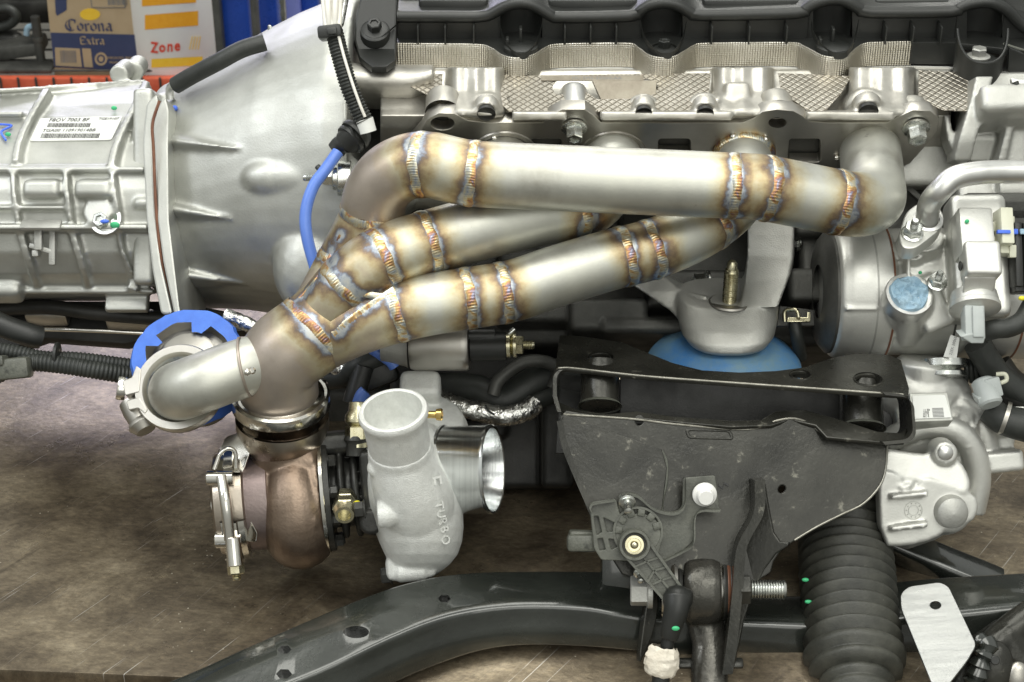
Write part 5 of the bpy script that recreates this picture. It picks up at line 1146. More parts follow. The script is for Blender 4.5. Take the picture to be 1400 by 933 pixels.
sb = thing('stud', 'threaded stud with a washer nut poking left from behind the exhaust elbow', 'stud', D(455, 243, 80))
g = G(); thread(g, D(452, 243, 78), cdir(-1, 0, .08), 20, 3.0); part(g, 'threaded_end', M['zinc'], sb)
g = G(); hexp(g, D(456, 243, 79), cdir(-1, 0, .08), 6.4, 8); cyl(g, D(462, 243, 80), cdir(-1, 0, .08), 4, 9); cyl(g, D(480, 244, 84), cdir(-1, 0, .08), 10, 13); part(g, 'stud_nut', M['zinc'], sb)
g = G(); tube(g, spl([D(434, 228, 66), D(440, 236, 64), D(436, 248, 66), D(429, 256, 70)], 1), 2.2, 12); single(g, 'cable_tie', M['hose'], 'black tie holding the blue wire beside the threaded stud', 'cable tie')
# left harness on the table
def corr1(name, pts, r, label):
    g = G(); corr(g, spl(pts, .6), r, 3.0, .8, 18); return single(g, name, M['hose'], label, 'corrugated hose')
corr1('corrugated_conduit', [D(-20, 520, 130), D(20, 502, 130), D(45, 496, 132), D(90, 500, 134), D(140, 508, 138), D(190, 516, 150)], 7, 'lower and thicker black corrugated conduit at the left edge')
corr1('corrugated_conduit', [D(-20, 476, 140), D(20, 482, 140), D(60, 490, 142), D(110, 492, 146), D(190, 502, 158)], 6, 'upper black corrugated conduit running towards the blue taped wastegate')
g = G(); box(g, D(10, 505, 124), (36, 16, 18), camax(None, cdir(1, .1, 0)), 3); box(g, D(-4, 494, 122), (14, 8, 18), camax(None, cdir(1, .1, 0)), 2); single(g, 'plug_connector', M['conn'] if 0 else M['greyplas'], 'dusty grey plug connector on the conduit at the left edge', 'connector')
g = G(); lathe(g, D(78, 486, 136), cdir(1, -.05, 0), [(-1.5, 9), (-1, 10), (1, 10), (1.5, 9)], 24, cap=True); single(g, 'cable_tie', M['blackplas'], 'black band joining the two corrugated conduits', 'cable tie')
# dark things under the gearbox
ug = thing('chassis_rail', 'dark undertray with a thin chromed rail under the gearbox', 'rail', D(120, 450, 260))
g = G(); plate(g, [(-40, 412), (240, 412), (330, 430), (340, 452), (220, 458), (170, 470), (60, 462), (20, 475), (-40, 478)], D(120, 450, 215), cdir(0, .25, 1), 20, bev=1); part(g, 'undertray', M['dark'], ug)
g = G(); tube(g, spl([D(50, 450, 200), D(120, 452, 196), D(200, 456, 200), D(215, 460, 205)], 3), 1.8, 12); part(g, 'chrome_rail', M['chrome'], ug)
g = G(); tube(g, spl([D(-30, 425, 205), D(60, 420, 200), D(130, 428, 196), D(240, 437, 196), D(300, 440, 200)], 3), 6, 16); part(g, 'fuel_line', M['dark'], ug)
for x, y, w_ in ((65, 432, 34), (180, 438, 40)):
    g = G(); box(g, D(x, y, 208), (w_, 12, 16), camax(cdir(0, .6, .8)), 3); part(g, 'bright_pan_section', M['steel'], ug)
rt('rubber_hose', [D(-30, 430, 150), D(10, 448, 150), D(40, 458, 152), D(55, 462, 156)], 9, M['blackplas'], 'glossy black hose end at the left edge under the gearbox', 'hose')
# ================================================================== ENGINE MOUNT
em = thing('engine_mount', 'grey cast engine mount bracket with an upright threaded stud on the blue rubber cone', 'engine mount', D(990, 470, 70))
g = G(); rings = []
def upo(d): return d
for z_, hw, hd, py, dd in ((0, 62, 24, 397, 78), (1, 70, 30, 402, 76), (2, 72, 32, 412, 74), (3, 70, 32, 432, 68), (4, 66, 31, 450, 64), (5, 56, 28, 463, 62), (6, 44, 22, 470, 62)):
    c_ = D(994, py, dd+45); r_ = []
    for k in range(40):
        a = 2*math.pi*k/40; ca, sa = math.cos(a), math.sin(a); ca = math.copysign(abs(ca)**.75, ca); sa = math.copysign(abs(sa)**.75, sa)
        r_.append(c_+V((ca*hw*mm(70), 0, 0))+cdir(0, .42, -.90)*(sa*hd))
    rings.append(r_)
loft(g, rings)
loft(g, [[D(a, b_, d_+33) for a, b_, d_ in r_] for r_ in (
 [(1024, 250, 120), (1086, 250, 120), (1086, 250, 150), (1024, 250, 150)], [(1022, 320, 100), (1086, 320, 100), (1086, 320, 135), (1022, 320, 135)],
 [(1022, 350, 92), (1085, 352, 90), (1086, 350, 125), (1022, 345, 125)], [(1018, 388, 78), (1080, 378, 80), (1084, 366, 115), (1018, 372, 110)], [(1010, 422, 62), (1064, 420, 62), (1068, 396, 110), (1008, 392, 100)])])
loft(g, [[D(a, b_, d_+33) for a, b_, d_ in r_] for r_ in (
 [(800, 340, 140), (840, 330, 140), (850, 340, 165), (800, 350, 165)], [(880, 400, 100), (905, 375, 110), (920, 378, 140), (890, 405, 130)], [(916, 425, 84), (932, 398, 90), (950, 398, 120), (920, 425, 115)], [(940, 450, 72), (966, 405, 74), (975, 405, 100), (945, 440, 105)])])
part(g, 'mount_casting', M['aluR'], em, voxel=1.2, sm=5)
EB = BVHTree.FromPolygons([v.co*1000+WL['mount_casting'] for v in bpy.data.objects['mount_casting'].data.vertices], [tuple(p.vertices) for p in bpy.data.objects['mount_casting'].data.polygons])
p, _n = hit(EB, 997, 412)
g = G(); sd = cdir(0.02, .9, .4); thread(g, p-sd*8, sd, 34, 5.4, 1.5, .6, 2, 30); lathe(g, p+sd*25, sd, [(0, 5), (1, 4), (5, 3.8), (7, 2.6), (8, 0)], 26); part(g, 'threaded_stud', M['zincy'], em)
g = G(); lathe(g, p-sd*1.5, sd, [(0, 16), (1.4, 15.5), (1.6, 14.5), (1, 13.5), (.8, 7.5), (0, 7)], 44); part(g, 'stud_washer', M['steel'], em)
g = G(); bc = D(991, 478, 112); bax = cdir(0, .86, .51); lathe(g, bc, bax, [(-24, 52), (-18, 57.5), (-13, 58), (-9, 55), (-2, 44), (5, 30), (9, 12), (9, 0)], 80, cap=True); o = single(g, 'rubber_mount', M['mountblue'], 'blue painted rubber cone squeezed under the grey engine mount', 'rubber mount')
# ================================================================== SUBFRAME TOWER
sf = thing('subframe_bracket', 'worn black stamped steel mount tower with round holes and a boxed top', 'subframe bracket', D(1000, 740, 60))
nt_ = cdir(0, .60, .80)
# top plate: loft across x; each station gives back, middle and front rows with depths
st_ = [(757, 462, 505, 60, 22), (765, 458, 503, 64, 16), (800, 460, 506, 66, 14), (850, 468, 511, 70, 14), (885, 482, 515, 74, 14), (920, 496, 518, 66, 16), (960, 506, 521, 50, 16), (1010, 509, 524, 46, 16), (1060, 507, 527, 48, 16), (1100, 502, 530, 56, 16), (1140, 488, 533, 72, 16), (1170, 483, 535, 78, 14), (1215, 485, 538, 76, 14), (1232, 492, 541, 72, 14), (1240, 505, 548, 66, 20)]
g = G(); outer = []
tp = [(a, b_) for a, b_, *_ in st_]+[(a, c_) for a, b_, c_, *_ in reversed(st_)]
Pt = D(1000, 522, 20); nt_ = cdir(0, .90, .43)
hol = [ell(822, 489.5, 17, 6.8), ell(1094, 513, 14, 5.5), ell(1187, 519, 19, 7.5)]
plate(g, [(759, 505)]+[(a, b_) for a, b_, *_ in st_[1:-1]]+[(1243, 530), (1242, 541), (1100, 531), (1000, 524), (880, 515), (775, 504)], Pt, nt_, 3.2, hol, bev=.8); part(g, 'top_plate', M['frame'], sf)
g = G(); TP = lambda x, y: Dp(x, y, Pt, nt_)
tube(g, spl([TP(a, b_) for a, b_ in ((762, 506), (775, 503), (880, 514.5), (1000, 523.5), (1100, 530.5), (1235, 540))], 4), 1.0, 10); part(g, 'plate_edge', M['edge'], sf)
g = G()
for a, b_, r1_, r2_ in ((822, 489.5, 17, 6.8), (1094, 513, 14, 5.5), (1187, 519, 19, 7.5)):
    c_ = TP(a, b_); g = G(); lathe(g, c_+nt_*.2, nt_, [(-.3, r1_*mm(30)*1.10), (.5, r1_*mm(30)*1.06), (.6, r1_*mm(30)), (-6, r1_*mm(30)*.98)], 40); part(g, 'hole_lip', M['frame'], sf)
# near-black sheet added as shade in the slot, rear web, spacer tubes
g = G(); plate(g, [(848, 514), (1000, 522), (1148, 532), (1148, 580), (848, 580)], D(1000, 550, 57), cdir(0, 0, 1), 3, bev=.4); part(g, 'slot_shade_sheet', M['shadeblack'], sf)
g = G(); plate(g, [(766, 512), (860, 520), (1000, 527), (1130, 536), (1240, 548), (1245, 620), (760, 620)], D(1000, 570, 92), cdir(0, .25, 1), 3, bev=.4); plate(g, [(766, 530), (860, 548), (1000, 565), (1060, 566), (1130, 560), (1245, 560), (1245, 620), (760, 620)], D(1000, 570, 88), cdir(0, .25, 1), 3, bev=.4); part(g, 'rear_web', M['shadeblack'], sf)  # rear web coloured near-black for the shade inside the box
wp = [(760, 548), (790, 560), (830, 566), (870, 562), (920, 569), (1000, 575), (1040, 574), (1060, 562), (1100, 560), (1150, 574), (1200, 590), (1232, 592), (1240, 585), (1236, 605), (1215, 606), (1160, 601), (1130, 598), (1115, 582), (1080, 574), (1055, 582), (1000, 584), (940, 579), (880, 573), (820, 572), (768, 564)]
g = G(); Pw = D(1000, 578, 16); plate(g, wp, Pw, cdir(0, .75, .66), 3, bev=.8); part(g, 'lower_ledge', M['frame'], sf)
for a, y0, y1, r_, dz_ in ((820, 500, 556, 13.8, 16), (1180, 528, 586, 14.2, 2)):
    g = G(); p0 = D(a, y0-3, 42+dz_); p1_ = D(a, y1, 30+dz_); cyl(g, p0, (p1_-p0), (p1_-p0).length, r_, seg=44); part(g, 'spacer_tube', M['frame'], sf)
    g = G(); lathe(g, p1_, (p0-p1_), [(0, r_+2), (1.2, r_+1.4), (2.4, r_)], 40); part(g, 'weld_fillet', M['greyplas'], sf)
g = G(); rprism(g, fil([D(775, 504, 20), D(757.5, 504, 18), D(758, 540, 16), D(764, 562, 14)], [8, 8]), cdir(1, 0, 0), F, 2.6, 30); part(g, 'left_wall', M['frame'], sf)
g = G(); rprism(g, fil([D(1200, 537, 18), D(1238, 541, 18), D(1242, 600, 14), D(1200, 604, 14)], [9, 8]), cdir(0.7, -.7, 0), F, 3, 40); part(g, 'right_wall', M['frame'], sf)
# main front plate
fpn = cdir(.02, .16, 1); Pf = D(1000, 640, 12)
fpl = [(766, 560), (800, 566), (862, 572), (920, 579), (1000, 586), (1040, 584), (1060, 574), (1085, 571), (1108, 578), (1125, 592), (1160, 600), (1214, 604), (1212, 640), (1204, 665), (1180, 690), (1150, 705), (1116, 722), (1085, 740), (1060, 760), (1052, 790), (1000, 800), (860, 800), (822, 740), (800, 690), (784, 640), (766, 590)]
for L_ in (((770, 567), (862, 573), (920, 580), (1000, 587), (1040, 585), (1060, 576), (1086, 572.5), (1108, 580), (1125, 593), (1160, 601), (1212, 605)), ((1213, 606), (1211, 640), (1203, 664), (1180, 689), (1150, 704), (1116, 721), (1086, 739))):
    g = G(); tube(g, spl([Dp(a, b_, Pf, fpn)+fpn*.3 for a, b_ in L_], 3), .8, 8); part(g, 'plate_edge', M['edge'], sf)
g = G(); plate(g, smooth2(fpl, 1), Pf, fpn, 5, [ell(874, 575.5, 5, 6), ell(1069, 669, 4.5, 5.5, rot=.6)], bev=.9); part(g, 'front_plate', M['frame'], sf)
g = G(); plate(g, rnd([(936, 586), (1000, 588), (1004, 602), (940, 600)], 6), Pf-fpn*-0.7, fpn, 1.6, [rnd([(941, 589.5), (996, 591), (999, 599), (945, 597)], 4)], bev=.7); part(g, 'embossed_slot', M['frame'], sf)
g = G(); sw = spl([Dp(a, b_, Pf, fpn)+fpn*.2 for a, b_ in ((905, 617), (911, 632), (911, 660), (905, 690), (908, 720))], 2); tube(g, sw, 1.1, 8); part(g, 'weld_line', M['greyplas'], sf)
g = G(); plate(g, [(770, 566), (905, 615), (912, 640), (905, 700), (900, 760), (852, 760), (822, 740), (800, 690), (784, 640), (766, 590)], Pf+fpn*1.6, fpn, 1.6, bev=.6); part(g, 'doubler_plate', M['frame'], sf)
g = G(); rprism(g, spl([Dp(a, b_, Pf, fpn)+fpn*2 for a, b_ in ((765, 575), (772, 610), (790, 655), (812, 705), (830, 745))], 3), cdir(1, .3, 0), F, 4.5, 10); part(g, 'left_flange', M['frame'], sf)
# side web and shackle legs
g = G(); plate(g, smooth2([(1031, 656), (1044, 652), (1050, 690), (1060, 740), (1085, 742), (1053, 762), (1020, 830), (1006, 900), (1000, 920), (985, 922), (996, 860), (1002, 800), (1010, 740), (1030, 700)], 1), D(1020, 780, 2), cdir(-.25, .1, 1), 8, bev=1); part(g, 'shackle_leg', M['frame'], sf)
g = G(); rprism(g, spl([D(a, b_, -4) for a, b_ in ((1036, 655), (1034, 700), (1012, 745), (1006, 800), (1000, 860), (992, 918))], 3), cdir(1, .1, .2), F, 7, 22); part(g, 'shackle_edge', M['frame'], sf)
g = G(); plate(g, smooth2([(898, 790), (902, 820), (896, 860), (878, 905), (873, 905), (880, 850), (888, 800)], 1), D(888, 850, 4), cdir(.3, 0, 1), 7, bev=1); part(g, 'shackle_leg', M['frame'], sf)
g = G(); box(g, D(955, 915, 20), (60, 8, 26), camax(cdir(0, .5, .8)), 2); box(g, D(975, 908, 6), (16, 14, 10), camax(), 3); part(g, 'shackle_base', M['frame'], sf)
g = G(); box(g, D(850, 770, 46), (30, 40, 20), camax(), 3); part(g, 'gusset', M['arm'], sf)
g = G(); tube(g, fil([Dp(938, 660, Pf, fpn)+fpn*2, Dp(986, 676, Pf, fpn)+fpn*2, Dp(990, 667, Pf, fpn)+fpn*2], 2), .9, 6) if 0 else rprism(g, [Dp(a, b_, Pf, fpn)+fpn*.6 for a, b_ in ((982, 663), (988, 668), (990, 661), (996, 664))], cdir(0, 1, 0), F, 1.3, 1.2); part(g, 'engraved_mark', M['ink'], sf)
# ================================================================== CONTROL ARMS (stamped, curved)
def armloft(stn, name, label, holes=(), cutr=None):
    g = G(); rings = []
    for (x, t, r_, b_, dt, dr, db) in stn:
        rings.append([D(x, t, dt+40), D(x, t, dt+3), D(x, t+1.2, dt), D(x, t*.5+r_*.5, (dt+dr)/2-1.5), D(x, r_-11, dr+5), D(x, r_-5, dr+1.5), D(x, r_, dr-.2), D(x, r_+5, dr-.2), D(x, r_+11, dr+1.2), D(x, r_*.5+b_*.5, (dr+db)/2-1), D(x, b_-2, db-1), D(x, b_, db+1.5), D(x, b_, db+30)])
    P = []
    for i in range(len(rings[0])):
        P.append(spl([r_[i] for r_ in rings], 4))
    n = min(len(p_) for p_ in P)
    rr = [[p_[int(round(k*(len(p_)-1)/(n-1)))] for p_ in P] for k in range(n)]
    loft(g, rr); me, c = mesh(g, 'arm_shell', M['arm'], sharp=50)
    o = bpy.data.objects.new('tmp', me); sc.collection.objects.link(o); o.location = c*.001
    cut = G()
    for pts, dcut in holes: 
        q = D(*pts[0], dcut); nn_ = cdir(0, .45, .9)
        loft(cut, [[Dp(a, b_, q, nn_)+nn_*14 for a, b_ in pts[1:]], [Dp(a, b_, q, nn_)-nn_*14 for a, b_ in pts[1:]]])
    if holes:
        cm = bpy.data.meshes.new('cut'); cm.from_pydata([v*.001 for v in cut.v], [], cut.f); bm = bmesh.new(); bm.from_mesh(cm); bmesh.ops.recalc_face_normals(bm, faces=bm.faces); bm.to_mesh(cm); bm.free()
        co = bpy.data.objects.new('cut', cm); sc.collection.objects.link(co); md = o.modifiers.new('b', 'BOOLEAN'); md.object = co; md.solver = 'EXACT'
        bpy.context.view_layer.update(); dg = bpy.context.evaluated_depsgraph_get(); m2 = bpy.data.meshes.new_from_object(o.evaluated_get(dg)); bpy.data.objects.remove(co); me = m2; me.name = 'arm_shell'
        me.shade_smooth(); me.set_sharp_from_angle(angle=math.radians(50))
        if not me.materials: me.materials.append(M['arm'])
    bpy.data.objects.remove(o); t_ = thing(name, label, 'control arm', D(stn[len(stn)//2][0], stn[len(stn)//2][3], 30)); link('arm_shell', me, c, t_); return t_
lens = lambda cx, cy, rx, ry, n=20: [(cx, cy)]+[(cx+math.cos(2*math.pi*k/n)*rx, cy+math.sin(2*math.pi*k/n)*ry) for k in range(n)]
hexa = lambda cx, cy, rx, ry: [(cx, cy), (cx-rx, cy), (cx-rx*.45, cy-ry), (cx+rx*.5, cy-ry), (cx+rx, cy), (cx+rx*.5, cy+ry), (cx-rx*.5, cy+ry)]
ca = armloft([(180, 952, 1040, 1110, -66, -100, -94), (260, 921, 990, 1052, -44, -78, -72), (340, 885, 957, 1020, -24, -58, -52), (420, 850, 925, 990, -8, -42, -36), (480, 825, 898, 965, 2, -32, -26), (540, 803, 870, 933, 16, -18, -12), (600, 789, 847, 908, 30, -4, 2), (660, 783, 834, 889, 40, 6, 12), (720, 782, 829, 882, 46, 10, 16), (800, 782, 832, 884, 48, 12, 18), (870, 785, 844, 890, 50, 14, 20), (940, 800, 850, 896, 52, 16, 22), (1010, 812, 853, 893, 54, 18, 24), (1100, 815, 857, 903, 56, 20, 26), (1160, 806, 858, 905, 56, 20, 26), (1220, 797, 852, 900, 56, 20, 26), (1300, 790, 842, 900, 56, 20, 26), (1400, 784, 832, 900, 56, 20, 26), (1470, 780, 825, 900, 56, 20, 26)],
 'control_arm', 'long curved black stamped control arm across the bottom with four punched holes', holes=[(lens(488, 868, 17.5, 9.5), -12), (hexa(608, 823, 9, 6), 18), (hexa(388, 887, 10, 6.5), -28), (hexa(388, 921, 11, 7), -42)])
c2 = armloft([(1180, 690, 725, 748, 110, 95, 105), (1240, 722, 752, 780, 110, 95, 105), (1300, 748, 778, 812, 108, 90, 100), (1360, 772, 802, 840, 106, 88, 98), (1440, 806, 836, 870, 106, 86, 96)], 'control_arm', 'second dark arm running diagonally behind the silver steering gear at lower right')
# ================================================================== BUSHING AND ROD END
rb = thing('rod_end', 'greasy steel rod end with bushing and a long bolt through the bracket', 'rod end', D(960, 820, 30))
bx = cdir(1, 0, .05)
g = G(); lathe(g, D(932, 806, 12), bx, [(0, 14), (1, 22), (5, 24), (13, 24.6), (21, 24), (26, 22), (27, 14)], 60, cap=True)
rings = []
for (x, y, w_, d_) in ((958, 815, 20, 14), (965, 850, 17, 12), (970, 880, 15, 8), (970, 920, 16, 0), (970, 980, 16, -10)):
    c_ = D(x, y, d_); rings.append([c_+R*math.cos(a)*w_*.8-F*math.sin(a)*10 for a in [2*math.pi*k/18 for k in range(18)]])
loft(g, rings); part(g, 'rod_end_forging', M['grease'], rb, voxel=1.1, sm=4)
for i, (x, r_, m_) in enumerate(((908, 21, 'chrome'), (914, 19, 'blackcast'), (921, 22, 'steel'), (928, 20, 'blackcast'), (984, 22, 'chrome'), (989, 21.5, 'blackcast'), (994, 21, 'gask'), (999, 21, 'blackcast'), (1004, 20, 'zincy'))):
    g = G(); lathe(g, D(x, 806, 12), bx, [(-2.4, r_*.5), (-2.2, r_-1), (0, r_), (2.2, r_-1), (2.4, r_*.5)], 50); part(g, 'bushing_washer', M[m_], rb)
g = G(); thread(g, D(1020, 806, -6), bx, 27, 6.8, 1.8, .7, 1.5, 30); part(g, 'bolt_thread', M['zinc'], rb)
g = G(); hexp(g, D(1012, 806, -6), bx, 10.5, 7); part(g, 'bolt_nut', M['frame'], rb)
g = G(); hexp(g, D(886, 808, -6), -bx, 10.5, 12, spin=.4); lathe(g, D(892, 808, -6), -bx, [(0, 12), (3, 12), (4, 10)], 40, cap=True); part(g, 'bolt_head', M['aluR'], rb)
# ================================================================== LEVEL SENSOR
ls = thing('level_sensor', 'dusty black ride height sensor with ribbed lever arm bolted to the bracket', 'sensor', D(870, 790, -10))
sn = cdir(0, .05, 1); Ps = D(860, 730, -12)
def SPx(x, y, o=0): return Dp(x, y, Ps, sn)+sn*o
br = [(846, 676), (866, 674), (880, 684), (898, 698), (924, 702), (933, 692), (934, 655), (938, 653), (978, 650), (984, 698), (952, 702), (948, 740), (936, 752), (905, 768), (898, 760), (904, 735), (895, 712), (870, 702), (852, 706), (845, 700)]
g = G(); plate(g, rnd(br, 4), SPx(900, 700, -3), sn, 3, bev=.7); part(g, 'mounting_bracket', M['greyplas'], ls)
g = G(); rprism(g, spl([SPx(a, b_, 0) for a, b_ in ((850, 677), (870, 678), (895, 697), (922, 702), (936, 690), (937, 656))], 2), cdir(0, 1, 0), F, 2, 8); rprism(g, spl([SPx(a, b_, 0) for a, b_ in ((984, 698), (952, 702), (948, 742), (934, 754), (905, 768))], 2), cdir(.6, 1, 0), F, 2, 8); part(g, 'bracket_rim', M['greyplas'], ls)
bd_ = [(806, 690), (812, 686), (842, 682), (848, 704), (880, 702), (898, 712), (906, 735), (900, 760), (880, 768), (822, 766), (812, 750)]
cells = [rnd([(812, 706), (818, 706), (823, 728), (816, 732)], 1.5), rnd([(825, 708), (842, 716), (838, 727), (830, 728)], 1.5), rnd([(817, 737), (824, 736), (828, 752), (820, 753)], 1.5), rnd([(832, 737), (842, 738), (846, 747), (836, 752)], 1.5)]
g = G(); plate(g, rnd(bd_, 4), SPx(850, 730, 2), sn, 4, cells, bev=.6); plate(g, rnd(bd_, 4), SPx(850, 730, -2.2), sn, 6, bev=.5); part(g, 'sensor_body', M['greyplas'], ls)
g = G(); rprism(g, spl([SPx(a, b_, 3.4) for a, b_ in ((808, 700), (808, 690), (840, 684))], 2)+[], cdir(.7, -.7, 0), F, 1.6, 6); part(g, 'sensor_rim', M['greyplas'], ls)
g = G(); lathe(g, SPx(872, 727, 1), sn, [(0, 17), (1.5, 17), (1.6, 15.5), (.4, 15)], 50); part(g, 'gear_ring', M['greyplas'], ls)
for k in range(6):
    a = .3+k*.55; g = G(); c_ = SPx(872, 727, 1.6)+R*math.cos(a)*13+U*math.sin(a)*13; box(g, c_, (5, 5, 3), camax(sn, cdir(math.cos(a), math.sin(a), 0)), .8); part(g, 'gear_tooth', M['greyplas'], ls)
# lever arm
g = G(); aa = SPx(866, 745, 7); bb = SPx(926, 820, 7); lv = (bb-aa).normalized(); lw = sn.cross(lv).normalized()
g = G(); rprism(g, [aa, aa.lerp(bb, .5), bb], lw, sn, lambda t: 19-5*t, 3); part(g, 'lever_web', M['greyplas'], ls)
for s_ in (-1, 1):
    g = G(); rprism(g, [aa+lw*(s_*9.2)+sn*2, bb+lw*(s_*6.8)+sn*2], lw, sn, 1.8, 6); part(g, 'lever_edge', M['greyplas'], ls)
g = G(); rprism(g, [aa+lv*8+sn*1.5, bb+sn*1.5], lw, sn, 1.4, 4); part(g, 'lever_rib', M['greyplas'], ls)
for t_ in (.28, .45, .62, .78):
    g = G(); q = aa.lerp(bb, t_)+sn*1.5; rprism(g, [q-lw*8+lv*(3 if t_ in (.45, .78) else -2), q, q+lw*7.5+lv*3], lv, sn, 1.4, 4); part(g, 'lever_rib', M['greyplas'], ls)
g = G(); lathe(g, SPx(866, 744, 4), sn, [(0, 11), (7, 10.8), (9, 10.2), (9, 8.6), (6, 8)], 50); part(g, 'pivot_boss', M['greyplas'], ls)
g = G(); lathe(g, SPx(866, 744, 9), sn, [(-1, 8.5), (.6, 8.3), (1, 6.6), (-1, 6)], 44); part(g, 'pivot_seal', M['rubber'], ls)
g = G(); lathe(g, SPx(866, 744, 8), sn, [(0, 6.6), (2, 6.3), (2.2, 4.6), (1, 4.3), (1, 2.8), (3, 2.5), (4, 1.5), (4.2, 0)], 40); part(g, 'pivot_bolt', M['zincy'], ls)
g = G(); cyl(g, D(778, 739, -2), cdir(1, -.05, -.1), 18, 7.6, seg=8, bev=1); box(g, D(797, 742, -4), (22, 12, 12), camax(), 3); part(g, 'sensor_plug', M['greyplas'], ls)
def pin(x, y, r_, L, o=2): 
    g = G(); q = SPx(x, y, o); dd = cdir(.02, -.5, .85); lathe(g, q, dd, [(0, r_), (1.5, r_), (2, r_*.8), (3, r_*.8), (3.2, r_*.5), (L, r_*.45), (L+.6, r_*.2)], 30, cap=True); part(g, 'rivet_pin', M['wplast'] if 0 else M['zinc'], ls)
pin(857, 685, 5.8, 12); pin(874, 782, 4.2, 10)
g = G(); q = SPx(963, 676, 1); lathe(g, q, cdir(.03, -.25, 1), [(0, 8.4), (1.4, 8.2), (2, 7.2), (2.5, 6.0), (7, 5.6), (8, 4.8), (8.1, 0)], 44, cap=True); part(g, 'bracket_bolt', M['wplast'], ls)
# ball link with tape
bl = thing('link_rod', 'black ball link with green paint dot and cream tape hanging from the sensor lever', 'link', D(905, 900, -20))
g = G(); tube(g, spl([SPx(924, 812, 12), SPx(922, 830, 14), SPx(916, 855, 12), SPx(913, 870, 10)], 1), lambda t: 9.6-3.4*t, 30); sphere(g, SPx(924, 818, 12), 10); lathe(g, SPx(927, 812, 10), cdir(.15, 1, 0), [(-4, 9.5), (3, 9), (5, 7)], 36, cap=True); part(g, 'ball_socket', M['blackplas'], bl, voxel=.8, sm=2)
g = G(); tube(g, [SPx(913, 866, 10), SPx(909, 890, 8)], 4.4, 20); tube(g, [SPx(904, 915, 6), SPx(900, 950, 4)], 6, 20); part(g, 'link_shaft', M['blackplas'], bl)
g = G(); vs = []; n = 26; rows = 16; a0_, b0_ = SPx(907, 882, 8), SPx(900, 922, 6); ax_ = (b0_-a0_).normalized(); X_, Y_, Z_ = frame(ax_)
for i in range(rows+1):
    t_ = i/rows; c_ = a0_.lerp(b0_, t_)
    for k in range(n):
        a = 2*math.pi*k/n; rr = 6.6+2.6*math.sin(math.pi*t_)**.5*(1+.25*noise.noise(V((math.cos(a)*2, math.sin(a)*2, t_*4))))+1.3*noise.noise(V((math.cos(a)*3, t_*7, math.sin(a)*3))); e_ = (1.6*noise.noise(V((a*2, t_, 0)))) if i in (0, rows) else 0
        vs.append(c_+X_*math.cos(a)*rr*1.25+Y_*math.sin(a)*rr+Z_*e_)
g.add(vs, [(i*n+k, i*n+(k+1) % n, (i+1)*n+(k+1) % n, (i+1)*n+k) for i in range(rows) for k in range(n)]); part(g, 'tape_wrap', M['masking'], bl, sharp=28)
g = G(); sphere(g, SPx(920, 855, 19.6), 2.2, (1.2, .6, .8)); part(g, 'green_paint_dab', M['greenp'], bl)
# ================================================================== STEERING BOOT
sbt = thing('steering_boot', 'dusty black ribbed rubber bellows boot pointing down at the right', 'rubber boot', D(1160, 900, 20))
b0 = D(1150, 690, 96); b1 = D(1177, 1000, -30); bax2 = (b1-b0).normalized(); Lb = (b1-b0).length
def tt(x, y):   # position along the axis for a photo row
    pv = (-F-bax2*(-F).dot(bax2)).normalized(); best = min(range(800), key=lambda i: abs(px2(b0+bax2*(Lb*(i-200)/500)+pv*33)[1]-y)); return Lb*(best-200)/500
rows_ = [662, 677, 692, 707, 719, 731, 745, 759, 774, 790, 806, 822, 840, 858]
ts = [tt(0, y) for y in rows_]; prof = [(ts[0]-10, 30)]
for i, t_ in enumerate(ts[:-1]):
    r_ = 32.4-.5*math.sin(i*.8)+i*.06; d_ = ts[i+1]-t_; prof += [(t_-d_*.03, r_-1.6), (t_+d_*.01, r_+.9), (t_+d_*.10, r_+1.3), (t_+d_*.2, r_+.9), (t_+d_*.5, r_-.8), (t_+d_*.78, r_-2.9), (t_+d_*.92, r_-3.6)]
tl = ts[-1]; prof += [(tl, 33), (tl+2, 35.4), (tl+7, 34.6), (tl+10, 30), (tl+11.5, 29.6), (tl+13, 32), (tl+17, 31.4), (tl+20, 26), (tl+21, 24), (tl+23, 25.5), (tl+26, 25.5), (tl+28, 22.5), (tl+29.5, 22), (tl+31, 24), (tl+34, 23.6), (tl+36, 22), (tl+60, 21), (tl+66, 20)]
g = G(); lathe(g, b0, bax2, prof, 90); part(g, 'bellows', M['rubber'], sbt, sharp=80)
g = G(); lathe(g, b0+bax2*(tl+62), bax2, [(0, 18), (3, 18), (60, 17)], 40, cap=True); part(g, 'tie_rod', M['steel'], sbt)
for x, y in ((1101, 793), (1105, 823)):
    g = G(); sphere(g, D(x, y, 22), 1.8, (1.4, .8, .8)); part(g, 'green_paint_dab', M['greenp'], sbt)
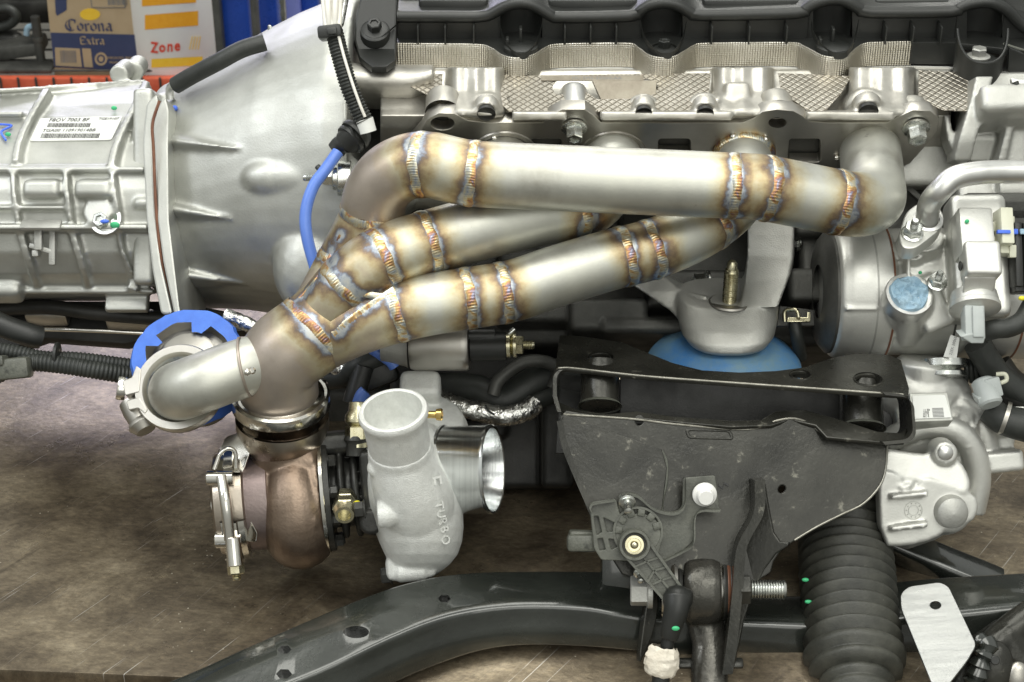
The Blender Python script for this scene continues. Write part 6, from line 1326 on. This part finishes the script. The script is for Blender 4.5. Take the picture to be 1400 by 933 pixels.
# ================================================================== STEEL TAB
g = G(); nP = cdir(-.12, .70, .70); plate(g, rnd([(1231, 812), (1242, 802), (1285, 796), (1297, 802), (1335, 882), (1322, 904), (1290, 945), (1284, 960), (1278, 945), (1232, 832)], 7, 6), D(1280, 870, -14), nP, 2.4, [ell(1279, 827.5, 7.4, 5.6)], bev=.4)
single(g, 'steel_tab', M['white'], 'bright bare metal tab with one small hole at the lower right', 'metal plate')
kn = thing('knuckle', 'worn black forged knuckle pieces in the lower right corner', 'knuckle', D(1370, 930, 10))
g = G(); tube(g, spl([D(1302, 960, 6), D(1340, 905, 0), D(1380, 866, 4), D(1430, 830, 10)], 3), 12, 24); box(g, D(1385, 920, 6), (40, 70, 30), camax(None, cdir(1, .7, 0)), 8); part(g, 'forged_arm', M['frame'], kn, voxel=1.4, sm=4)
crinkp = G(); P = spl([D(1338, 880, -8), D(1350, 885, -14), D(1342, 905, -16), D(1330, 940, -14)], 1.5); tube(crinkp, P, lambda t: 7+1.2*math.sin(t*37)+.8*math.sin(t*81), 24); part(crinkp, 'worn_ball_joint', M['arm'], kn)
g = G(); sphere(g, D(1362, 912, -14), 12, (1, 1.5, .6), camax()); part(g, 'boss', M['frame'], kn); g = G(); cyl(g, D(1360, 903, -22), cdir(0, .1, 1), 1.6, 3.2); part(g, 'pin_hole', M['blackplas'], kn)
g = G(); sphere(g, D(1392, 925, -16), 8, (1, 1.3, .6), camax()); part(g, 'bright_lug', M['steel'], kn)
# ================================================================== STEERING GEAR HOUSING
sg_ = thing('steering_gear', 'silver cast steering gear housing with a data sticker at the right', 'steering gear', D(1280, 740, 60))
g = G()
lathe(g, D(1272, 640, 100), cdir(.1, .25, .95), [(-60, 36), (-20, 40), (0, 40), (10, 34), (14, 28), (16, 0)], 60, cap=True)
lathe(g, D(1268, 590, 100), cdir(.95, .1, .1), [(-26, 22), (-24, 30), (10, 31), (30, 26), (40, 14)], 40, cap=True)
tube(g, spl([D(1212, 604, 74), D(1240, 590, 68), D(1275, 582, 65), D(1308, 590, 65), D(1330, 615, 68), D(1338, 655, 74), D(1330, 700, 80)], 4), 9, 18)
tube(g, spl([D(1230, 560, 90), D(1300, 545, 86), D(1340, 580, 84), D(1352, 640, 90)], 4), 9, 16)
for k in range(4): rprism(g, [D(1296+k*13, 548+k*7, 84), D(1284+k*12, 585+k*9, 66)], cdir(1, .3, 0), F, 3, 16)
rings = []
for (x, y, w_, h, d_) in ((1205, 690, 18, 52, 50), (1240, 700, 20, 50, 46), (1275, 700, 20, 38, 46), (1305, 694, 18, 27, 48), (1320, 690, 14, 18, 52)):
    c_ = D(x, y, d_+22); rings.append([c_+U*math.sin(a)*h*.54-F*math.cos(a)*22 for a in [2*math.pi*k/24 for k in range(24)]])
loft(g, rings)
plate(g, smooth2([(1200, 640), (1232, 648), (1240, 664), (1256, 664), (1262, 650), (1300, 662), (1334, 676), (1340, 696), (1330, 716), (1300, 722), (1280, 738), (1240, 748), (1205, 748)], 1), D(1265, 700, 40), cdir(.02, -.05, 1), 14, bev=2)
plate(g, smooth2([(1200, 610), (1260, 620), (1272, 618), (1282, 606), (1298, 606), (1306, 622), (1322, 640), (1330, 665), (1320, 680), (1290, 664), (1250, 660), (1205, 650)], 1), D(1265, 640, 42), cdir(.05, .25, .95), 16, bev=2.5)
lathe(g, D(1292, 620, 42), cdir(.02, -.05, 1), [(-14, 10.5), (2, 8.6), (3, 7)], 30, cap=True)
lathe(g, D(1298, 700, 46), cdir(.05, -.1, 1), [(-10, 19), (4, 14.5), (6, 12)], 40, cap=True)
lathe(g, D(1234, 660, 44), cdir(-.05, .6, .8), [(-10, 9), (3, 7.5), (4, 6)], 30, cap=True)
for (y0, y1) in ((679, 674), (722, 716)): rprism(g, [D(1215, y0, 40), D(1265, y1, 38)], cdir(0, 1, 0), F, 3.5, 16)
box(g, D(1348, 632, 88), (50, 16, 26), camax(None, cdir(1, .1, 0)), 3); box(g, D(1362, 600, 100), (22, 44, 26), camax(None, cdir(1, -.2, 0)), 3); cyl(g, D(1345, 575, 96), cdir(.9, .2, .2), 30, 16)
cyl(g, D(1262, 525, 96), cdir(.05, 1, .2), 20, 22, seg=30, bev=4); sphere(g, D(1262, 540, 96), 30, (1.2, .8, .8), camax())
part(g, 'gear_casting', M['aluL'], sg_, voxel=1.2, sm=2)
g = G(); lathe(g, D(1292, 619, 38), cdir(.02, -.05, 1), [(0, 5.4), (2, 5.4), (3.2, 4), (3.8, 0)], 30, cap=True); part(g, 'dowel', M['machined'], sg_)
g = G(); lathe(g, D(1299, 699, 41), cdir(.05, -.15, 1), [(-6, 12.5), (2, 12), (7, 11), (9, 8.6), (10, 0)], 40, cap=True); part(g, 'adjuster_cap', M['aluR'], sg_)
SGB = BVHTree.FromPolygons([v.co*1000+WL['gear_casting'] for v in bpy.data.objects['gear_casting'].data.vertices], [tuple(p.vertices) for p in bpy.data.objects['gear_casting'].data.polygons])
p, n_ = hit(SGB, 1249, 698, .3)
if p:
    nn_ = (n_-F).normalized(); X_, Y_, Z_ = frame(nn_)
    for r0, r1 in ((6.0, 6.5), (3.4, 3.8)):
        g = G(); lathe(g, p, nn_, [(-.3, r0), (.3, r0), (.3, r1), (-.3, r1)], 36); part(g, 'cast_ring_mark', M['alu'], sg_)
    for k in range(10):
        a = 2*math.pi*k/10; g = G(); box(g, p+(X_*math.cos(a)+Y_*math.sin(a))*5, (.5, .5, .7), bev=0); part(g, 'cast_tick', M['alu'], sg_)
Pst = D(1273, 556, 48); nst = cdir(.05, .42, .9)
g = G(); plate(g, rnd([(1247, 541), (1292, 540), (1301, 571), (1250, 573)], 2), Pst, nst, 1, bev=.2); stk2 = part(g, 'sticker', M['paperw'], sg_, label='white data sticker'); 
g = G(); plate(g, rnd([(1243, 537), (1296, 536), (1304, 575), (1247, 577)], 3), Pst-nst*1, nst, 24, bev=1); part(g, 'sticker_pad', M['alu'], sg_)
sx_ = (Dp(1290, 560, Pst, nst)-Dp(1255, 561, Pst, nst)).normalized(); sy_ = nst.cross(sx_)
for i in range(4):
    g = G(); text(g, ('11 E8', '2305', '0175', '8C 4')[i], Dp(1262.5, 563+i*2.9-1, Pst+nst*.3, nst), sx_, sy_, 2.1, .04); part(g, 'sticker_print', M['ink'], stk2)
g = G()
for i in range(7): box(g, Dp(1282+i*.2, 558.5+i*1.9, Pst+nst*.25, nst), (8, .5, .1), (sx_, sy_, nst), 0)
stp = part(g, 'sticker_text_block', M['inkgrey'], stk2); stp['kind'] = 'stuff'
# ================================================================== AC COMPRESSOR
ac = thing('ac_compressor', 'silver cylindrical air conditioning compressor with a blue rag in its port', 'compressor', D(1260, 490, 80))
aax = cdir(1, .0, -.02); A0 = D(1140, 399, 108)
def AX(px): return (px-1140)*mm(100)
g = G(); 
Rr = 50
lathe(g, A0, aax, [(AX(1128), 30), (AX(1130), 44), (AX(1136), 48.5), (AX(1150), Rr), (AX(1206), Rr+.5), (AX(1208), 47), (AX(1300), 48), (AX(1302), Rr), (AX(1440), Rr), (AX(1450), 30)], 110, cap=True)
pq = D(1238, 447, 92); cyl(g, pq, D(1243, 403, 46)-pq, (D(1243, 403, 46)-pq).length, 17, seg=40, bev=1)
lathe(g, D(1262, 322, 66), cdir(0, .62, .78), [(-24, 16), (0, 15)], 40, cap=True); lathe(g, D(1246, 338, 66), cdir(0, .62, .78), [(-24, 13), (0, 12)], 40, cap=True)
rprism(g, [D(1240, 345, 58), D(1239, 405, 56)], R, F, 3, 14); box(g, D(1270, 415, 62), (22, 40, 16), camax(None, cdir(1, .4, 0)), 3)
box(g, D(1177, 422, 63), (24, 3, 8), camax(), 1)
box(g, D(1335, 355, 62), (40, 90, 34), camax(cdir(-.05, .2, 1)), 5)
part(g, 'compressor_body', M['aluL'], ac, voxel=1.2, sm=2)
g = G(); lathe(g, A0-aax*6, aax, [(-6, 20), (-5, 40), (0, 46), (2, 46), (2, 20)], 60); part(g, 'rear_cover', M['dark2'], ac)
for px_, m_, r_ in ((1203, 'gask', 50.9), (1288, 'dark2', 48.6), (1378, 'gask', 50.4), (1181, 'aluR', 50.4)):
    g = G(); lathe(g, A0, aax, [(AX(px_)-.7, r_-2), (AX(px_)-.7, r_), (AX(px_)+.7, r_), (AX(px_)+.7, r_-2)], 110); part(g, 'seam_gasket', M[m_], ac)
pf = cdir(.0, .62, .78); Pp = D(1255, 310, 38)
g = G(); plate(g, rnd([(1228, 322), (1238, 290), (1258, 276), (1284, 282), (1292, 298), (1284, 315), (1252, 340), (1234, 340)], 10, 6), Pp, pf, 12, bev=1); part(g, 'pipe_flange', M['aluL'], ac)
inst('nut', NUT, Dp(1247, 320, Pp, pf), pf, ac, .2, 1.05); inst('nut', NUT, D(1281, 388, 44), pf, ac, .7, .95)
g = G(); lathe(g, D(1243, 403, 45), cdir(.05, .46, .88), [(-12, 17.2), (0, 17.2), (1, 16.6), (1, 14), (-4, 13.4)], 60); part(g, 'port_lip', M['machined'], ac)
g = G(); vs = []; nr, na_ = 12, 40; pc_ = D(1244, 401, 42.5); X_, Y_, Z_ = frame(cdir(.05, .46, .88))
for i in range(nr+1):
    for k in range(na_):
        a = 2*math.pi*k/na_; rr = 14.5*i/nr; h_ = 4.2*noise.noise(V((math.cos(a)*rr*.2, math.sin(a)*rr*.2, 2)))+2.0*noise.noise(V((math.cos(a)*rr*.5, math.sin(a)*rr*.5, 7)))+1; vs.append(pc_+X_*math.cos(a)*rr*(1+.08*math.sin(3*a))+Y_*math.sin(a)*rr+Z_*(h_*(1 if i < nr else .2)-(.5 if i < nr else 3)))
g.add(vs, [(i*na_+k, i*na_+(k+1) % na_, (i+1)*na_+(k+1) % na_, (i+1)*na_+k) for i in range(nr) for k in range(na_)])
single(g, 'rag_plug', M['rag'], 'pale blue crumpled rag stuffed into the compressor port', 'rag', sharp=30)
# refrigerant pipe
g = G(); pe = Dp(1268, 302, Pp, pf); P = spl([pe-pf*4, pe+pf*8+cdir(0, 1, 0)*6, D(1284, 262, 20), D(1304, 244, 18), D(1335, 237, 20), D(1380, 235, 24), D(1480, 235, 28)], 1.5)
tube(g, P, 8.2, 36); lathe(g, pe, pf, [(-1, 11), (.8, 10.8), (1.6, 8.6)], 36)
single(g, 'refrigerant_pipe', M['machined'], 'bright bent aluminium pipe curving into the compressor flange', 'pipe')
# valve blocks on the compressor
g = G(); box(g, D(1330, 322, 34), (24, 34, 24), camax(cdir(.02, .3, .95)), 2.2); part(g, 'valve_block', M['aluL'], ac)
g = G(); box(g, D(1340, 358, 20), (25, 25, 20), camax(cdir(.02, .3, .95)), 2.5); loft(g, [[D(x, y, d_) for x, y, d_ in r_] for r_ in ([(1318, 380, 12), (1362, 380, 12), (1362, 376, 40), (1318, 376, 40)], [(1316, 398, 18), (1360, 396, 18), (1358, 392, 46), (1314, 392, 46)], [(1314, 414, 28), (1346, 414, 28), (1346, 410, 52), (1314, 410, 52)])]); part(g, 'control_valve', M['aluL'], ac, voxel=.9, sm=2)
g = G(); lathe(g, D(1331, 402, 34), cdir(-.02, -.9, .4), [(0, 16), (6, 17), (8, 16.5), (9, 18), (12, 18), (14, 14), (16, 10)], 40, cap=True); part(g, 'valve_collar', M['aluL'], ac)
g = G(); cyl(g, D(1314, 364, 19), cdir(-1, 0, .1), 1, 3.5); part(g, 'dark_port', M['blackplas'], ac)
g = G(); box(g, D(1330, 442, 22), (14, 24, 13), camax(cdir(0, .1, 1)), 1.2); box(g, D(1337, 440, 15), (8, 22, 4), camax(cdir(0, .1, 1)), 1); plate(g, rnd([(1312, 460), (1330, 456), (1347, 462), (1345, 470), (1328, 470)], 2), D(1330, 464, 14), cdir(0, -.3, .95), 14, bev=.8)
single(g, 'plug_connector', M['conn'], 'pale grey plug connector hanging under the compressor control valve', 'connector')
g = G(); plate(g, [(1300, 458), (1312, 462), (1308, 490), (1290, 488)], D(1300, 475, 56), cdir(0, -.1, 1), .6, bev=.1); t_ = part(g, 'paper_tag', M['paperw'], ac)
g = G(); text(g, '22EK 20065 AC', D(1301, 486, 55.2), cdir(.28, .96, 0), cdir(-.96, .28, 0), 2.8, .05); part(g, 'tag_print', M['inkgrey'], t_)
g = G(); sphere(g, D(1322, 303, 22.5), 1.6, (1, .6, 1)); part(g, 'green_paint_dab', M['greenp'], ac)
g = G(); sphere(g, D(1258, 373, 58), 1.4, (1, .6, 1)); part(g, 'green_paint_dab', M['greenp'], ac)
g = G(); lathe(g, D(1290, 492, 86), cdir(0, -1, .1), [(0, 18), (5, 18), (7, 12), (9, 16), (12, 16), (14, 8)], 40, cap=True); hexp(g, D(1290, 508, 84), cdir(0, -1, .1), 9, 5); cyl(g, D(1290, 518, 84), cdir(0, -1, .1), 15, 3.4, seg=20); single(g, 'long_bolt', M['zinc'], 'flanged bolt pointing down between the compressor and the data sticker', 'bolt')
# ================================================================== TIMING COVER, RIGHT
tcv = thing('timing_cover', 'dull silver cast timing cover at the right edge above the bright pipe', 'timing cover', D(1360, 230, 120))
g = G()
loft(g, [[D(a, b_, d_) for a, b_, d_ in r_] for r_ in (
 [(1330, 100, 120), (1480, 100, 110), (1480, 90, 220), (1310, 90, 220)], [(1322, 150, 112), (1480, 150, 104), (1480, 150, 220), (1300, 150, 220)], [(1316, 190, 108), (1480, 190, 100), (1480, 190, 220), (1300, 190, 220)], [(1326, 222, 112), (1480, 225, 106), (1480, 225, 220), (1310, 222, 220)])])
rprism(g, spl([D(1340, 108, 104), D(1330, 150, 100), D(1318, 190, 98), D(1310, 222, 104)], 3), R, F, 13, 26); rprism(g, spl([D(1290, 160, 112), D(1296, 195, 110), D(1312, 228, 108)], 3), R, F, 5, 22)
box(g, D(1372, 148, 86), (40, 22, 44), camax(cdir(-.1, .3, .95)), 5); box(g, D(1395, 160, 90), (30, 16, 40), camax(cdir(-.1, .3, .95)), 4)
rprism(g, [D(1378, 170, 96), D(1364, 225, 100)], R, F, 6, 20)
box(g, D(1385, 200, 98), (20, 30, 12), camax(), 3)
box(g, D(1330, 272, 110), (30, 28, 30), camax(cdir(0, .2, 1)), 6); box(g, D(1375, 265, 115), (50, 30, 30), camax(cdir(0, .2, 1)), 6); cyl(g, D(1360, 262, 100), cdir(1, 0, 0), 60, 13); cyl(g, D(1330, 285, 100), cdir(1, .4, 0), 30, 8)
box(g, D(1270, 222, 150), (60, 40, 40), camax(), 4)
part(g, 'cover_casting', M['aluR'], tcv, voxel=1.4, sm=4)
g = G(); sphere(g, D(1327, 146, 93), 2, (.6, 2, 2), camax()); part(g, 'rust_spot', M['gask'], tcv)
g = G(); sphere(g, D(1348, 153, 84), 2.4, (.6, 1, 1.8)); part(g, 'small_pin', M['zincy'], tcv)
g = G(); plate(g, rnd([(1382, 106), (1392, 108), (1420, 112), (1420, 130), (1396, 128), (1388, 124)], 3), D(1395, 116, 76), cdir(0, .3, 1), 5, bev=.6); part(g, 'bright_gasket_edge', M['machined'], tcv)
g = G(); tube(g, spl([D(1388, 112, 70), D(1392, 121, 70), D(1404, 125, 70), D(1420, 124, 70)], 1), 2.4, 12); single(g, 'rubber_seal', M['hose'], 'black rubber seal curl at the far right under the valve cover end', 'seal')
g = G(); box(g, D(1370, 330, 90), (60, 70, 20), camax(), 4); box(g, D(1385, 290, 100), (60, 20, 40), camax(), 4); single(g, 'pipe_bracket', M['dark2'], 'dark bracket behind the marked connectors at the right edge', 'bracket')
# connectors at the right edge
cx_ = thing('plug_connector', 'cream and black connectors with blue paint stripes at the right edge', 'connector', D(1380, 400, 40))
g = G(); box(g, D(1372, 312, 34), (9, 26, 16), camax(cdir(.1, .2, 1)), .8); box(g, D(1372, 336, 38), (9, 14, 12), camax(cdir(.1, .2, 1)), .8); box(g, D(1383, 344, 34), (5, 9, 8), camax(), .8); box(g, D(1382, 303, 38), (4, 7, 6), camax(), .6); box(g, D(1359, 310, 40), (7, 6, 5), camax(None, cdir(1, .6, 0)), .6); box(g, D(1361, 329, 40), (6, 6, 5), camax(None, cdir(1, 1, 0)), .6); part(g, 'cream_clip', M['cream'], cx_)
g = G(); box(g, D(1372, 317.5, 24.5), (9.3, 2.4, 3), camax(cdir(.1, .2, 1)), .2); part(g, 'blue_stripe', M['bluep'], cx_)
for i, (x, m_) in enumerate(((1387, 'bluep'), (1399, 'rag'))):
    g = G(); box(g, D(x, 350, 40), (5.6, 46, 18), camax(cdir(.1, .1, 1)), 1.2); box(g, D(x+1, 382, 42), (7, 20, 18), camax(cdir(.1, .1, 1)), 1); part(g, 'connector_block', M['blackplas'], cx_)
    g = G(); box(g, D(x, 317, 30.6), (5, 4, 2.4), camax(cdir(.1, .2, 1)), .8); part(g, 'paint_stripe', M[m_], cx_)
g = G(); sphere(g, D(1397, 408, 30), 2.4, (1, .7, .7)); part(g, 'yellow_paint_dab', M['yellowp'], cx_)
rt('rubber_hose', [D(1346, 454, 34), D(1362, 450, 30), D(1380, 448, 30), D(1398, 438, 32), (D(1412, 415, 40))], 7, M['hose'], 'black hose end leaving the grey connector to the right', 'hose')
rt('rubber_hose', [D(1336, 470, 70), D(1348, 490, 74), D(1370, 520, 80), D(1410, 550, 84)], 10, M['hose'], 'dark hose running down right behind the lower grey connector', 'hose')
rt('rubber_hose', [D(1355, 505, 90), D(1375, 530, 90), D(1420, 560, 90)], 16, M['dark'], 'broad dull black hose at the right edge below the compressor', 'hose')
g = G(); tube(g, spl([D(1352, 560, 70), D(1368, 572, 66), D(1385, 578, 64), D(1420, 585, 64)], 2), lambda t: 10+3*t, 26); single(g, 'breather_hose', M['hose'], 'thick black hose with a pale clamp right of the data sticker', 'hose')
g = G(); lathe(g, D(1374, 572, 65), cdir(.9, -.3, .2), [(-1.5, 11.2), (-1.5, 12.4), (1.5, 12.4), (1.5, 11.2)], 40); single(g, 'hose_clamp', M['steel'], 'pale steel clamp round the thick black hose at the right', 'clamp')
g = G(); cyl(g, D(1343, 520, 58), cdir(.2, -.85, .4), 20, 8.6, seg=30, bev=1.5); box(g, D(1356, 530, 54), (11, 14, 13), camax(None, cdir(1, .25, 0)), 1.2); plate(g, rnd([(1336, 545), (1352, 540), (1366, 546), (1352, 556), (1340, 556)], 2), D(1350, 548, 48), cdir(.1, -.3, .95), 12, bev=.8)
single(g, 'plug_connector', M['conn'], 'pale grey plug connector lying beside the steering gear sticker', 'connector')
g = G(); tube(g, spl([D(1362, 512, 60), D(1374, 512, 58), D(1376, 520, 58), D(1368, 524, 58)], 1), 1.6, 10); single(g, 'tie_strap', M['cream'], 'small cream strap above the lower grey connector', 'strap')
for i in range(4):
    g = G(); tube(g, spl([D(1318+i*8, 492, 88), D(1322+i*6, 505, 86), D(1320+i*9, 522, 92)], 2), 2.2, 10); o = single(g, 'wire', M['hose'], ('leftmost', 'second from left', 'third from left', 'rightmost')[i]+' of the four thin black wires below the air conditioning compressor', 'wire', 'thin black wires below the compressor')
